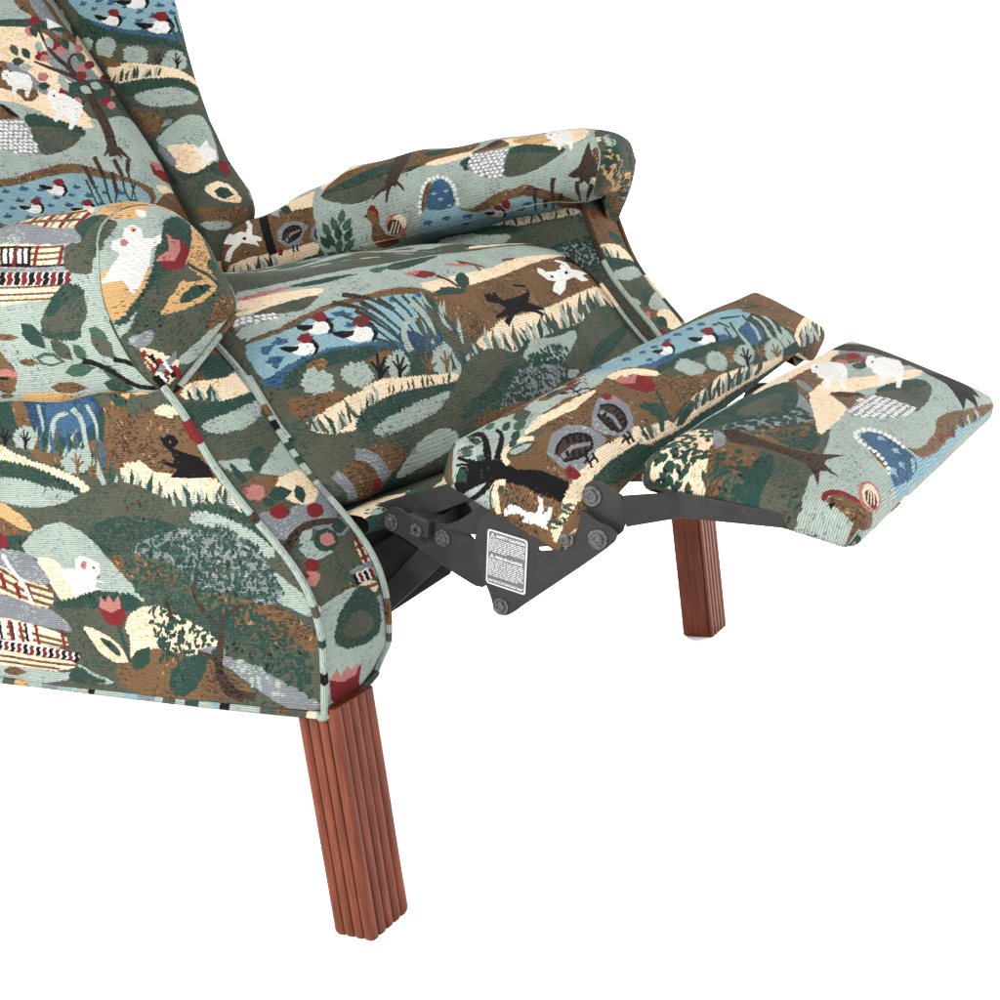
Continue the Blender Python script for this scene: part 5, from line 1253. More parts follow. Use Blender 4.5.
('P','sage','2569 -6584 -106 -65 -100 -36 -101 -26 -70 27 15 68 3 66 93 60 93 22 97 22 86 -11 -4 -55',{'sc': 2.4}),
('P','sage','3336 -6629 -124 -50 -108 -65 -114 5 -82 34 -51 59 98 81 65 72 113 20 116 21 114 -17 -32 -82',{'sc': 2.4}),
('P','sage','3259 -6764 -41 -30 -55 -8 -60 -15 -33 22 -26 28 24 38 55 24 51 27 49 -8 40 -15 36 -25',{'sc': 2.4}),
('P','black','1959 -6737 90 128 -14 109 32 5 13 -67 77 115 40 4 -77 -114 140 85 21 -9 -159 -119 130 37 -2 -22 -158 -63 -83 -99',{'sh': 1}),
('P','black','2251 -6733 86 112 -16 91 32 6 13 -56 73 107 36 3 -72 -104 131 80 19 -10 -148 -106 121 35 -2 -18 -147 -59 -79 -86',{'sh': 1}),
('P','brown','2673 -6768 107 126 -16 100 36 7 15 -61 81 117 40 3 -79 -115 140 83 18 -12 -158 -111 130 34 -3 -20 -160 -60 -97 -98',{'sh': 1}),
('P','brown','2994 -6758 95 109 -11 90 30 4 11 -55 69 103 33 3 -68 -103 115 68 16 -12 -132 -91 107 25 -2 -17 -133 -48 -85 -84',{'sh': 1}),
('P','sage','3072 -6726 136 121 98 121 -33 -133 -162 -115',{'sh': 1}),
('P','olive','3136 -6722 68 71 92 62 -58 -72 -82 -67',{'sh': 1}),
('P','dgreen','3180 -6719 53 140 163 112 -93 -121 -80 -137',{'sh': 1}),
('P','sage','3221 -6721 30 110 58 110 5 -107 -54 -111',{'sh': 1}),
('P','sage','3264 -6718 45 92 22 90 31 -87 -66 -93',{'sh': 1}),
('P','olive','3327 -6716 -23 123 92 123 -18 -117 -6 -125',{'sh': 1}),
('P','dgreen','3384 -6713 25 72 11 70 31 -66 -42 -73',{'sh': 1}),
('P','sage','3412 -6711 62 142 23 118 58 -114 -93 -143',{'sh': 1}),
('P','sage','3474 -6691 115 98 127 96 -76 -112 -136 -92',{'sh': 1}),
('P','olive','3520 -6676 145 101 114 105 -56 -123 -169 -94',{'sh': 1}),
('P','dgreen','3587 -6662 -3 96 84 93 -28 -92 -19 -97',{'sh': 1}),
('P','sage','3619 -6655 3 91 25 88 30 -82 -25 -93',{'sh': 1}),
('P','cream','1118 -6841 189 64 198 31 227 13 248 60 356 -29 489 -20 344 -25 25 -66 -264 -28 -683 26 -237 -14 -246 -49 -177 -60 -106 -106 -225 19 -144 54',{'sc': 1.8}),
('P','brown','1075 -6607 149 -23 343 -44 -18 -73 -188 -20 -200 -72 -79 9 -30 109',{'sc': 1.2}),
('P','olive','1087 -6939 52 110 36 106 0 -107 -67 -109',{'sh': 1}),
('P','sage','1115 -6955 26 65 40 59 -21 -63 -34 -63',{'sh': 1}),
('P','dgreen','1134 -6973 14 116 71 112 -32 -111 -30 -116',{'sh': 1}),
('P','sage','1153 -6987 6 89 20 93 14 -82 -19 -93',{'sh': 1}),
('P','olive','1173 -6998 15 77 5 73 24 -64 -27 -80',{'sh': 1}),
('P','olive','1202 -7021 -20 93 39 114 1 -99 5 -98',{'sh': 1}),
('P','sage','1230 -7033 7 58 3 57 21 -48 -17 -61',{'sh': 1}),
('P','dgreen','1246 -7038 22 117 7 111 39 -98 -39 -121',{'sh': 1}),
('P','sage','1291 -7017 53 88 59 83 -28 -91 -65 -84',{'sh': 1}),
('P','olive','1327 -7004 69 93 51 93 -14 -102 -84 -89',{'sh': 1}),
('P','olive','1381 -6992 -12 73 38 82 -4 -75 -1 -75',{'sh': 1}),
('P','sage','1407 -6985 -8 69 5 73 28 -63 -4 -72',{'sh': 1}),
('P','dgreen','1446 -6970 15 76 53 73 -18 -75 -29 -75',{'sh': 1}),
('P','sage','1507 -6955 8 73 35 73 2 -72 -23 -73',{'sh': 1}),
('P','olive','1544 -6949 -59 91 39 119 14 -104 40 -96',{'sh': 1}),
('P','olive','1600 -6930 35 54 34 53 -6 -58 -46 -52',{'sh': 1}),
('P','sage','1637 -6920 -5 55 47 54 -17 -54 -6 -56',{'sh': 1}),
('P','dgreen','1680 -6906 45 62 48 61 -14 -68 -59 -59',{'sh': 1}),
('P','sage','1745 -6887 31 73 70 66 -32 -73 -46 -70',{'sh': 1}),
('P','olive','1785 -6877 31 59 34 59 0 -62 -45 -58',{'sh': 1}),
('P','olive','1841 -6861 41 54 30 56 2 -60 -54 -52',{'sh': 1}),
('P','sage','1867 -6854 17 87 3 87 49 -80 -37 -91',{'sh': 1}),
('P','olive','2047 -6817 19 42 54 35 -25 -41 -31 -39',{'sh': 1}),
('P','dgreen','2103 -6819 28 40 33 40 -2 -43 -40 -39',{'sh': 1}),
('P','olive','2222 -6819 30 34 33 34 -6 -38 -41 -33',{'sh': 1}),
('P','dgreen','2340 -6821 17 44 31 46 6 -44 -32 -45',{'sh': 1}),
('P','olive','2415 -6819 13 53 65 53 -22 -54 -30 -53',{'sh': 1}),
('P','dgreen','2555 -6819 28 57 74 54 -30 -58 -46 -55',{'sh': 1}),
('P','olive','2625 -6819 41 55 75 52 -34 -57 -58 -54',{'sh': 1}),
('P','dgreen','2733 -6824 -3 48 44 54 -1 -49 -14 -51',{'sh': 1}),
('P','olive','2892 -6827 27 39 39 37 -10 -40 -39 -37',{'sh': 1}),
('P','dgreen','2965 -6827 59 59 84 52 -45 -63 -75 -55',{'sh': 1}),
('P','dgreen','1444 -7034 175 140 297 34 322 34 407 0 438 -12 -129 -114 -599 -30 -500 -63 -310 -40',{'sc': 1.8}),
('P','olive','1094 -6966 147 -84 451 -115 714 45 1096 278 90 -391 -1007 -212 -738 61 -780 17'),
('P','sage','1608 -7098 184 65 324 40 265 45 299 18 285 13 -135 -100 -407 -81 -417 -47 -305 -9',{'sc': 1.8}),
('P','dgreen','2719 -7221 576 168 -226 -369 -397 3'),
('P','brown','1035 -7416 249 120 174 91 198 -9 217 -66 121 -67 -188 -125 -235 -115 -181 -179 -347 85'),
('P','grey','1267 -7313 29 -9 53 -15 35 -23 29 -32 22 -47 26 -70 20 -38 161 27 -22 38 -27 79 -34 69 -53 55 -62 40 -68 21 -29 9',{'sh': 1}),
('P','grey','961 -7455 11 -26 24 -44 17 -51 22 -74 59 -52 97 33 -42 50 -26 86 -16 73 -30 55 -11 27',{'sh': 1}),
('P','dgreen','1559 -7533 218 88 226 61 -51 -158 -314 -149 -248 -75'),
('P','red','1362 -7512 118 -8 17 -123 -116 12',{'sh': 1}),
('P','sage','1684 -7531 236 137 265 120 290 35 200 -41 35 -99 -244 -82 -350 -40 -357 -62'),
('P','grey','2000 -7324 118 -28 -138 -40'),
('P','brown','3504 -5919 479 5 876 133 1191 145 759 -72 533 -121 45 -282 -496 -111 -431 0 -893 -139 -623 -26 -476 -26 -480 -57 -266 -33 -199 155 2 298'),
('P','cream','3611 -5736 430 0 1005 70 716 125 443 -66 647 -77 -559 -17 -502 2 -1029 -144 -518 -62 -513 -19 -180 60',{'sc': 1.2}),
('P','sage','3200 -5480 1213 186 1267 11 785 -312 -703 54 -750 -41 -1010 -148 -495 -45 -219 108'),
('P','dgreen','3592 -5336 877 78 291 -10 -759 -171 -571 -67'),
('P','brown','5610 -5498 289 -24 -65 -42 -196 14'),
('P','red','3595 -5578 289 60 171 -45 51 -89 -234 -35 -165 18'),
('P','pink','3560 -5576 386 68 -20 -46 -267 -84'),
('P','dbrown','4019 -5680 20 -28 41 -54 24 -55 3 -57 4 -28 53 21 -3 29 -3 59 -21 59 -41 56 -17 29',{'sh': 1}),
('P','dgreen','4293 -5725 255 68 -69 -163 -266 -124 -88 54'),
('P','dgreen','3575 -5954 343 115 325 -109 -203 -50 -323 28'),
('P','pink','4371 -5481 328 -19 313 -82 -368 14'),
('P','brown','4710 -5395 340 -130 108 -109 -252 57'),
('P','red','4795 -5442 132 -88 -218 3'),
('P','brown','4918 -5594 -41 -95 76 28 47 98',{'sh': 1}),
('P','cream','3703 -6499 285 29 274 62 404 20 382 -5 519 32 829 143 551 33 349 -98 128 -285 -233 -88 -472 194 -1304 -185 -595 -106 -496 15 -536 103',{'sc': 1.8}),
('P','olive','3504 -5919 19 -95 0 -334 176 -180 -281 -121 -184 266 56 362'),
('P','sage','3392 -6133 -54 104 111 157 -20 -130 13 -117',{'sh': 1}),
('P','dgreen','3390 -6178 4 131 48 147 49 -119 -49 -145',{'sh': 1}),
('P','sage','3403 -6210 82 97 155 98 -110 -105 -100 -95',{'sh': 1}),
('P','olive','3403 -6255 -11 86 84 105 -26 -94 -13 -92',{'sh': 1}),
('P','sage','3404 -6297 78 139 219 145 -149 -151 -107 -137',{'sh': 1}),
('P','dgreen','3416 -6344 23 90 78 96 -25 -93 -46 -91',{'sh': 1}),
('P','sage','3416 -6380 -38 100 45 120 24 -104 9 -107',{'sh': 1}),
('P','olive','3435 -6406 71 109 159 120 -98 -129 -94 -103',{'sh': 1}),
('P','sage','3463 -6435 94 70 100 110 -47 -121 -114 -64',{'sh': 1}),
('P','dgreen','3477 -6455 -8 52 -13 72 60 -65 -11 -56',{'sh': 1}),
('P','sage','3505 -6488 21 60 63 66 -12 -67 -42 -61',{'sh': 1}),
('P','olive','3521 -6536 -53 62 21 54 23 -49 37 -62',{'sh': 1}),
('P','olive','3822 -6645 41 87 31 83 28 -81 -65 -88',{'sh': 1}),
('P','sage','3850 -6650 -3 145 140 99 -42 -99 -37 -146',{'sh': 1}),
('P','dgreen','3929 -6660 25 80 83 79 -29 -82 -47 -79',{'sh': 1}),
('P','olive','3975 -6669 -2 132 128 106 -35 -105 -37 -133',{'sh': 1}),
('P','sage','4018 -6678 34 116 4 101 81 -90 -70 -122',{'sh': 1}),
('P','olive','4085 -6683 85 105 101 105 -29 -111 -116 -104',{'sh': 1}),
('P','sage','4119 -6693 41 130 53 113 44 -106 -83 -134',{'sh': 1}),
('P','dgreen','4188 -6704 -33 93 74 106 -2 -98 3 -96',{'sh': 1}),
('P','olive','4241 -6707 91 91 89 98 -26 -105 -118 -89',{'sh': 1}),
('P','sage','4309 -6717 -8 106 56 115 25 -105 -26 -111',{'sh': 1}),
('P','olive','4336 -6713 0 154 174 131 -63 -129 -49 -156',{'sh': 1}),
('P','sage','4419 -6712 51 130 27 118 69 -107 -94 -136',{'sh': 1}),
('P','dgreen','4476 -6710 -1 86 43 93 22 -84 -27 -91',{'sh': 1}),
('P','olive','4525 -6708 53 126 26 116 66 -105 -94 -133',{'sh': 1}),
('P','sage','4598 -6703 10 139 167 123 -69 -121 -54 -142',{'sh': 1}),
('P','olive','4664 -6703 85 141 34 117 67 -108 -130 -146',{'sh': 1}),
('P','sage','4712 -6698 48 143 185 119 -92 -122 -88 -144',{'sh': 1}),
('P','dgreen','4781 -6690 142 185 282 110 -182 -132 -186 -178',{'sh': 1}),
('P','olive','4870 -6691 120 107 159 104 -96 -117 -147 -102',{'sh': 1}),
('P','sage','4903 -6692 87 153 116 122 -11 -120 -133 -154',{'sh': 1}),
('P','olive','5000 -6687 68 124 43 108 47 -98 -106 -129',{'sh': 1}),
('P','sage','5064 -6678 133 130 76 110 16 -109 -173 -132',{'sh': 1}),
('P','dgreen','5125 -6677 9 158 100 126 25 -109 -60 -166',{'sh': 1}),
('P','olive','5202 -6668 34 132 122 113 -20 -105 -76 -136',{'sh': 1}),
('P','sage','5275 -6659 113 105 108 94 -33 -96 -145 -105',{'sh': 1}),
('P','olive','5341 -6648 173 171 242 138 -115 -143 -230 -172',{'sh': 1}),
('P','sage','5450 -6642 60 160 149 136 -13 -126 -112 -162',{'sh': 1}),
('P','dgreen','5533 -6627 156 139 227 97 -124 -105 -202 -137',{'sh': 1}),
('P','olive','5643 -6619 33 150 224 144 -84 -136 -85 -151',{'sh': 1}),
('P','sage','5757 -6607 100 106 31 77 69 -66 -141 -111',{'sh': 1}),
('P','olive','5808 -6593 251 176 329 190 -163 -194 -322 -177',{'sh': 1}),
('P','sage','5917 -6589 0 105 78 92 37 -77 -42 -109',{'sh': 1}),
('P','dgreen','6062 -6565 115 126 275 116 -163 -120 -160 -125',{'sh': 1}),
('P','olive','6169 -6558 23 95 63 86 40 -75 -61 -98',{'sh': 1}),
('P','sage','6273 -6547 30 120 63 130 72 -112 -82 -127',{'sh': 1}),
('P','olive','6364 -6539 2 153 260 192 -92 -178 -68 -161',{'sh': 1}),
('P','sage','6445 -6546 155 165 269 180 -125 -186 -210 -164',{'sh': 1}),
('P','dgreen','6500 -6563 -55 123 142 147 -7 -132 1 -128',{'sh': 1}),
('P','olive','6586 -6581 -43 148 160 173 -8 -157 -18 -155',{'sh': 1}),
('P','sage','6643 -6590 38 133 92 133 31 -123 -87 -138',{'sh': 1}),
('P','olive','6725 -6610 100 144 42 133 95 -124 -159 -148',{'sh': 1}),
('P','sage','6820 -6622 173 92 138 100 -50 -112 -216 -87',{'sh': 1}),
('P','dgreen','6891 -6644 125 150 208 158 -66 -162 -182 -150',{'sh': 1}),
('P','olive','6967 -6668 28 159 119 168 46 -156 -89 -165',{'sh': 1}),
('P','dgreen','4253 -6707 432 23 488 40 594 -1 336 18 -571 -184 -363 -128 -652 92 -266 32',{'sc': 1.8}),
('P','sage','4271 -6820 330 155 268 -45 462 -1 306 1 -343 -179 -505 -197 -285 17 -265 134',{'sc': 1.2}),
('P','black','4420 -6049 133 9 128 11 -32 -79 38 -52 386 30 217 36 85 71 -226 49 87 26 169 -33 -88 -140 -224 -122 187 -128 -34 -28 -157 35 118 -62 -42 -13 -200 67 -163 25 -183 -34 -204 -74 -51 44 161 42 -270 -11 25 40 185 33 113 46 -55 64 -179 48',{'sh': 1}),
('P','brown','4573 -6037 62 3 -79 -42',{'sh': 1}),
('P','white','5984 -5782 67 -44 -6 -44 204 -26 272 90 -126 52 89 16 156 -70 -13 -98 327 -82 -207 -28 89 -69 -195 -5 -101 76 -239 -27 -200 -118 -246 -70 -55 79 121 71 142 53 -137 33 -9 67 -20 73',{'sh': 1}),
('P','black','6397 -5876 -17 -8 -22 -4 -22 0 -16 5 -5 8 8 9 17 8 23 4 22 0 15 -4 4 -9'),
('P','black','6489 -5949 -18 -8 -28 -4 -29 0 -23 5 -10 9 5 9 19 8 28 4 29 -1 22 -5 11 -8'),
('P','black','6105 -5958 -16 -8 -20 -4 -18 0 -12 4 -2 8 9 10 16 8 20 4 18 0 12 -5 2 -8'),
('P','black','6641 -5777 60 -27 120 -49 90 -54 62 -70 33 -88 20 -99 9 -53 471 114 -4 57 -5 116 -30 107 -102 76 -120 69 -128 58 -53 30',{'sh': 1}),
('P','red','7307 -6100 150 -45 -119 -108 -160 30',{'sh': 1}),
('P','olive','2516 -7134 438 217 458 241 296 66 313 -13 211 -98 146 -128 -35 -160 -398 -143 -717 -155 -648 -83 -183 86'),
('P','dgreen','2754 -7214 306 132 465 79 358 144 164 59 171 -59 39 -80 -401 -147 -550 -96 -357 -60'),
('P','olive','4770 -7081 420 190 589 243 497 173 406 43 365 -43 85 -214 -269 -286 -337 -192 -561 -6 -801 -41'),
('P','dgreen','5246 -7181 619 270 541 87 640 85 -105 -115 -625 -146 -385 -113'),
('P','sage','4338 -6779 247 136 285 -37 286 -50 418 55 -38 -97 -374 -142 -226 -83 -293 27 -234 113',{'sc': 1.2}),
('P','dgreen','4290 -6781 206 130 113 30 8 -29 -174 -91',{'sc': 1.2}),
('P','grey','4050 -6962 450 81 308 -160 37 -132 -369 -65 -544 -8 -478 -11 232 154'),
('L','dgreen','4416 -6810 508 32 228 -106 -204 -142 -264 19',{'s': 6, 'd': 8, 'seed': 21, 'a': 60, 'sp': 40}),
('L','dgreen','3328 -7234 712 344 499 50 423 -214 139 -127 -625 -57 -563 -28',{'s': 6, 'd': 8, 'seed': 22, 'a': 60, 'sp': 80}),
('L','grey','4005 -6929 457 9 479 -154 -293 -142 -614 -3',{'s': 5, 'd': 3, 'seed': 23, 'a': 60, 'sp': 80}),
('P','brown','3029 -7262 445 25 592 11 -153 -40 -686 -86 -331 -6'),
('P','sage','4866 -7106 228 -37 -12 -57 -236 -20'),
('P','sage','2390 -7225 219 -24 97 -77 -14 -75 -142 -57 -176 -9 -161 37')],
'roll_far': [
('P','sage','-6716 2207 1465 11 275 -22 480 -129 179 -86 681 -156 272 5 915 157 406 -43 554 -108 441 100 117 -412 -29 -280 43 32 -61 -269 -43 -3 604 1593 -375 1748 -80 163 -175 275 -137 -202 -547 146 -582 -53 -720 242 -695 11 -559 -56 -1091 516 -268 -564 -806 138 -384 -393 -678 -120 -528 -270 -1302 1426 2280 -2460 -415 -1026 -835 -963 560 619 229 164'),
('P','brown','-6931 2571 -300 -1116 1052 555 907 654 600 22 36 515 -362 36 -471 34 -599 -46 -588 126 -321 16'),
('P','sage','-6297 1920 301 -312 746 -42 518 923 -408 -13 -633 -314'),
('P','dgreen','-6359 1605 678 382 184 -150 204 145 -48 271 -385 -20',{'sc': 1}),
('P','cream','-5720 2203 580 273 382 -30 122 305 -417 -65 -280 -47'),
('P','sage','-6088 1905 230 178 290 325 133 244 -212 -137 -265 -317',{'sh': 1}),
('P','dgreen','-5588 2352 101 18 183 150 135 157 -135 -19 -121 -93',{'sh': 1}),
('P','cream','-6465 3204 439 -99 290 24 316 22 306 25 421 -20 42 162 -295 5 -419 77 -494 -30 -574 96',{'sc': 1.5}),
('P','sage','-6915 3991 416 -481 126 -190 -58 172 -442 487',{'sh': 1}),
('P','olive','-6844 3948 428 -588 154 -205 -61 198 -478 603',{'sh': 1}),
('P','dgreen','-6711 3890 369 -431 131 -145 -86 148 -400 444',{'sh': 1}),
('P','sage','-6615 3838 352 -491 117 -177 -37 173 -371 480',{'sh': 1}),
('P','sage','-6543 3811 347 -446 9 -151 65 132 -306 381',{'sh': 1}),
('P','olive','-6337 3658 268 -298 89 -134 -36 146 -309 314',{'sh': 1}),
('P','dgreen','-6287 3646 218 -322 32 -162 42 153 -197 276',{'sh': 1}),
('P','sage','-6161 3585 91 -213 58 -137 2 121 -85 190',{'sh': 1}),
('P','sage','-6057 3522 151 -167 73 -113 -31 127 -169 162',{'sh': 1}),
('P','olive','-5972 3500 48 -169 26 -133 36 119 -65 167',{'sh': 1}),
('P','dgreen','-5937 3483 54 -221 99 -167 -19 168 -86 219',{'sh': 1}),
('P','sage','-5855 3467 74 -181 -8 -139 76 127 -95 181',{'sh': 1}),
('P','sage','-5800 3455 28 -122 19 -103 29 90 -42 124',{'sh': 1}),
('P','olive','-5751 3443 61 -164 -14 -128 78 116 -81 165',{'sh': 1}),
('P','dgreen','-5677 3421 23 -168 78 -136 -11 136 -49 167',{'sh': 1}),
('P','sage','-5615 3411 60 -162 -17 -132 82 125 -81 160',{'sh': 1}),
('P','dgreen','-5478 3424 337 -84 434 -12 27 158 -284 62 -479 119 -198 12',{'sc': 1.5}),
('P','olive','-7333 4454 1180 -903 399 -74 162 256 293 449 -971 1132 -513 -305 -1314 478'),
('P','sage','-5483 3630 314 -121 240 53 -201 302 -431 235 -89 -181',{'sc': 1.2}),
('P','white','-6553 2625 160 -50 101 74 151 -18 121 60 -10 -114 -221 -260 21 -50 289 322 62 187 188 108 -8 46 -94 -27 51 91 -173 -88 -153 -63 -185 108 -79 161 -102 -43 68 -144 114 -85 -227 -86',{'sh': 1}),
('P','black','-5980 2805 -5 11 -14 5 -20 -3 -21 -9 -17 -15 -8 -14 4 -13 14 -5 20 3 22 10 17 14'),
('P','black','-6595 1532 248 324 411 553 178 275 75 154 45 132 24 126 4 62 148 0 -5 -60 -25 -122 -43 -126 -63 -137 -114 -198 -301 -435 -181 -258',{'sh': 1}),
('P','black','-5731 2531 -75 -93 -169 -212 -113 -181 -13 -122 -13 -74 -101 -112 -117 -83 34 172 152 268 255 331 68 96',{'sh': 1}),
('P','grey','-5425 3005 2 -150 125 -65 198 28 165 75 82 53 -101 61 -83 106 -114 63 -128 -53',{'sh': 1}),
('P','dbrown','-5342 3017 14 -99 118 -52 168 26 48 85 -105 80 -167 14',{'sh': 1}),
('P','grey','-5300 3033 99 -75 188 -11 12 22 -175 20 -87 74',{'sh': 1}),
('P','black','-5276 2901 23 -17 31 57 -26 9',{'sh': 1}),
('P','black','-5259 3008 25 -13 23 47 -27 9',{'sh': 1}),
('P','black','-5217 2900 24 -17 32 58 -28 8',{'sh': 1}),
('P','black','-5201 3006 26 -13 22 47 -27 9',{'sh': 1}),
('P','black','-5155 2900 24 -17 31 57 -28 8',{'sh': 1}),
('P','black','-5142 3004 27 -13 22 47 -28 9',{'sh': 1}),
('P','black','-5092 2900 25 -16 30 55 -29 8',{'sh': 1}),
('P','black','-5081 3002 27 -12 22 46 -29 8',{'sh': 1}),
('P','black','-5328 3028 5 -26 5 -51 29 -37 56 -25 68 -6 79 12 47 24 21 39 12 21 25 -4 -11 -21 -27 -45 -64 -33 -89 -14 -76 7 -62 27 -32 43 -6 56 -3 26',{'sh': 1}),
('P','black','-5261 3089 41 -5 84 -12 72 -25 55 -37 27 -18 -20 -15 -27 18 -51 36 -66 23 -81 10 -41 6',{'sh': 1}),
('P','grey','-4788 3189 -68 -101 44 -95 109 -52 121 3 73 14 2 71 35 89 -24 71 -122 13',{'sh': 1}),
('P','dbrown','-4725 3160 -45 -70 42 -78 99 -36 82 45 1 82 -95 62',{'sh': 1}),
('P','grey','-4688 3153 18 -83 92 -64 22 12 -80 65 -9 76',{'sh': 1}),
('P','black','-4747 3059 4 -20 51 27 -10 15',{'sh': 1}),
('P','black','-4676 3122 8 -17 44 23 -11 14',{'sh': 1}),
('P','black','-4713 3037 4 -20 51 29 -10 14',{'sh': 1}),
('P','black','-4641 3101 8 -16 44 23 -11 14',{'sh': 1}),
('P','black','-4679 3016 2 -19 52 29 -10 15',{'sh': 1}),
('P','black','-4606 3081 6 -16 44 24 -10 13',{'sh': 1}),
('P','black','-4648 2997 2 -20 51 30 -8 14',{'sh': 1}),
('P','black','-4574 3062 6 -16 44 24 -9 14',{'sh': 1}),
('P','black','-4709 3162 -12 -19 -25 -35 -2 -36 20 -37 34 -27 46 -17 38 3 38 21 20 11 10 -10 -21 -11 -44 -24 -51 -4 -52 19 -37 31 -22 42 2 41 26 39 12 18',{'sh': 1}),
('P','black','-4627 3174 24 -17 45 -34 25 -37 2 -39 1 -19 -21 -5 0 20 -3 37 -22 34 -44 33 -24 18',{'sh': 1}),
('P','red','-5439 3106 86 46 -50 67 -52 -30',{'sh': 1}),
('P','black','-5204 3122 -8 97 30 3 8 -98',{'sh': 1}),
('P','black','-5135 3131 -12 93 31 3 12 -93',{'sh': 1}),
('P','sage','-4673 2817 -577 -1251 675 15 317 -557 279 -456 1087 759 546 -16 275 -501 597 134 125 -817 290 562 -21 153 159 470 -11 3101 85 80 -195 344 -338 47 -554 70 -791 252 -663 -41 -248 -534 -76 -834 -489 -139 -686 83 90 -287'),
('P','cream','-4697 2557 -351 -651 100 -105 658 143 265 3 -254 425 -298 43'),
('P','brown','-4675 2609 132 -220 455 -135 377 -358 883 87 407 3 237 459 -414 93 -441 109 -483 61 -361 13 -483 6'),
('P','dgreen','-4687 2582 242 12 457 -167 267 -127 521 162 -153 129 -367 48 -449 17 -412 49',{'sc': 1.2}),
('P','dgreen','-3147 2259 425 -96 79 277 -287 57'),
('P','grey','-3201 2173 326 -270 314 -99 163 298 -278 140'),
('P','olive','-4641 2644 346 26 401 -3 390 -31 82 130 -210 80 -237 42 -355 -25 -258 -88'),
('P','dgreen','-3305 2605 245 -24 98 44 -236 45'),
('P','dbrown','-4040 1382 92 179 174 343 146 317 77 237 22 147 0 103 -6 43 189 86 14 -37 18 -78 19 -82 14 -106 -19 -142 -79 -210 -73 -155',{'sh': 1}),
('P','dbrown','-3453 2735 -34 21 -78 35 -79 36 -77 39 -38 20 18 15 47 -12 85 -30 85 -27 87 -24 43 -12',{'sh': 1}),
('P','dbrown','-3482 2761 1 30 -9 55 -12 54 -14 53 -7 27 23 8 17 -24 25 -48 24 -48 21 -48 12 -25',{'sh': 1}),
('P','dbrown','-3422 2758 32 16 58 32 51 36 45 43 24 21 17 -7 -17 -25 -41 -50 -53 -47 -60 -43 -30 -24',{'sh': 1}),
('P','dbrown','-3468 2766 -103 72 17 16 145 -30',{'sh': 1}),
('P','dgreen','-4422 3425 43 -78 32 -121 35 -112 45 -118 16 -63 -20 -6 -17 63 -48 119 -38 115 -35 122 -45 79',{'sh': 1}),
('P','dgreen','-4419 3419 2 -64 -31 -105 -42 -97 -43 -98 -26 -51 -21 0 24 52 40 99 41 99 26 109 -8 69',{'sh': 1}),
('P','dgreen','-4432 3436 80 -57 125 -86 66 -84 22 -94 6 -48 -20 -4 -8 48 -22 92 -65 80 -120 81 -77 51',{'sh': 1}),
('P','dgreen','-4493 3494 61 -3 121 -4 89 -26 50 -46 16 -16 -13 -10 -18 16 -35 33 -71 17 -116 2 -58 -1',{'sh': 1}),
('P','mgreen','-4299 3068 -36 -54 12 -60 74 -53 42 85 -25 57',{'sh': 1}),
('P','mgreen','-4365 3137 -69 -42 -27 -62 31 -73 89 71 16 60',{'sh': 1}),
('P','mgreen','-4491 3162 -79 -40 -40 -65 20 -80 103 72 29 63',{'sh': 1}),
('P','mgreen','-4264 3147 -3 -56 45 -47 106 -22 -9 80 -58 39',{'sh': 1}),
('P','dgreen','-4371 3241 -45 -50 4 -60 68 -59 57 73 -17 58',{'sh': 1}),
('P','dgreen','-4280 3257 7 -56 54 -46 108 -19 -19 77 -65 38',{'sh': 1}),
('P','dgreen','-4479 3286 -73 -36 -30 -64 32 -79 98 65 19 61',{'sh': 1}),
('P','mgreen','-4472 3375 0 -67 46 -60 106 -47 9 80 -62 60',{'sh': 1}),
('P','dgreen','-4561 3294 -84 -28 -45 -61 13 -90 115 58 34 61',{'sh': 1}),
('P','mgreen','-4342 3420 96 -48 92 2 66 70 -140 53 -88 -12',{'sh': 1}),
('P','mgreen','-4345 3369 44 -65 77 -41 116 -4 -58 75 -90 36',{'sh': 1}),
('P','mgreen','-4486 3477 -104 16 -57 -53 -12 -105 138 5 60 48',{'sh': 1}),
('P','mgreen','-4913 3488 104 -76 111 -21 98 49 -171 105 -110 15',{'sh': 1}),
('P','mgreen','-4859 3506 -9 -84 34 -91 96 -85 42 89 -53 89',{'sh': 1}),
('P','brown','-3880 3065 51 -84 105 -14 59 77 -19 146 39 139 147 101 -92 119 -193 -8 -73 -85 -12 -135 63 -158',{'sh': 1}),
('P','red','-3849 2988 71 -38 72 27 52 93 -26 75 -33 -96',{'sh': 1}),
('P','black','-3922 3056 47 -20 10 43',{'sh': 1}),
('P','pink','-3254 3292 -67 64 -101 41 -92 -6 -63 -48 -30 -67 7 -67 51 -54 85 -29 97 4 80 35 44 58'),
('P','cream','-3255 3263 -42 43 -66 26 -65 -3 -47 -29 -23 -45 7 -47 36 -39 58 -21 65 2 54 24 29 41'),
('P','dbrown','-3357 3302 -49 46 -67 28 -62 -3 -45 -32 -19 -48 9 -49 38 -40 59 -22 67 2 54 25 27 43'),
('P','cream','-3576 3341 126 -129 -12 -6 -131 123',{'sh': 1}),
('P','cream','-3526 3357 141 -149 -13 -6 -145 143',{'sh': 1}),
('P','cream','-3476 3374 154 -171 -12 -5 -159 164',{'sh': 1}),
('P','cream','-3427 3391 168 -193 -12 -5 -173 186',{'sh': 1}),
('P','pink','-3447 3357 147 -77 -132 237 -78 -11'),
('P','red','-3867 3424 186 -36 176 51 -110 37'),
('P','cream','-2997 2617 296 -71 427 -64 402 -270 508 -7 480 -51 240 257 -46 247 -491 5 -540 -203 -454 91 -486 125'),
('P','gold','-1830 2222 466 -17 267 268 -187 89 -410 -126'),
('P','brown','-2316 2518 197 -118 104 -192 316 260 -223 47 -261 10'),
('P','dbrown','-2119 2400 104 -192 141 151 -133 129'),
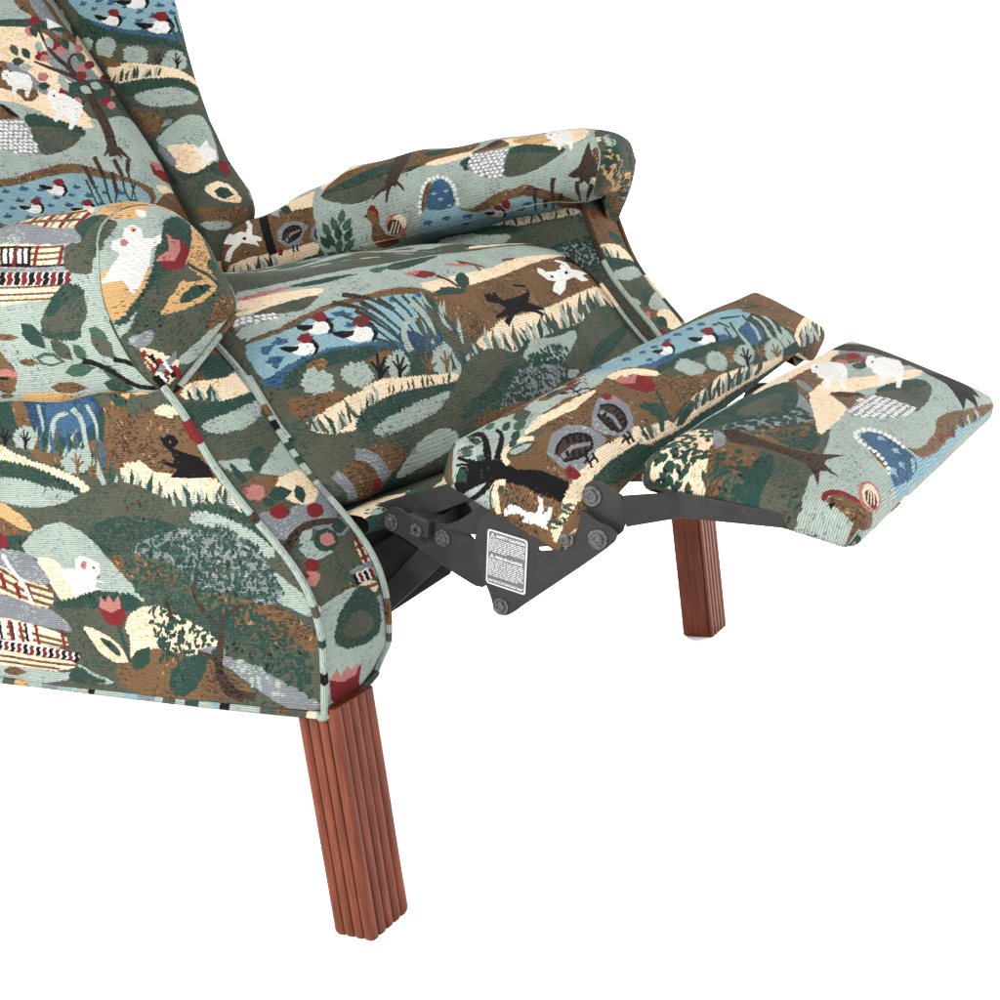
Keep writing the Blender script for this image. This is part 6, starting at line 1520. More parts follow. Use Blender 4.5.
('P','olive','-1764 2976 24 -165 11 -217 152 -43 396 112 315 75 -147 102 -210 110 -262 43'),
('P','dgreen','-1729 2638 26 -132 248 -18 419 184 187 62 -171 38 -381 -120 -260 -9',{'sc': 1.3}),
('P','white','-2294 2684 31 -173 250 15 268 16 11 214 -30 220 -241 -41 -228 -132'),
('K','white','-2294 2684 31 -173 250 15 268 16 11 214 -30 220 -241 -41 -228 -132',{'s': 6.5}),
('P','dgreen','-2419 2669 92 -72 69 -13 -33 120 60 117 -99 -67'),
('P','white','-1211 2402 -103 -268 34 -82 157 109 118 100 140 219 43 118 20 152 -26 -3 -49 -118 -92 -3 9 95 -34 -3 -40 -120 -79 -46',{'sh': 1, 'sc': 1.5}),
('P','white','-1331 2265 -124 -285 44 -23 202 348 44 167 -62 -30',{'sh': 1}),
('P','black','-1267 2284 -11 -49 41 61 14 49',{'sh': 1}),
('P','lblue','-3178 3458 159 -245 214 -90 306 89 192 124 259 2 255 -73 259 -18 298 95 164 260 -54 638 -362 959 121 -1041 -871 -111 -618 -51 -594 -123'),
('P','brown','-2497 3206 155 93 163 -23 180 -71 197 -60 181 10 155 -41 165 90 190 105 131 121 96 356 -293 826 -311 587 337 -1313 -117 -475 -164 -140 -288 -8 -258 92 -315 -7 -161 -91',{'sc': 1.2}),
('P','blue','-2951 3179 88 -193 105 -142 150 -3 105 138 16 236 -230 8'),
('P','brown','-3011 3215 58 -211 109 -157 58 24 -82 146 -65 165'),
('W','lblue','-2893 3173 85 -273 236 4 67 290',{'s': 6, 'seed': 2, 'k': 0.8}),
('W','blue','-2983 3221 455 21 421 135 132 109 -543 57 -611 -62',{'s': 9, 'seed': 4}),
('W','blue','-1731 3388 325 4 -113 222 -286 -89',{'s': 8, 'seed': 5}),
('P','white','-2992 3203 -15 17 -23 4 -18 -13 -2 -20 14 -18 23 -3 18 12'),
('P','white','-2983 3141 -13 17 -23 4 -18 -12 -4 -20 13 -18 23 -4 18 12'),
('P','white','-2966 3081 -12 17 -23 5 -18 -12 -5 -20 12 -18 22 -4 19 11'),
('P','white','-2944 3021 -12 18 -22 5 -19 -11 -6 -20 11 -19 22 -4 20 11'),
('P','white','-2922 2965 -11 18 -22 6 -20 -11 -7 -21 11 -19 22 -5 21 11'),
('P','white','-2894 2913 -10 18 -22 5 -21 -11 -8 -21 10 -18 22 -6 21 12'),
('P','white','-2853 2868 -10 19 -22 5 -21 -11 -9 -22 9 -19 23 -5 22 12'),
('P','white','-2801 2831 -9 19 -22 5 -22 -11 -10 -22 9 -19 22 -5 23 12'),
('P','white','-2738 2815 -9 19 -22 5 -23 -12 -9 -21 9 -19 22 -6 23 12'),
('P','white','-2667 2816 -9 19 -22 5 -23 -12 -9 -21 9 -20 22 -5 22 12'),
('P','white','-2597 2836 -9 19 -23 5 -21 -12 -9 -21 9 -19 21 -6 23 12'),
('P','white','-2535 2868 -10 19 -23 5 -21 -12 -8 -21 9 -20 22 -5 22 12'),
('P','white','-2487 2911 -11 18 -22 5 -21 -12 -8 -21 11 -19 22 -5 21 12'),
('P','white','-2453 2961 -11 19 -24 5 -20 -12 -7 -22 12 -18 22 -5 21 12'),
('P','white','-2433 3017 -13 18 -24 5 -20 -13 -5 -21 12 -19 23 -4 21 12'),
('P','white','-2425 3074 -13 18 -24 5 -20 -13 -5 -21 14 -19 23 -4 21 12'),
('P','white','-2423 3134 -15 19 -24 4 -19 -12 -4 -22 14 -19 24 -4 20 12'),
('P','white','-2428 3191 -15 19 -25 5 -18 -13 -3 -22 15 -19 24 -5 20 13'),
('P','white','-2068 3416 78 -7 69 -25 53 25 -15 82 -86 84 -80 -5 -37 -59',{'sh': 1}),
('P','black','-2135 3388 60 2 49 21 39 7 -43 45 -69 4 -27 -38',{'sh': 1}),
('P','black','-1877 3364 30 35 -12 87 -87 110 -56 31 94 -117 24 -73 -24 -33',{'sh': 1}),
('P','red','-1975 3356 53 -35 63 4 12 43 -48 50 -47 -11 -13 -27',{'sh': 1}),
('P','red','-1833 3275 88 -11 26 80 -67 80 -60 -42',{'sh': 1}),
('P','dbrown','-1370 3190 -58 222 34 14 92 -224',{'sh': 1}),
('P','dbrown','-1093 3109 -85 304 33 17 119 -307',{'sh': 1}),
('P','dbrown','-783 3232 -62 265 41 0 85 -265',{'sh': 1}),
('P','dbrown','-604 3286 -168 273 2 63 205 -295',{'sh': 1}),
('P','dbrown','-1299 3402 -86 197 30 23 115 -198',{'sh': 1}),
('P','dbrown','-1051 3350 -147 326 26 29 186 -341',{'sh': 1}),
('P','dgreen','-1413 3391 -107 225 23 13 110 -231',{'sh': 1}),
('P','dgreen','-1173 3415 -163 311 17 24 169 -322',{'sh': 1}),
('P','dgreen','-839 3498 -369 738 17 18 381 -756',{'sh': 1}),
('P','dgreen','-775 3573 -429 733 -17 84 457 -787',{'sh': 1}),
('P','dbrown','-866 3132 167 -118 67 -179 28 -194 71 226 76 235 -56 71 -66 37 -49 108 -35 -82 -59 41 6 -104 -76 1',{'sh': 1}),
('P','brown','-1079 3442 168 264 -110 606 -394 763 163 -731 6 -691',{'sc': 1}),
('P','cream','-4059 3354 233 37 471 82 573 25 588 -8 459 -20 298 -9 278 63 214 212 27 246 34 -66 -39 -220 -226 -193 -283 -59 -295 8 -459 20 -590 11 -570 -26 -475 -77 -236 -36',{'sh': 1})],
'face_far': [
('P','olive','486 7297 -1139 23 785 -312 -178 -194 -198 -402 -168 -401 301 -329 -260 -224 310 200 1398 341 215 423 -235 540'),
('P','dgreen','723 7226 -254 -16 173 -235 499 -243 161 80 -92 121'),
('P','sage','1147 7014 -203 40 47 -109 240 -114 14 74'),
('P','gold','1221 6919 47 -64 -132 -152 -411 -173 -765 -240 718 8 382 95 265 101 25 192',{'sc': 1}),
('L','dgreen','1074 7038 -343 -99 -50 -349 -483 -300 712 76 424 184 -26 228',{'s': 7, 'd': 5, 'seed': 31, 'a': 60, 'sp': 50}),
('P','brown','1343 6448 -191 -51 -461 -97 -476 -321 166 38 599 222'),
('P','dgreen','1232 6328 -470 -70 -347 -200 129 51'),
('P','grey','678 6298 -674 21 -1290 -166 1555 -124'),
('L','dbrown','678 6298 -674 21 -933 -203 1250 -70',{'s': 6, 'd': 5, 'a': -40, 'sp': 15})],
'front_far': [
('P','olive','1127 4236 -737 -110 -1441 59 722 -282 249 -216 59 -359 -66 -744 -56 -328 -109 -243 -154 -255 -125 -391 -62 -417 330 60 1257 218 181 102 -190 27 -135 274 154 868 66 329 66 279 82 330 39 394'),
('P','brown','903 3978 -665 -70 -502 -392 588 -122 390 63 191 181'),
('P','red','724 3916 -90 -40 37 -81 82 33',{'sh': 1}),
('P','dgreen','542 3634 -252 -46 -261 -121 408 -34'),
('P','cream','804 3492 -206 -24 -363 -75 -303 -213 469 15 182 75 143 93',{'sc': 1.3}),
('P','olive','789 3355 -4 61 -26 61 -24 -61 24 -61',{'sh': 1}),
('P','sage','726 3317 11 44 12 44 -48 -37 3 -47',{'sh': 1}),
('P','olive','697 3291 31 86 -18 91 -57 -82 -2 -89',{'sh': 1}),
('P','sage','628 3255 21 73 -63 75 -3 -73 4 -74',{'sh': 1}),
('P','olive','578 3231 -53 68 -70 68 1 -73 85 -67',{'sh': 1}),
('P','dgreen','824 3369 -228 -114 -664 -75 -9 -167 491 59 411 98',{'sc': 1.3}),
('P','sage','865 3093 -255 27 -546 -7 -167 -99 635 -85 247 69',{'sc': 1.3}),
('P','dgreen','588 2739 -436 74 32 -160 519 -158',{'sc': 1}),
('P','sage','940 2782 -243 -93 16 -133 155 107'),
('P','sage','671 2525 -308 137 -363 64 -294 -195 162 -205 608 73'),
('P','brown','805 2585 -269 -134 60 -143 201 98'),
('P','cream','596 2426 -353 8 -399 -149 -98 -302 786 123 89 131'),
('P','dgreen','640 2356 -112 -15 -39 -55 83 -96 128 38 11 60',{'sh': 1}),
('P','pink','724 2391 40 -26 43 -15 37 2 20 17 -1 28 -22 32 -38 26 -44 15 -38 -1 -22 -17 2 -29'),
('P','red','847 2193 -138 13 -30 -100 140 -11'),
('P','grey','888 2319 -59 -132 127 -31')],
'wall_far': [
('P','olive','-7857 6266 778 -16 717 7 702 -4 687 0 627 -3 644 -6 596 -3 577 -5 557 -36 541 -49 527 -46 154 -113 16 -144 94 -407 141 -399 272 -431 121 -293 -51 -439 -508 36 -526 37 -543 38 -563 40 -583 42 -604 42 -626 45 -650 46 -674 48 -702 49 -729 52 -759 54 -776 56 143 589 143 578 144 565'),
('P','cream','-2391 5612 356 38 309 27 657 -50 63 -70 -366 -9 -492 -32 -347 -8',{'sc': 1.5}),
('P','olive','-2132 5516 -5 60 13 59 23 -59 -10 -60',{'sh': 1}),
('P','sage','-2017 5516 -15 43 -14 43 38 -36 5 -45',{'sh': 1}),
('P','olive','-1949 5517 -35 83 2 89 48 -80 15 -86',{'sh': 1}),
('P','sage','-1828 5522 -27 70 29 72 12 -70 11 -71',{'sh': 1}),
('P','olive','-1744 5527 17 64 26 62 11 -70 -31 -60',{'sh': 1}),
('P','sage','-1652 5523 -36 70 -14 77 55 -64 19 -75',{'sh': 1}),
('P','olive','-1579 5524 -45 72 -11 82 55 -68 27 -77',{'sh': 1}),
('P','sage','-1470 5532 26 69 22 70 20 -78 -43 -66',{'sh': 1}),
('P','olive','-1393 5531 19 59 14 60 21 -65 -33 -57',{'sh': 1}),
('P','sage','-1279 5527 -31 43 2 51 24 -44 20 -45',{'sh': 1}),
('P','olive','-1191 5529 -24 68 20 70 20 -68 8 -68',{'sh': 1}),
('P','sage','-1121 5529 -13 56 5 59 27 -55 0 -58',{'sh': 1}),
('P','dgreen','-3409 5358 274 140 374 41 362 24 498 -42 63 -89 -386 -4 -506 57 -460 -66',{'sc': 1.5}),
('P','sage','-3211 5422 197 62 326 13 348 -63 328 -14 -152 -114 -285 -68 -439 24 -276 70',{'sc': 1.5}),
('P','sage','-1036 5608 181 3 24 -91 -182 -16'),
('P','grey','-1584 5097 310 95 366 23 172 -334 -364 -28'),
('L','dgreen','-1649 5168 384 87 366 22 155 -459 -573 57',{'s': 6, 'd': 7, 'seed': 41}),
('P','brown','-4225 5376 437 6 242 -78 -263 -41'),
('P','grey','-3497 5340 170 9 -53 -62'),
('P','sage','-4695 5319 235 47 268 7 -206 -155 -267 20'),
('P','grey','-3514 5301 254 7 -97 -75')],
'calf': [
('P','brown','-2886 -562 353 17 509 -12 287 27 584 80 604 0 618 0 837 0 722 0 860 0 858 -164 -70 52 -186 204 -82 222 -15 257 113 288 121 3 76 14 64 63 -24 132 -192 111 -65 148 55 55 -63 54 9 -17 -2662 -401 -1040 48 -267 31 -537 11 -668 36 -172 202 2 237 49 132 -1446 -843 -158 -248 46 -229 66 -193 152 -145 129 -49 -72 -97 126 -51 150 27 207 -30 56 17'),
('P','sage','-2313 -458 553 -19 435 30 595 8 513 31 -364 171 -326 -79 -250 27 -173 30 -319 11 -353 -102 -293 -32'),
('P','brown','-2067 -455 261 1 221 29 232 28 -231 43 -223 -29 -241 -13'),
('P','red','-1632 -473 235 25 94 26 -237 10'),
('P','dgreen','-1925 -461 249 11 -88 45 -205 2'),
('P','black','-1824 -373 36 17 70 35 73 19 68 1 49 24 35 47 20 23 18 -8 -17 -24 -32 -50 -51 -27 -67 -3 -67 -19 -68 -36 -32 -19',{'sh': 1}),
('P','black','-1641 -383 -14 30 -25 58 -23 28 -25 6 -17 5 -4 8 17 -3 44 -12 35 -39 32 -61 20 -32',{'sh': 1}),
('P','cream','-1155 -299 212 -9 212 69 127 116 77 132 -204 -70 -142 -83 -262 -69'),
('P','lblue','-1158 -483 501 38 1043 -5 996 23 708 121 29 245 -767 196 -477 -107 -488 -78 -253 -79 -482 65 -318 -157 -283 -132 -304 -84'),
('P','blue','-721 -245 306 82 248 -13 241 74 531 70 441 -73 85 207 -458 -48 -490 -124 -405 -1 -248 -14',{'sc': 1.5}),
('W','blue','-973 -482 595 38 670 34 957 40 287 173 -865 -34 -1077 11 -449 -131',{'s': 8, 'seed': 6}),
('P','white','-123 -277 105 5 112 -13 50 29 -65 60 -118 35 -103 -13 -40 -39',{'sh': 1}),
('P','black','-183 -311 72 11 41 26 48 10 -82 30 -87 -8 -14 -31',{'sh': 1}),
('P','black','179 -300 1 39 -66 65 -120 47 -68 7 117 -46 60 -47 -10 -31',{'sh': 1}),
('P','red','56 -321 128 -33 79 13 -48 50 -112 38 -60 -13 14 -29',{'sh': 1}),
('P','white','569 -184 140 19 153 -7 68 47 -97 79 -176 39 -141 -29 -45 -61',{'sh': 1}),
('P','black','503 -242 90 25 47 43 63 20 -121 35 -114 -20 -8 -49',{'sh': 1}),
('P','black','981 -184 -1 56 -97 85 -180 56 -100 3 177 -54 91 -61 -10 -45',{'sh': 1}),
('P','red','818 -228 168 -31 104 28 -62 64 -155 42 -81 -25 22 -40',{'sh': 1}),
('P','dgreen','-505 -133 232 59 459 -24 584 82 429 90 849 -236 334 62 19 332 170 481 -770 -183 -977 -103 -825 -162 -430 -130 -178 -126',{'sc': 1.5}),
('P','olive','-589 -53 315 33 513 92 668 124 195 173 -595 0 -623 -136 -391 -141'),
('P','brown','706 41 155 113 -258 173 -160 -54'),
('P','blue','1415 -65 334 30 24 185 -318 102 -326 -24 70 -154'),
('P','sage','1175 224 22 -34 52 -69 53 -66 49 -59 49 -29 72 -11 45 -9 12 -24 -43 6 -104 18 -96 49 -62 66 -59 66 -55 70 -26 33',{'sh': 1}),
('P','sage','1484 227 55 -41 121 -87 77 -85 27 -79 12 -39 -60 12 -20 39 -31 75 -75 76 -122 82 -62 40',{'sh': 1}),
('P','sage','1706 264 58 -51 134 -109 81 -96 13 -74 6 -36 -66 14 -13 37 -17 70 -78 86 -135 104 -64 50',{'sh': 1}),
('P','sage','1815 354 64 -55 157 -119 107 -116 36 -100 18 -49 -72 14 -25 51 -37 94 -101 105 -156 114 -71 54',{'sh': 1}),
('P','sage','1677 343 186 -221 -52 1 -220 220',{'sh': 1}),
('P','dgreen','1435 -164 -255 239 37 -2 278 -240',{'sh': 1}),
('P','dgreen','1225 -134 -254 235 36 -2 279 -236',{'sh': 1}),
('P','dgreen','1824 -175 -161 170 37 -2 191 -174',{'sh': 1}),
('P','dgreen','1267 -236 37 138 42 -12 -7 -148',{'sh': 1}),
('P','dgreen','1414 -264 351 95 38 -19 -323 -108',{'sh': 1}),
('P','sage','-62 203 -95 4 -91 -13 -85 -39 12 -65 -28 -74 101 -31 96 -25 113 5 26 75 18 57 33 74',{'sc': 2.4}),
('P','sage','272 303 -118 5 -44 -48 -63 -35 33 -64 107 -48 110 -45 116 -9 70 31 53 47 -56 72 -104 51',{'sc': 2.4}),
('P','sage','978 337 -129 46 -137 5 -115 -10 -33 -43 -4 -48 96 -58 144 -34 148 -28 108 13 87 32 -35 66',{'sc': 2.4}),
('P','sage','1633 460 -79 45 -155 -7 -128 -15 -120 -28 55 -57 86 -47 118 -47 133 -8 149 -5 80 43 -60 69',{'sc': 2.4}),
('P','black','615 416 135 -85 27 -82 39 -2 -14 51 145 -93 45 -1 -146 94 184 -58 13 13 -212 76 146 -15 -10 15 -183 33 -113 64',{'sh': 1}),
('P','brown','946 456 133 -88 27 -88 41 -2 -14 55 153 -98 47 -1 -153 98 193 -59 14 14 -222 79 154 -15 -10 16 -191 34 -109 65',{'sh': 1}),
('P','brown','1363 536 21 -79 2 -78 37 -1 1 49 119 -86 43 0 -119 86 162 -49 16 12 -182 67 137 -11 -2 14 -154 26 0 63',{'sh': 1}),
('P','sage','1603 453 101 -86 162 -89 -85 99 -129 82',{'sh': 1}),
('P','olive','1679 457 36 -65 48 -69 18 67 -63 67',{'sh': 1}),
('P','sage','1709 456 72 -133 220 -146 -94 149 -121 133',{'sh': 1}),
('P','sage','1795 455 63 -112 252 -108 -156 118 -99 109',{'sh': 1}),
('P','olive','1855 453 177 -86 229 -96 -154 116 -202 78',{'sh': 1}),
('P','sage','1907 461 42 -118 144 -131 -26 128 -91 120',{'sh': 1}),
('P','sage','1955 462 20 -125 171 -142 -43 137 -74 128',{'sh': 1}),
('P','olive','2038 455 237 -97 300 -127 -208 150 -270 87',{'sh': 1}),
('P','brown','1929 -256 325 10 360 57 376 211 174 232 -409 174 -546 -12 -50 -159 42 -219 -158 -166'),
('P','dgreen','1924 -301 493 55 197 57 -323 -7'),
('P','cream','2080 416 320 -78 626 -111 259 96 -105 147 -327 91 -439 21 -358 -56',{'sc': 1.3}),
('P','olive','2137 541 63 -106 312 -74 -233 100 -63 99',{'sh': 1}),
('P','sage','2196 553 66 -102 245 -96 -150 117 -78 99',{'sh': 1}),
('P','dgreen','2305 564 50 -85 205 -79 -112 98 -52 94',{'sh': 1}),
('P','olive','2422 590 -31 -130 249 -115 -132 129 0 130',{'sh': 1}),
('P','sage','2480 595 -38 -156 455 -135 -329 156 16 152',{'sh': 1}),
('P','dgreen','2594 601 4 -150 520 -140 -385 164 -18 148',{'sh': 1}),
('P','olive','2656 604 40 -139 504 -130 -367 156 -56 135',{'sh': 1}),
('P','sage','2768 618 -178 -143 334 -138 -190 144 115 134',{'sh': 1}),
('P','dgreen','2892 605 -20 -91 197 -86 -88 98 -17 86',{'sh': 1}),
('P','olive','2931 595 152 -128 466 -118 -327 150 -177 115',{'sh': 1}),
('P','sage','3036 594 166 -115 328 -141 -176 163 -207 107',{'sh': 1}),
('P','dgreen','3107 598 -70 -121 378 -133 -223 142 6 117',{'sh': 1}),
('P','olive','3177 359 131 98 40 151 -196 89 -158 -187'),
('P','brown','-1659 -233 467 0 320 63 365 262 484 183 59 61 -170 21 -302 -26 -323 22 -468 37 -438 -45 -378 -96 -257 -136'),
('P','dgreen','-1409 132 204 14 135 76 -102 93 -73 98 -128 -110 34 -93'),
('P','dgreen','-1279 430 358 -80 291 -6 -22 54 -240 52 -325 23'),
('P','dgreen','-953 101 -31 31 -59 61 -82 79 -100 95 -42 44 44 4 42 -45 100 -94 84 -80 60 -62 31 -31',{'sh': 1}),
('P','red','-1131 -178 314 31 62 72 -54 110 -121 54 -132 -25 -61 -84 -19 -103',{'sh': 1}),
('P','pink','-1135 -213 164 -20 -27 51 155 -2 26 37 -176 68 -133 -64',{'sh': 1}),
('P','cream','-2572 261 224 -31 204 26 242 38 343 49 300 36 31 68 334 -55 328 -53 342 33 224 -49 484 57 435 73 562 39 100 44 -590 0 -731 -27 -521 -6 -451 -22 -590 13 -544 -54 -338 -19 -390 -26 -260 5',{'sc': 1.5}),
('P','dgreen','-1281 478 254 -76 364 -56 6 64 -326 60'),
('P','olive','-761 434 144 -74 207 -31 -171 60 -154 61',{'sh': 1}),
('P','sage','-713 440 119 -46 126 -49 -88 68 -133 38',{'sh': 1}),
('P','dgreen','-633 443 150 -53 174 -49 -134 75 -162 42',{'sh': 1}),
('P','olive','-587 448 115 -38 111 -44 -78 63 -125 30',{'sh': 1}),
('P','sage','-526 452 110 -31 120 -27 -96 47 -115 22',{'sh': 1}),
('P','dgreen','-466 454 129 -94 252 -47 -201 77 -139 80',{'sh': 1}),
('P','olive','-404 458 139 -61 208 -17 -176 45 -144 49',{'sh': 1}),
('P','sage','-305 466 109 -36 145 -20 -121 41 -114 27',{'sh': 1}),
('P','dgreen','-279 467 109 -80 223 -52 -167 76 -124 70',{'sh': 1}),
('P','olive','-188 475 92 -50 111 -55 -65 70 -106 43',{'sh': 1}),
('P','sage','-134 475 137 -68 215 -58 -159 82 -150 58',{'sh': 1}),
('P','dgreen','-68 479 159 -72 175 -93 -99 113 -182 64',{'sh': 1}),
('P','olive','35 483 126 -57 200 -38 -156 62 -131 45',{'sh': 1}),
('P','sage','103 486 93 -49 171 -27 -132 46 -99 40',{'sh': 1}),
('P','dgreen','156 485 178 -78 274 -68 -206 97 -187 65',{'sh': 1}),
('P','olive','229 488 157 -52 219 -41 -171 66 -160 41',{'sh': 1}),
('P','sage','316 491 141 -55 184 -60 -124 81 -151 46',{'sh': 1}),
('P','dgreen','398 493 117 -45 163 -45 -110 64 -125 37',{'sh': 1}),
('P','olive','475 495 114 -60 181 -61 -118 79 -124 53',{'sh': 1}),
('P','sage','564 497 89 -59 191 -40 -139 59 -93 50',{'sh': 1}),
('P','dgreen','667 496 196 -35 217 -53 -154 81 -208 24',{'sh': 1}),
('P','olive','742 498 135 -58 238 -24 -192 51 -133 47',{'sh': 1}),
('P','olive','-1938 401 97 -71 118 -76 -44 92 -126 65',{'sh': 1}),
('P','sage','-1861 414 14 -55 86 -51 -30 56 -36 53',{'sh': 1}),
('P','dgreen','-1770 427 10 -74 118 -73 -38 77 -42 72',{'sh': 1}),
('P','olive','-1712 431 72 -86 140 -87 -45 98 -111 82',{'sh': 1}),
('P','sage','-1630 437 47 -52 62 -56 2 60 -74 51',{'sh': 1}),
('P','dgreen','-1511 431 120 -82 166 -85 -74 104 -157 74',{'sh': 1}),
('P','dgreen','-2888 430 300 -28 377 34 370 30 533 35 580 -4 579 31 688 3 1086 26 1047 366 -816 -202 -1016 -56 -931 -28 -1201 48 -807 -114 -653 -76',{'sc': 1.3}),
('P','black','-1930 271 -54 88 26 1 60 -88',{'sh': 1}),
('P','black','-1877 277 -53 98 27 0 60 -98',{'sh': 1}),
('P','black','-1951 299 -65 12 0 14 65 -9',{'sh': 1}),
('P','sage','-3249 -573 399 0 375 104 391 93 525 46 -542 34 -285 2 -260 82 -291 16 -175 61 -127 47 -265 19 -196 -243 235 -81'),
('P','dgreen','-3301 -432 56 82 -71 44 -244 -76 147 -36'),
('P','dgreen','-3494 -382 -26 51 -72 17 99 -25'),
('P','red','-3183 -480 77 93 9 -8 -78 -90',{'sh': 1}),
('P','red','-3205 -470 81 95 6 -6 -79 -94',{'sh': 1}),
('P','red','-3228 -462 85 99 7 -6 -84 -98',{'sh': 1}),
('P','dgreen','-3238 -458 85 92 9 -7 -83 -92',{'sh': 1}),
('P','dgreen','-3157 -466 63 79 11 -9 -64 -78',{'sh': 1}),
('P','black','-3177 -345 42 88 56 81 -3 71 8 95 106 104 23 88 32 125 -132 57 -77 41 -8 -110 -21 -119 -2 -98 -36 -118 -38 -103 -234 -171 128 -32',{'sh': 1}),
('P','black','-3141 -198 18 -17 42 -35 53 -43 64 -48 53 -50 36 -52 -13 -39 -61 -13 -29 -6 -47 37 21 11 43 17 5 16 -23 23 -39 33 -53 38 -42 32 -41 30 -24 12',{'sh': 1}),
('P','black','-3106 -152 20 -12 48 -29 61 -31 66 -30 65 -32 60 -35 41 -42 9 -35 2 -16 -50 14 -8 17 -8 26 -22 19 -47 23 -59 26 -68 28 -62 28 -48 25 -20 9',{'sh': 1}),
('P','black','-3153 -261 -9 -22 -10 -42 -16 -51 -21 -58 -12 -29 -23 2 6 30 16 59 3 49 4 43 5 23',{'sh': 1}),
('P','black','-3222 -178 -33 -4 -66 -12 -64 -22 -73 -35 -82 -43 -48 -37 138 29 -139 -20 -21 10 41 39 86 49 84 44 71 28 69 16 34 8',{'sh': 1}),
('P','black','-3307 -286 -83 -39 -5 -34 -17 -30 -23 -22 -21 -12 -28 9 -15 6 -55 1 -13 22 47 48 163 64',{'sh': 1}),
('P','black','-3217 -336 -2 -14 -12 -32 -21 -31 -29 -28 -15 -13 -13 8 13 14 26 27 16 27 -11 24 9 18',{'sh': 1}),
('P','cream','-3049 -100 7 -19 15 -35 16 -14 34 -9 43 -9 41 -6 47 -4 47 -2 55 13 64 30 34 16 55 -38 -32 -16 -66 -33 -65 -17 -61 1 -53 4 -51 7 -55 11 -62 20 -38 34 -16 42 -6 18',{'sh': 1}),
('P','sage','-2970 -166 107 -30 107 6 73 59 -159 29 -95 -17',{'sh': 1}),
('P','dgreen','-3002 -160 0 9 3 18 58 18 119 17 87 1 55 -17 6 -27 -44 -24 -68 -16 -89 -8 -44 -4 -11 12 44 4 88 8 65 16 41 22 1 11 -38 11 -82 -1 -118 -16 -56 -16 1 -15 0 -8',{'sh': 1}),
('P','cream','-2646 -239 115 -23 159 -40 226 31 497 23 240 28 -472 58 -180 -12 -210 -25 -156 -17 -142 11'),
('P','olive','-2658 -214 127 5 143 41 -102 24 -90 -19'),
('P','dgreen','-2733 -366 58 -37 65 -18 55 18 -87 47 -59 9',{'sh': 1}),
('P','olive','-2500 -415 121 -44 83 8 7 78 -152 39 -67 -20',{'sh': 1}),
('P','dgreen','-2814 -234 52 -43 71 -24 78 9 -84 56 -69 16',{'sh': 1}),
('P','dgreen','-3066 -441 46 -5 31 17 -14 50 -62 -1 -12 -28',{'sh': 1}),
('P','mgreen','-3180 -447 35 3 20 21 3 45 -41 -10 -21 -27',{'sh': 1}),
('P','mgreen','-2640 -329 85 -38 74 -3 37 47 -117 40 -63 -7',{'sh': 1}),
('P','dgreen','-2901 -208 49 -33 59 -14 56 16 -76 42 -57 7',{'sh': 1}),
('P','mgreen','-2808 -473 73 -33 58 -5 20 38 -99 37 -49 -4',{'sh': 1}),
('P','mgreen','-3040 -492 36 -5 17 13 -14 36 -44 0 -13 -16',{'sh': 1}),
('P','mgreen','-3140 -337 19 15 7 24 -15 35 -25 -26 -1 -25',{'sh': 1}),
('P','cream','-3174 -60 -8 -13 -17 -34 -38 -26 -52 -10 -49 13 -40 28 -44 25 -58 20 -36 8 47 43 30 -10 53 -23 45 -25 38 -26 27 -6 20 5 11 9 12 23 6 15',{'sh': 1}),
('P','dgreen','-3268 -137 -25 -1 -51 -2 -49 12 -56 22 -31 9 12 13 30 -10 53 -22 46 -11 49 2 24 1',{'sh': 1}),
('P','dgreen','-3285 -99 75 69 -61 88 -53 -102'),
('P','brown','-3364 -48 153 1 46 148 33 195 4 113 -259 39 -58 -166 -49 -283'),
('P','white','-3414 5 65 27 18 54 -4 78 38 72 86 3 44 -40 7 40 -69 43 -50 -6 40 32 53 0 -1 28 -79 14 -75 -15 -23 33 -13 -46 1 -59 -39 -56 -8 -47 45 9 -5 -49 -43 -64 -49 -34',{'sh': 1}),
('P','black','-3333 44 25 43 -22 -4 -16 -26',{'sh': 1}),
('P','cream','-3104 369 102 -21 205 -45 109 -41 163 -35 128 56 154 46 196 -49 168 -13 244 13 -187 116 -207 -30 -261 7 -255 7 -254 28 -157 51 -183 7 -283 -14 -7 -4 79 -60 83 -12 70 55',{'sc': 1.5}),
('P','dgreen','-2829 415 233 -26 266 -14 266 10 209 29 43 65 -396 13 -529 -7 -249 -6',{'sc': 1.2}),
('P','olive','-3311 427 -35 -37 -5 -46 27 40 27 39',{'sh': 1}),
('P','dgreen','-3282 441 -15 -58 -11 -59 45 56 1 59',{'sh': 1}),
('P','olive','-3267 456 3 -37 -2 -49 28 44 -6 40',{'sh': 1}),
('P','dgreen','-3261 460 39 -25 -17 -35 35 29 7 37',{'sh': 1}),
('P','olive','-3167 467 -12 -54 24 -51 3 53 2 54',{'sh': 1}),
('P','dgreen','-3143 467 -2 -51 -1 -51 25 48 -4 51',{'sh': 1}),
('P','olive','-3094 465 -32 -40 -14 -45 35 33 20 45',{'sh': 1}),
('P','grey','-2722 11 265 -109 227 13 119 102 0 128 -28 80 -195 8 -247 53 -197 0 -19 -108',{'sh': 1}),
('P','dbrown','-2670 60 187 -71 190 17 92 93 -113 92 -224 19 -161 -69',{'sh': 1}),
('P','grey','-2660 92 213 -12 171 76 -31 25 -175 -64 -201 19',{'sh': 1}),
('P','black','-2409 1 49 -2 -76 58 -37 -5',{'sh': 1}),
('P','black','-2582 92 43 2 -64 49 -37 -5',{'sh': 1}),
('P','black','-2359 28 50 -2 -76 59 -38 -6',{'sh': 1}),
('P','black','-2532 118 44 2 -63 50 -38 -6',{'sh': 1}),
('P','black','-2308 56 50 -2 -76 58 -37 -6',{'sh': 1}),
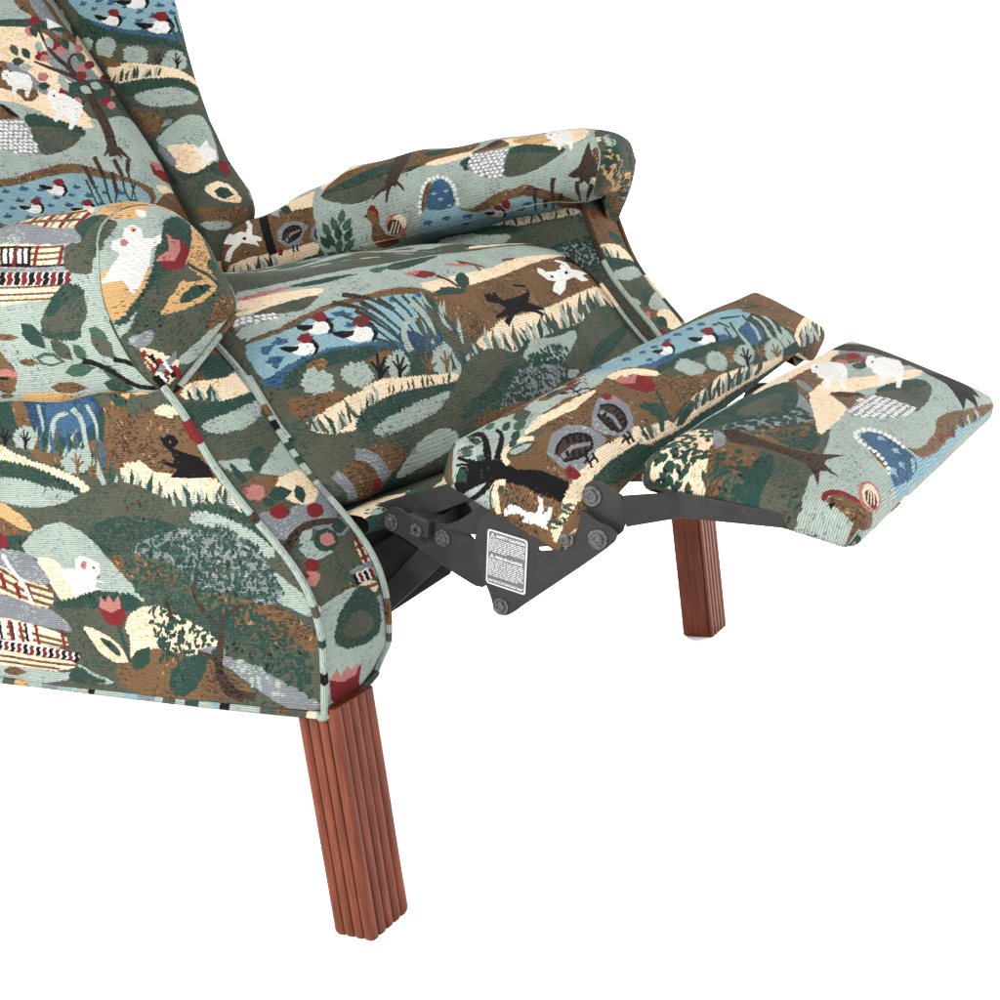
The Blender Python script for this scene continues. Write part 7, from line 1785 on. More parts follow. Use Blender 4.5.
('P','black','-2481 145 44 2 -63 49 -37 -5',{'sh': 1}),
('P','black','-2257 83 51 -1 -76 58 -38 -6',{'sh': 1}),
('P','black','-2429 172 44 3 -61 48 -39 -6',{'sh': 1}),
('P','black','-2677 76 49 -20 96 -37 89 -15 90 9 67 26 43 43 -4 40 -53 42 -28 23 27 8 28 -23 60 -50 7 -53 -49 -49 -74 -29 -100 -9 -104 17 -103 40 -50 20',{'sh': 1}),
('P','black','-2725 158 43 16 88 31 101 13 109 -6 53 -3 10 -22 -53 3 -103 6 -93 -11 -85 -31 -43 -15',{'sh': 1}),
('P','grey','-1611 -135 195 59 -34 144 -179 146 -204 90 -122 37 -39 -87 -99 -87 -5 -103 179 -95',{'sh': 1}),
('P','dbrown','-1711 -59 125 46 -34 122 -151 119 -156 7 -46 -100 115 -141',{'sh': 1}),
('P','grey','-1772 -25 19 109 -117 147 -41 1 94 -138 -32 -96',{'sh': 1}),
('P','black','-1610 40 3 26 -107 7 11 -26',{'sh': 1}),
('P','black','-1773 19 -4 25 -86 5 10 -25',{'sh': 1}),
('P','black','-1660 91 4 26 -105 5 10 -25',{'sh': 1}),
('P','black','-1821 69 -2 25 -84 4 9 -25',{'sh': 1}),
('P','black','-1708 141 6 25 -102 4 8 -25',{'sh': 1}),
('P','black','-1865 117 -2 25 -82 3 8 -24',{'sh': 1}),
('P','black','-1752 189 7 25 -99 2 6 -23',{'sh': 1}),
('P','black','-1906 164 -2 25 -80 2 7 -24',{'sh': 1}),
('P','black','-1741 -49 34 11 66 23 25 39 -16 58 -46 57 -71 56 -64 27 -71 2 -38 2 -10 19 38 -2 84 -4 86 -35 81 -63 51 -64 18 -65 -28 -46 -72 -24 -34 -11',{'sh': 1}),
('P','black','-1887 -6 -27 36 -51 72 -17 62 17 51 9 24 34 -9 -10 -25 -16 -48 16 -58 52 -70 27 -36',{'sh': 1}),
('P','red','-2790 206 82 -2 -9 74 -35 49 -91 1 -27 -53',{'sh': 1}),
('P','black','-2765 245 -8 3 -8 1 -6 -2 -2 -4 2 -5 6 -5 8 -3 9 0 6 1 2 4 -2 5'),
('P','red','-1522 -163 87 33 -35 75 -124 -14'),
('P','pink','-1471 -93 22 85 -32 36 -35 -79'),
('P','black','-2485 210 -109 120 25 3 115 -119',{'sh': 1}),
('P','black','-2420 235 -63 89 27 2 69 -89',{'sh': 1}),
('P','black','-2509 241 -79 16 -2 16 78 -12',{'sh': 1}),
('P','black','-2438 260 -87 16 -1 16 86 -12',{'sh': 1}),
('P','black','-1949 270 -58 95 30 2 65 -95',{'sh': 1}),
('P','black','-1870 267 -72 107 30 2 80 -107',{'sh': 1}),
('P','black','-1974 298 -75 13 0 16 74 -9',{'sh': 1}),
('P','black','-1894 303 -88 20 4 15 88 -15',{'sh': 1})],
'foot': [
('P','sage','-2485 -794 505 44 462 -67 445 96 588 33 976 -130 1439 -84 690 -28 220 111 -99 266 -176 346 13 420 -411 321 329 232 166 18 45 -6 428 59 100 78 -58 30 -442 -37 -1312 4 -402 -3 -724 0 -601 0 -833 0 -710 45 -158 15 -428 15 32 57 -562 -200 -153 -66 46 -27 93 -191 11 -252 9 -251 7 -251 8 -252 -45 -249 -9 -26 -31 -23 -22 -28 9 -30 80 -40 136 -13 307 -53 10 -11 114 -21 27 41'),
('P','olive','-2881 -884 273 14 346 176 611 0 834 -45 992 51 1434 -77 -792 359 -1496 379 -1077 277 -485 51 -629 125 -194 -379 -19 -335 -61 -364 126 -200'),
('P','cream','-737 -766 1281 -36 1177 6 -71 161 -1203 128 -566 -23 -698 -88'),
('P','grey','-167 -644 279 73 -472 282 2 -132'),
('P','brown','-320 -595 592 -26 503 87 -792 238 -812 124 382 -253'),
('P','grey','-71 -595 -106 182 -300 160 56 -148'),
('P','grey','-1895 -570 629 77 794 44 -212 165 -460 277 -509 -13 -217 -249 -200 -187'),
('P','dgreen','-2178 -757 541 15 735 31 735 67 -217 199 -567 186 -388 8 -313 -191 -247 -141'),
('P','olive','-1581 -618 614 21 365 95 -555 187 -412 -97'),
('L','dgreen','-1931 -541 518 101 414 197 -130 200 -361 -33 -440 -259',{'s': 8, 'd': 3.5, 'seed': 51, 'a': 5, 'sp': 25}),
('P','brown','-2002 -425 274 192 306 134 339 88 -495 144 -361 86 -51 -179 -21 -255'),
('P','dgreen','-1928 -129 174 114 314 118 -460 108 -69 -150'),
('L','dgreen','-1855 -364 303 188 362 184 -415 104 -372 -340',{'s': 9, 'd': 2, 'seed': 52, 'a': 5, 'sp': 20}),
('P','cream','-557 -309 394 -26 391 -37 256 202 725 164 878 97 -383 119 -771 -76 -575 -128 -297 -54 -302 -13 -314 109 -352 58 -329 8 -339 3 477 -186'),
('P','brown','-287 -220 425 286 -351 30 -429 19 210 -185'),
('P','dbrown','-263 -227 425 287 -500 -126'),
('P','olive','113 73 589 50 799 130 -311 161 -511 68 -592 22 140 -121 -8 -169'),
('P','dgreen','211 46 621 43 669 164 -336 112 -626 -200',{'sc': 1.3}),
('P','white','-688 88 393 -34 433 12 104 176 63 208 -458 36 -391 -167 -211 -164'),
('K','white','-688 88 393 -34 433 12 104 176 63 208 -458 36 -391 -167 -211 -164',{'s': 7}),
('P','grey','1616 -697 599 135 391 303 -278 297 -613 -165 -523 -239'),
('P','dbrown','1950 -926 420 324 562 347 -604 293 -230 -178 -127 -281 -321 -214'),
('P','brown','1251 -666 500 151 -235 212 -662 -114'),
('P','pink','1096 -412 -102 18 -95 0 -64 -17 -18 -30 38 -37 84 -32 107 -20 96 -1 61 19 12 32 -39 37'),
('P','red','1615 -433 -102 17 -103 0 -73 -17 -21 -31 38 -36 83 -33 101 -18 94 2 64 19 21 32 -29 35'),
('P','red','1490 -252 -108 18 -110 1 -83 -16 -33 -27 24 -33 75 -30 106 -17 106 -1 81 16 36 28 -20 33'),
('P','pink','1775 -187 -113 18 -120 1 -92 -15 -39 -27 20 -32 74 -28 108 -18 112 -1 92 15 46 27 -13 32'),
('P','dgreen','2257 -176 -126 18 -137 4 -106 -14 -52 -26 14 -31 73 -29 115 -17 129 -3 111 13 61 25 -7 31'),
('P','dgreen','1159 -248 -97 16 -96 -1 -73 -17 -29 -28 19 -31 67 -28 97 -16 101 -1 77 16 30 29 -24 33'),
('P','dgreen','2325 -36 -128 18 -137 3 -115 -13 -56 -25 16 -32 79 -28 127 -19 142 -4 118 13 59 25 -15 32'),
('P','white','378 -528 365 -82 184 20 33 90 -6 68 -279 118 -256 75 -424 106 -30 -17 284 -104 -121 -52 -268 66 -34 -21 292 -97 17 -63',{'sh': 1, 'sc': 1.5}),
('P','white','518 -621 315 -73 81 30 -344 124 -297 57 -4 -44',{'sh': 1}),
('P','black','544 -578 80 -10 -69 29 -74 13',{'sh': 1}),
('P','white','1249 -231 444 -77 234 27 135 83 42 67 -401 130 -424 90 -545 103 -30 -21 354 -103 -139 -62 -318 60 -36 -25 346 -92 21 -68',{'sh': 1, 'sc': 1.5}),
('P','white','1387 -322 347 -63 112 33 -330 108 -404 60 -20 -45',{'sh': 1}),
('P','black','1453 -280 100 -9 -69 27 -96 12',{'sh': 1}),
('P','cream','-2768 -780 257 -2 370 -19 115 124 -43 147 -364 113 -382 157 -18 -215 2 -205'),
('L','dgreen','-2777 -807 266 25 419 -38 54 263 -777 297 -48 -212 28 -267',{'s': 9, 'd': 2.6, 'w': 0.22, 'seed': 53, 'a': -10, 'sp': 60}),
('L','mgreen','-2511 -782 419 -38 54 263 -543 67',{'s': 7, 'd': 1.6, 'w': 0.22, 'seed': 54, 'a': -10, 'sp': 60}),
('P','brown','-2307 -502 103 101 15 227 -188 134 -193 -30 -58 -166 -186 75 -7 -113'),
('P','grey','-2006 -599 -36 117 -224 107 -108 -54'),
('L','dgreen','-2393 -464 110 270 -411 247 -116 -299',{'s': 9, 'd': 2.2, 'seed': 55, 'a': 10, 'sp': 40}),
('P','dgreen','-2808 -50 154 -2 182 -33 222 -21 68 79 -341 137 -121 -30 -202 43 -9 -110',{'sc': 1}),
('P','olive','-2888 126 247 -34 276 -25 75 223 -350 85 -236 40 -11 -152'),
('P','dbrown','-1998 -520 82 67 -51 132 -30 189 15 198 47 157 196 175 -224 -79 -97 10 -142 172 35 -114 -44 -41 -255 77 170 -97 127 -101 42 -192 -13 -198 -62 -208',{'sh': 1}),
('P','black','2289 -47 122 144 -21 237 21 193 -428 227 -103 -64 -242 132 -98 -143 -390 72 299 -182 217 -129 178 -222',{'sh': 1}),
('P','dbrown','2147 -230 370 151 -127 413 -458 -134'),
('P','red','2630 678 304 57 -121 81 -388 -42'),
('P','sage','-666 289 672 218 859 39 -598 147 -543 30 -432 -29 -167 -156'),
('P','lblue','-1826 793 252 -85 445 -33 459 139 550 9 335 -27 599 20 671 15 1140 67 -218 180 -2106 68 -1696 -216'),
('P','brown','-897 660 147 82 346 16 448 -38 323 -71 419 29 475 91 730 46 758 39 -666 30 -1029 -57 -542 -25 -334 19 -587 5 -421 -36',{'sc': 1.2}),
('P','blue','-1175 325 182 40 96 115 -45 142 23 132 -30 86 -424 -6 -333 -13 89 -90 187 -99 108 -142'),
('P','brown','-1238 365 -63 104 -95 127 -208 121 40 -70 110 -133'),
('W','lblue','-1085 376 162 143 4 235 -155 79 -604 -57 317 -165',{'s': 8, 'seed': 7}),
('P','sage','-975 1064 -331 -196 800 54 700 -47 796 -2 1102 30 351 -34 -1324 256'),
('W','lblue','-1284 804 1160 36 1100 13 916 51 -773 221 -2105 -93',{'s': 7, 'seed': 8}),
('P','white','-1581 743 -36 4 -35 -5 -16 -12 14 -11 36 -4 36 5 16 12'),
('P','white','-1508 710 -36 5 -36 -6 -14 -11 16 -12 36 -4 35 5 14 12'),
('P','white','-1456 672 -37 4 -34 -5 -11 -13 18 -12 36 -4 35 5 12 13'),
('P','white','-1412 630 -38 4 -34 -5 -10 -13 21 -12 38 -5 34 5 9 13'),
('P','white','-1383 586 -39 5 -33 -5 -9 -13 21 -13 40 -5 32 6 9 13'),
('P','white','-1361 542 -40 6 -32 -6 -6 -13 23 -14 39 -5 33 6 7 13'),
('P','white','-1345 497 -41 6 -32 -6 -4 -14 25 -13 40 -6 33 6 4 14'),
('P','white','-1323 451 -41 6 -32 -6 -5 -14 27 -14 41 -6 32 6 4 14'),
('P','white','-1297 404 -42 6 -32 -6 -3 -14 27 -15 42 -6 32 6 3 14'),
('P','white','-1240 356 -44 7 -31 -6 -2 -15 29 -14 44 -7 32 5 2 15'),
('P','white','-1145 319 -45 7 -33 -6 -1 -14 31 -16 46 -7 33 6 0 15'),
('P','white','-1049 319 -46 7 -34 -6 -1 -14 32 -16 46 -7 34 5 1 15'),
('P','white','-969 339 -47 8 -34 -6 -3 -15 32 -15 47 -7 35 5 2 15'),
('P','white','-902 367 -48 7 -35 -5 -2 -15 31 -15 48 -7 36 5 3 15'),
('P','white','-868 406 -48 6 -37 -5 -4 -14 31 -16 48 -7 37 6 4 14'),
('P','white','-851 448 -48 7 -37 -5 -6 -15 31 -15 48 -6 38 5 4 14'),
('P','white','-843 491 -48 6 -38 -5 -6 -14 30 -15 47 -6 38 5 6 14'),
('P','white','-844 533 -47 6 -39 -5 -8 -14 27 -14 47 -6 39 5 9 14'),
('P','white','-849 577 -46 6 -40 -6 -10 -13 26 -14 47 -6 39 5 10 14'),
('P','white','-862 620 -45 5 -41 -5 -11 -13 25 -13 46 -6 40 5 11 13'),
('P','white','-872 663 -45 6 -41 -6 -14 -12 20 -13 45 -6 41 6 15 12'),
('P','red','43 744 135 41 -86 33 -163 -27',{'sh': 1}),
('P','red','380 790 205 28 -40 24 -209 -26',{'sh': 1}),
('P','dgreen','482 816 -2 -24 78 -21 19 31 -32 20',{'sh': 1}),
('P','sage','738 827 -38 -20 -13 -20 88 23 10 19',{'sh': 1}),
('P','dgreen','889 831 -84 -41 102 -38 45 47 37 38',{'sh': 1}),
('P','sage','1188 841 -90 -36 112 -22 20 33 53 32',{'sh': 1}),
('P','dgreen','1403 847 20 -23 90 -18 52 34 -68 17',{'sh': 1}),
('P','sage','1654 859 -154 -40 2 -36 147 42 101 38',{'sh': 1}),
('P','brown','-2610 533 80 9 109 43 3 110 -28 74 93 60 -30 102 -467 -72 -52 -40 221 -34 17 -57 32 -90',{'sh': 1}),
('P','red','-2599 496 78 -17 78 31 58 68 -12 110 -35 70 -41 -59 31 -107 -97 -61 -83 1',{'sh': 1}),
('P','black','-2615 559 35 42 -67 -4',{'sh': 1}),
('P','black','-2566 580 -8 1 -9 -1 -6 -5 -2 -6 2 -6 6 -4 8 -1 8 1 7 4 2 6 -1 6'),
('P','pink','-2051 782 -34 41 -64 26 -126 0 -142 -27 -55 -45 57 -55 114 -48 132 -29 108 2 57 30 -4 51'),
('P','cream','-2083 773 -41 33 -62 19 -90 1 -87 -19 -34 -35 44 -42 89 -39 101 -22 82 0 41 23 -4 38'),
('P','dbrown','-2157 783 -24 26 -41 15 -61 1 -60 -13 -33 -26 24 -31 66 -30 72 -18 58 -1 29 17 -9 29'),
('P','cream','-2127 702 -271 78 14 5 271 -75',{'sh': 1}),
('P','cream','-2132 722 -216 72 21 5 211 -70',{'sh': 1}),
('P','cream','-2138 742 -148 66 24 4 143 -64',{'sh': 1})],
'rail': [
('P','brown','1679 -849 127 -23 265 -46 607 -35 616 -14 127 174 1371 -88 -656 15 -316 174 -238 -20 -488 -30 -803 62 -467 -26 -250 -61 -31 -51 6 -11 37 -11'),
('P','dgreen','1739 -875 420 -98 649 -78 510 11 -12 0 -496 -50 -657 108'),
('P','sage','1736 -880 418 -101 653 -106 499 44 -2 -17 -443 -75 -719 146'),
('P','dgreen','1726 -883 415 -107 724 -148 438 73 -2 -20 -370 -112 -812 202'),
('P','pink','1723 -888 404 -106 783 -184 388 98 -118 -22 -204 -143 -880 249'),
('P','brown','1723 -893 387 -102 842 -221 345 121 -82 -30 -199 -156 -946 286'),
('P','red','1719 -897 370 -99 906 -264 205 144 54 -35 -254 -133 -962 293'),
('P','olive','1706 -898 355 -96 951 -288 225 142 40 -31 -302 -109 -977 300'),
('P','black','1640 -854 500 -136 1163 -76 -3 -22 -1184 93 -485 141')],
'pipe_near_out': [
('P','sage','-100 -10 3208 0 8 214 -3208 0',{'sh': 1}),
('P','red','330 -10 211 0 8 214 -211 0',{'sh': 1}),
('P','dbrown','1233 -10 90 0 8 214 -90 0',{'sh': 1}),
('P','olive','2106 -10 90 0 8 214 -90 0',{'sh': 1}),
('P','dgreen','2376 -10 61 0 8 214 -61 0',{'sh': 1}),
('P','black','2647 -10 91 0 8 214 -91 0',{'sh': 1})],
'pipe_near_in': [
('P','sage','-100 -10 3941 0 8 214 -3941 0',{'sh': 1}),
('P','brown','0 -10 224 0 8 214 -224 0',{'sh': 1}),
('P','brown','1047 -10 112 0 8 214 -112 0',{'sh': 1}),
('P','black','1197 -10 93 0 8 214 -93 0',{'sh': 1}),
('P','dgreen','1421 -10 75 0 8 214 -75 0',{'sh': 1}),
('P','dgreen','1571 -10 75 0 8 214 -75 0',{'sh': 1}),
('P','olive','1758 -10 75 0 8 214 -75 0',{'sh': 1}),
('P','grey','1870 -10 150 0 8 214 -150 0',{'sh': 1}),
('P','brown','2992 -10 225 0 8 214 -225 0',{'sh': 1}),
('P','olive','3292 -10 75 0 8 214 -75 0',{'sh': 1})],
'pipe_far_in': [
('P','sage','-99 -10 4413 0 8 246 -4413 0',{'sh': 1}),
('P','dbrown','0 -10 927 0 8 246 -927 0',{'sh': 1}),
('P','red','3455 -10 338 0 8 246 -338 0',{'sh': 1})],
'pipe_far_out': [
('P','olive','-100 -10 4104 0 8 208 -4104 0',{'sh': 1}),
('P','brown','0 -10 780 0 8 208 -780 0',{'sh': 1}),
('P','cream','976 -10 390 0 8 208 -390 0',{'sh': 1}),
('P','sage','1757 -10 390 0 8 208 -390 0',{'sh': 1}),
('P','cream','2733 -10 781 0 8 208 -781 0',{'sh': 1})],
'pipe_seat_near': [
('P','sage','-99 -9 839 0 8 232 -839 0',{'sh': 1})],
'pipe_seat_far': [
('P','sage','-100 -9 1960 0 8 232 -1960 0',{'sh': 1}),
('P','cream','0 -9 352 0 8 232 -352 0',{'sh': 1})],
'seam_near': [
('P','sage','-100 -10 3968 0 8 76 -3968 0',{'sh': 1}),
('P','gold','2261 -10 565 0 8 76 -565 0',{'sh': 1}),
('P','dgreen','1884 -10 301 0 8 76 -301 0',{'sh': 1}),
('P','olive','0 -10 753 0 8 76 -753 0',{'sh': 1}),
('P','dgreen','3014 -10 377 0 8 76 -377 0',{'sh': 1})],
'seam_far': [
('P','sage','-99 -10 3899 0 8 76 -3899 0',{'sh': 1}),
('P','dgreen','370 -10 370 0 8 76 -370 0',{'sh': 1}),
('P','brown','2960 -10 740 0 8 76 -740 0',{'sh': 1})],
'seamlow_far': [
('P','dgreen','-100 -10 1079 0 8 208 -1079 0',{'sh': 1}),
('P','brown','263 -10 264 0 8 208 -264 0',{'sh': 1})],
'hem_near': [
('P','sage','-99 -10 9593 0 8 227 -9593 0',{'sh': 1}),
('P','olive','4697 -10 169 0 8 227 -169 0',{'sh': 1}),
('P','gold','4866 -10 186 0 8 227 -186 0',{'sh': 1}),
('P','sage','5052 -10 195 0 8 227 -195 0',{'sh': 1}),
('P','grey','5247 -10 217 0 8 227 -217 0',{'sh': 1}),
('P','lblue','5464 -10 186 0 8 227 -186 0',{'sh': 1}),
('P','sage','5650 -10 214 0 8 227 -214 0',{'sh': 1}),
('P','black','5864 -10 79 0 8 227 -79 0',{'sh': 1}),
('P','sage','5943 -10 146 0 8 227 -146 0',{'sh': 1}),
('P','sage','6089 -10 216 0 8 227 -216 0',{'sh': 1}),
('P','lblue','6305 -10 173 0 8 227 -173 0',{'sh': 1}),
('P','grey','6478 -10 211 0 8 227 -211 0',{'sh': 1}),
('P','sage','6689 -10 92 0 8 227 -92 0',{'sh': 1}),
('P','olive','6781 -10 146 0 8 227 -146 0',{'sh': 1}),
('P','sage','6927 -10 112 0 8 227 -112 0',{'sh': 1}),
('P','dgreen','7039 -10 157 0 8 227 -157 0',{'sh': 1}),
('P','sage','7196 -10 161 0 8 227 -161 0',{'sh': 1}),
('P','lblue','7357 -10 77 0 8 227 -77 0',{'sh': 1}),
('P','black','7434 -10 108 0 8 227 -108 0',{'sh': 1}),
('P','sage','7542 -10 117 0 8 227 -117 0',{'sh': 1}),
('P','sage','7659 -10 213 0 8 227 -213 0',{'sh': 1}),
('P','olive','7872 -10 190 0 8 227 -190 0',{'sh': 1}),
('P','brown','8062 -10 99 0 8 227 -99 0',{'sh': 1}),
('P','olive','8161 -10 195 0 8 227 -195 0',{'sh': 1}),
('P','cream','8356 -10 96 0 8 227 -96 0',{'sh': 1}),
('P','sage','8452 -10 168 0 8 227 -168 0',{'sh': 1}),
('P','olive','8736 -10 658 0 8 227 -658 0',{'sh': 1})]}
ART = {k: [(q[0], q[1], np.cumsum(np.array(q[2].split(), float).reshape(-1, 2), 0), q[3] if len(q) > 3 else {}) for q in v] for k, v in ART.items()}
# ------------------------------------------------------------------ the tapestry
PAL = {'sage': (166, 182, 170), 'dgreen': (46, 80, 70), 'olive': (86, 91, 75), 'brown': (128, 95, 61), 'dbrown': (76, 60, 50), 'cream': (244, 220, 184),
       'gold': (212, 168, 106), 'grey': (132, 136, 142), 'lblue': (132, 174, 186), 'blue': (62, 104, 136), 'dblue': (42, 74, 108), 'red': (138, 32, 38),
       'pink': (200, 126, 118), 'white': (240, 238, 232), 'black': (26, 24, 27), 'tan': (176, 140, 100), 'mgreen': (74, 108, 88)}
NAMES = list(PAL); IDX = {n: i for i, n in enumerate(NAMES)}
ALB = 0.415                                   # cloth albedo scale
LUT = np.array([lin(PAL[n]) for n in NAMES]); LUT = (LUT * .88 + LUT.mean(1)[:, None] * .12) * ALB

_mix = {'sage': ('grey', .35), 'dgreen': ('olive', .8), 'olive': ('dgreen', 1.0), 'brown': ('dbrown', .75), 'dbrown': ('black', .5), 'cream': ('gold', .35), 'gold': ('brown', .6),
        'grey': ('sage', .5), 'lblue': ('sage', .5), 'blue': ('dblue', .8), 'dblue': ('blue', .5), 'red': ('dbrown', .25), 'pink': ('red', .35), 'white': ('grey', .04), 'black': ('dbrown', .15), 'tan': ('brown', .6), 'mgreen': ('dgreen', .6)}
MIX = np.array([LUT[NAMES.index(_mix[n][0])] for n in NAMES]); MIXD = np.array([_mix[n][1] for n in NAMES])

class Canvas:
    def __init__(s, lo, hi, tex, seed):
        s.lo = lo; s.tex = tex
        s.w = int((hi[0] - lo[0]) / tex) + 1; s.h = int((hi[1] - lo[1]) / tex) + 1
        s.a = np.zeros((s.h, s.w), np.uint8); s.rs = np.random.RandomState(seed)
        rows = s.rs.uniform(-.5, .5, s.h // 2 + 2).repeat(2)[:s.h]
        s.jit = rows * 1.3e-3 / tex
    def fill(s, pts, ci):
        p = (np.asarray(pts, float) - s.lo) / s.tex
        x, y = p[:, 0], p[:, 1]; x2, y2 = np.roll(x, -1), np.roll(y, -1)
        r0 = max(0, int(math.ceil(y.min() - .5))); r1 = min(s.h - 1, int(math.floor(y.max() - .5)))
        if r1 < r0 or x.max() < 0 or x.min() > s.w: return
        for r in range(r0, r1 + 1):
            yc = r + .5; m = (y <= yc) != (y2 <= yc)
            if not m.any(): continue
            xs = np.sort(x[m] + (yc - y[m]) * (x2[m] - x[m]) / (y2[m] - y[m])) + s.jit[r]
            for a, b in zip(xs[::2], xs[1::2]):
                a = max(0, int(round(a))); b = min(s.w, int(round(b)))
                if b > a: s.a[r, a:b] = ci

def scallop(p, size):
    """bumpy outline: semicircle-like bumps of the given size (m) pointing outward"""
    p = np.asarray(p, float); q, d = resample(np.vstack([p, p[:1]]), max(12, int(np.sum(np.linalg.norm(np.diff(np.vstack([p, p[:1]]), axis=0), axis=1)) / (size / 4))))
    q = q[:-1]; d = d[:-1]
    t = np.roll(q, -1, 0) - np.roll(q, 1, 0); t /= np.linalg.norm(t, axis=1)[:, None] + 1e-12
    nrm = np.stack([t[:, 1], -t[:, 0]], 1)
    area = np.sum(p[:, 0] * np.roll(p[:, 1], -1) - np.roll(p[:, 0], -1) * p[:, 1])
    if area < 0: nrm = -nrm
    return q + nrm * (np.abs(np.sin(d / size * math.pi + 1.1 * np.sin(d / size * .9)))[:, None] * size * .46 - size * .18)

def inside(pts, P):
    x, y = P; n = len(pts); c = False; j = n - 1
    for i in range(n):
        if (pts[i][1] > y) != (pts[j][1] > y) and x < (pts[j][0] - pts[i][0]) * (y - pts[i][1]) / (pts[j][1] - pts[i][1]) + pts[i][0]: c = not c
        j = i
    return c

def leafpoly(x, y, L, a, w=.3):
    u = np.array([(-.5, 0), (-.2, -w), (.15, -w), (.5, 0), (.15, w), (-.2, w)]) * L
    return np.stack([x + u[:, 0] * math.cos(a) - u[:, 1] * math.sin(a), y + u[:, 0] * math.sin(a) + u[:, 1] * math.cos(a)], 1)

def draw(cv, op, col, pts, kw):
    p = np.asarray(pts, float)
    if op == 'P':
        if not kw.get('sh'):
            p = smooth_pts(p, 1, True)
            per = np.sum(np.linalg.norm(np.roll(p, -1, 0) - p, axis=1)); q, d = resample(np.vstack([p, p[:1]]), max(8, int(per / .0022))); q = q[:-1]
            ns = cv.rs.normal(0, 1, len(q)); ns = (ns + np.roll(ns, 1)) * .5
            p = q + np.stack([ns, np.roll(ns, 3)], 1) * .00055
        if kw.get('sc'): p = scallop(p, kw['sc'] * .001 * 2.6)
        cv.fill(p, IDX[col]); return
    rs = random.Random(kw.get('seed', 1)); lo, hi = p.min(0), p.max(0); A = (hi - lo).prod()
    if op == 'L':      # scattered leaves / waves: size mm, n per cm2
        size = kw.get('s', 5) * .001; n = int(A * 1e4 * kw.get('d', 3)); ang = math.radians(kw.get('a', 0)); sp = math.radians(kw.get('sp', 180)); w = kw.get('w', .3)
        for _ in range(n):
            q = (rs.uniform(lo[0], hi[0]), rs.uniform(lo[1], hi[1]))
            if inside(pts, q): cv.fill(leafpoly(q[0], q[1], size * rs.uniform(.7, 1.3), ang + rs.uniform(-sp, sp), w), IDX[col])
    elif op == 'W':    # water: small scoop-shaped waves in staggered rows
        size = kw.get('s', 7) * .0017; r = 0; y = lo[1]; ang = math.radians(kw.get('a', 0))
        while y < hi[1]:
            x = lo[0] + (r % 2) * size
            while x < hi[0]:
                q = (x + rs.uniform(-.2, .2) * size, y + rs.uniform(-.2, .2) * size)
                if inside(pts, q):
                    s = size * rs.uniform(.8, 1.15)
                    u = np.array([(-.55, .05), (-.2, .12), (0, .38), (.2, .12), (.55, .05), (.35, -.18), (0, -.24), (-.35, -.18)]) * s * kw.get('k', 1)
                    cv.fill(np.stack([q[0] + u[:, 0] * math.cos(ang) - u[:, 1] * math.sin(ang), q[1] + u[:, 0] * math.sin(ang) + u[:, 1] * math.cos(ang)], 1), IDX[col])
                x += size * 2.0
            y += size * .95; r += 1
    elif op == 'K':    # field stones: white cells on grey joints
        size = kw.get('s', 5) * .001; cv.fill(p, IDX['grey'])
        y = lo[1]; r = 0
        while y < hi[1]:
            x = lo[0] + (r % 2) * size * .55
            while x < hi[0]:
                q = (x + rs.uniform(-.1, .1) * size, y + rs.uniform(-.1, .1) * size)
                if inside(pts, q):
                    k = rs.randint(5, 7); a0 = rs.uniform(0, 6)
                    u = np.array([(math.cos(a0 + 2 * math.pi * i / k) * .50 * rs.uniform(.85, 1.1), math.sin(a0 + 2 * math.pi * i / k) * .38 * rs.uniform(.85, 1.1)) for i in range(k)]) * size
                    cv.fill(u + np.array(q), IDX[col])
                x += size * 1.08
            y += size * .80; r += 1

def base_cloth(cv, rs):
    """rolling country bands for the parts of the cloth with nothing drawn by hand"""
    hi = (cv.lo[0] + cv.w * cv.tex, cv.lo[1] + cv.h * cv.tex)
    cv.a[:] = IDX['olive']
    y = hi[1] + .02; k = 0; seq = ['sage', 'olive', 'cream', 'dgreen', 'brown', 'lblue', 'sage', 'olive', 'brown', 'dgreen']
    while y > cv.lo[1] - .03:
        col = seq[k % len(seq)]; f = rs.uniform(14, 26); ph = rs.uniform(0, 6); am = rs.uniform(.006, .014)
        xs = np.linspace(cv.lo[0] - .01, hi[0] + .01, 60); top = y + am * np.sin(xs * f + ph) + am * .4 * np.sin(xs * f * 2.3 + ph)
        poly = list(zip(xs, top)) + [(hi[0] + .01, cv.lo[1] - .05), (cv.lo[0] - .01, cv.lo[1] - .05)]
        p = np.array(poly)
        if col in ('dgreen', 'cream'):
            q = p.copy(); q[:60, 1] += .003 * np.abs(np.sin(xs * 400)); p = q
        cv.fill(p, IDX[col])
        for _ in range(int((hi[0] - cv.lo[0]) / .06) + 1):
            x = rs.uniform(cv.lo[0], hi[0]); yy = y - rs.uniform(.008, .02)
            e = np.array([(x + rs.uniform(.008, .02) * math.cos(t), yy + .008 * math.sin(t)) for t in np.linspace(0, 6.1, 10)])
            cv.fill(scallop(e, .004), IDX[rs.choice(['sage', 'dgreen', 'brown', 'cream', 'mgreen', 'grey'])])
            for _ in range(5): cv.fill(leafpoly(x + rs.uniform(-.02, .02), yy + rs.uniform(-.012, .012), .006, rs.uniform(0, 6)), IDX[rs.choice(['dgreen', 'sage', 'mgreen', 'dbrown'])])
        y -= rs.uniform(.016, .034); k += 1

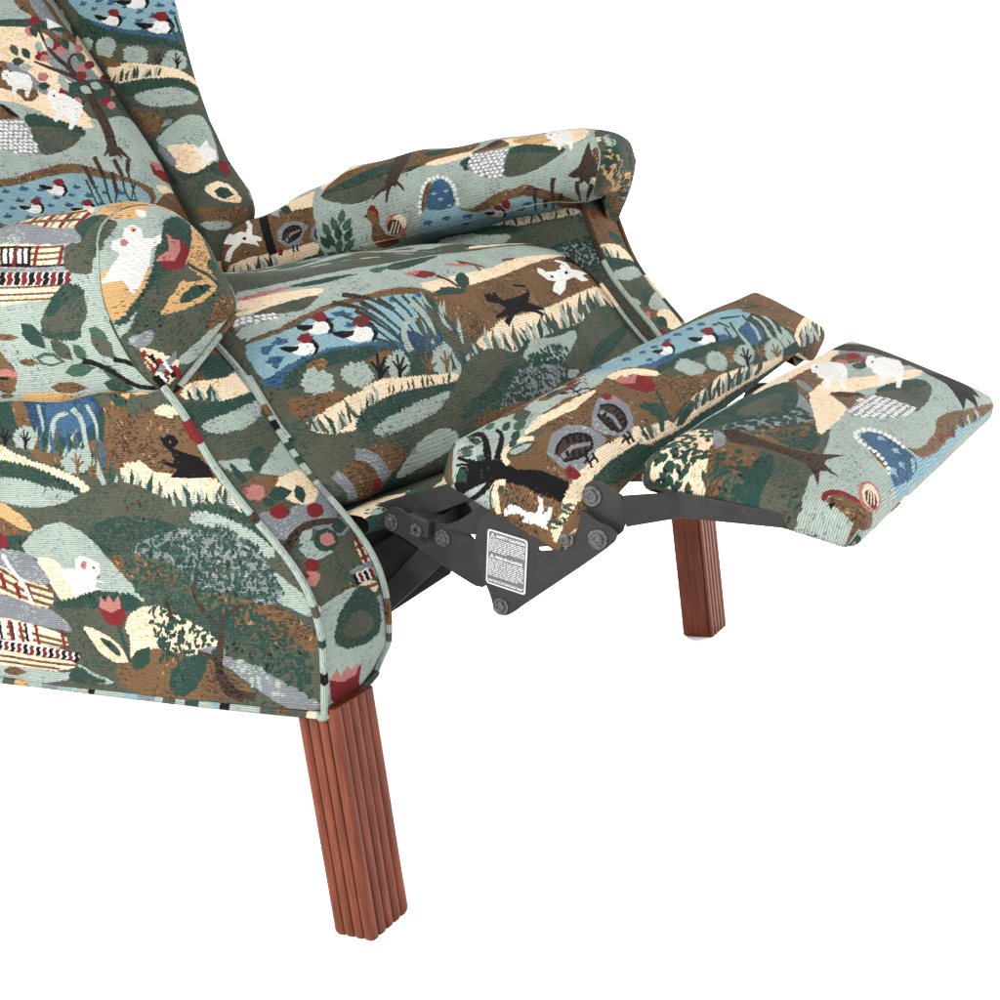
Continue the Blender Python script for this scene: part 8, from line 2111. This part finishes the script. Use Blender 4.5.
def weave(cv, rough=1.0):
    """colour of every thread: light ribs over darker binding threads"""
    a = cv.a; h, w = a.shape
    ys, xs = np.mgrid[0:h, 0:w].astype(np.float32); t = cv.tex * 1000
    X = xs * t; Y = ys * t
    Y = Y + .25 * np.sin(X * .21 + 1.3) + .2 * np.sin(X * .053)
    X = X + .2 * np.sin(Y * .17)
    img = LUT[a].astype(np.float32)
    # stitches of a second yarn mixed into every colour, denser in drifting patches
    st = cv.rs.uniform(0, 1, (h // 2 + 2, w // 5 + 2)).repeat(2, 0).repeat(5, 1)[:h, :w]
    lf = 0
    for _ in range(6):
        fx_, fy_ = cv.rs.uniform(.03, .13, 2); lf = lf + np.sin(X * fx_ * cv.rs.choice([-1, 1]) + Y * fy_ + cv.rs.uniform(0, 6))
    dens = np.clip(.16 + .10 * lf, .02, .55)
    sel = st < dens * MIXD[a]
    img = np.where(sel[..., None], MIX[a], img).astype(np.float32)
    rib = .5 + .5 * np.cos(Y * 2 * math.pi / 1.9)                    # weft ribs
    warp = .5 + .5 * np.cos(X * 2 * math.pi / 1.6 + np.where((Y / 1.9).astype(np.int32) % 2 == 0, 0, math.pi))
    sh = np.ones((h, w, 1), np.float32)
    lightm = np.isin(a, [IDX['sage'], IDX['white'], IDX['grey'], IDX['lblue']])
    gold = np.isin(a, [IDX['gold'], IDX['cream'], IDX['tan']])
    ol = np.isin(a, [IDX['olive'], IDX['dgreen'], IDX['mgreen']])
    m1 = (1 - .62 * (1 - rib) ** 1.2 * (0.75 + .25 * warp))
    m2 = (1 - .30 * (1 - rib) * (1 - warp) * 1.4 - .08 * (1 - rib))
    m3 = (1 - .46 * (1 - rib) - .26 * (1 - warp))
    m4 = (1 - .36 * (1 - rib) - .28 * (1 - warp))
    m = np.where(lightm, m1, np.where(gold, m2, np.where(ol, m3, m4)))
    img *= m[..., None]
    # gold gaps in cream, brick-red and green warp threads in olive
    gap = np.where(gold, np.clip((1 - rib) * (1 - warp) * 2.0 - .5, 0, 1), 0)[..., None]
    img = img * (1 - gap * .6) + (lin((120, 74, 40)) * ALB * .8)[None, None] * gap * .6
    col3 = (.5 + .5 * np.cos(X * 2 * math.pi / 3.2)) ** 2 * (a == IDX['olive'])
    img += (col3 * .030)[..., None] * np.array([1.0, .42, .40]) * ALB
    img += ((1 - col3) * (a == IDX['olive']) * rib * .016)[..., None] * np.array([.25, 1.0, .6]) * ALB
    # uneven dye and slubs
    n = cv.rs.normal(0, 1, (h // 3 + 2, w // 6 + 2)).repeat(3, 0).repeat(6, 1)[:h, :w]
    n2 = cv.rs.normal(0, 1, (h, w))
    img *= (1 + .05 * n + .07 * n2)[..., None]
    return np.clip(img, 0.002, 1)

def cloth_material(key, lo, hi, ops, tex, seed):
    cv = Canvas(np.array(lo, float), np.array(hi, float), tex, seed)
    base_cloth(cv, random.Random(seed))
    for op, col, pts, kw in ops: draw(cv, op, col, np.array(pts, float) / 10000.0, kw)
    # small woven foliage strokes that break up the plain hills and fields
    if tex < .001 and cv.w > 250 and cv.h > 120:
        o0 = cv.a.copy(); rs = random.Random(seed + 50); L = lo; ph = [rs.uniform(0, 6) for _ in range(4)]
        n = int((hi[0] - lo[0]) * (hi[1] - lo[1]) * 1e4 * 3.2)
        pair = {IDX['olive']: ('dgreen', 'mgreen', 'dbrown'), IDX['brown']: ('dbrown', 'tan', 'olive'), IDX['dgreen']: ('olive', 'mgreen', 'black'), IDX['sage']: ('mgreen', 'grey', 'sage')}
        for _ in range(n):
            x = rs.uniform(lo[0], hi[0]); y = rs.uniform(lo[1], hi[1])
            pt = math.sin(x * 70 + ph[0]) + math.sin(y * 95 + ph[1]) + math.sin((x + y) * 130 + ph[2]) + math.sin((x - y) * 50 + ph[3])
            c = o0[min(cv.h - 1, max(0, int((y - lo[1]) / tex))), min(cv.w - 1, max(0, int((x - lo[0]) / tex)))]
            if c not in pair or pt < (.2 if c != IDX['sage'] else 1.9): continue
            a_ = math.pi / 2 + .9 * math.sin(x * 60 + y * 40) + rs.uniform(-.4, .4)
            cv.fill(leafpoly(x, y, rs.uniform(.003, .006), a_, .16), IDX[rs.choice(pair[c])])
        keep = ~np.isin(o0, list(pair)); cv.a[keep] = o0[keep]
    img = weave(cv)
    h, w = cv.a.shape
    im = bpy.data.images.new('tapestry_' + key, w, h, alpha=False, float_buffer=False)
    s = np.where(img <= .0031308, img * 12.92, 1.055 * img ** (1 / 2.4) - .055)
    buf = np.ones((h, w, 4), np.float32); buf[..., :3] = s
    im.pixels.foreach_set(buf.ravel()); im.update(); im.pack()
    m, nt, b = nodes('tapestry_cloth_' + key)
    t = nt.nodes.new('ShaderNodeTexImage'); t.image = im; t.interpolation = 'Linear'; t.extension = 'EXTEND'
    uvn = nt.nodes.new('ShaderNodeUVMap')
    nt.links.new(uvn.outputs['UV'], t.inputs['Vector'])
    # procedural thread relief and fuzz
    mp = nt.nodes.new('ShaderNodeMapping'); mp.inputs['Scale'].default_value = (hi[0] - lo[0], hi[1] - lo[1], 1)
    nt.links.new(uvn.outputs['UV'], mp.inputs['Vector'])
    wv = nt.nodes.new('ShaderNodeTexWave'); wv.wave_type = 'BANDS'; wv.bands_direction = 'Y'; wv.inputs['Scale'].default_value = 1000 / 1.9 / 3.18 * .5; wv.inputs['Distortion'].default_value = 1.0; wv.inputs['Detail'].default_value = 1
    nz = nt.nodes.new('ShaderNodeTexNoise'); nz.inputs['Scale'].default_value = 900; nz.inputs['Detail'].default_value = 3
    nz2 = nt.nodes.new('ShaderNodeTexNoise'); nz2.inputs['Scale'].default_value = 26; nz2.inputs['Detail'].default_value = 4
    for q in (wv, nz, nz2): nt.links.new(mp.outputs['Vector'], q.inputs['Vector'])
    ad = nt.nodes.new('ShaderNodeMath'); ad.operation = 'ADD'; nt.links.new(wv.outputs['Fac'], ad.inputs[0]); nt.links.new(nz.outputs['Fac'], ad.inputs[1])
    bp = nt.nodes.new('ShaderNodeBump'); bp.inputs['Strength'].default_value = .45; bp.inputs['Distance'].default_value = .0006
    nt.links.new(ad.outputs[0], bp.inputs['Height'])
    bp2 = nt.nodes.new('ShaderNodeBump'); bp2.inputs['Strength'].default_value = .5; bp2.inputs['Distance'].default_value = .006
    nt.links.new(nz2.outputs['Fac'], bp2.inputs['Height']); nt.links.new(bp2.outputs['Normal'], bp.inputs['Normal']); nt.links.new(bp.outputs['Normal'], b.inputs['Normal'])
    # slight soil / wear variation
    mr = nt.nodes.new('ShaderNodeMapRange'); mr.inputs['From Min'].default_value = .3; mr.inputs['From Max'].default_value = .7; mr.inputs['To Min'].default_value = .90; mr.inputs['To Max'].default_value = 1.06
    nt.links.new(nz2.outputs['Fac'], mr.inputs['Value'])
    mx = nt.nodes.new('ShaderNodeMixRGB'); mx.blend_type = 'MULTIPLY'; mx.inputs['Fac'].default_value = 1
    nt.links.new(t.outputs['Color'], mx.inputs['Color1']); nt.links.new(mr.outputs['Result'], mx.inputs['Color2'])
    nt.links.new(mx.outputs['Color'], b.inputs['Base Color'])
    b.inputs['Roughness'].default_value = .85; b.inputs['Specular IOR Level'].default_value = .04
    return m

TEXEL = {'side_far': .003, 'outer_back': .003, 'wing_near': .0015, 'wall_near': .002, 'back': .0006, 'wing': .0006}
for i, (k, (o, lo, hi)) in enumerate(PANELS.items()):
    o.data.materials.append(cloth_material(k, lo, hi, ART.get(k, []), TEXEL.get(k, .0005), i + 7))
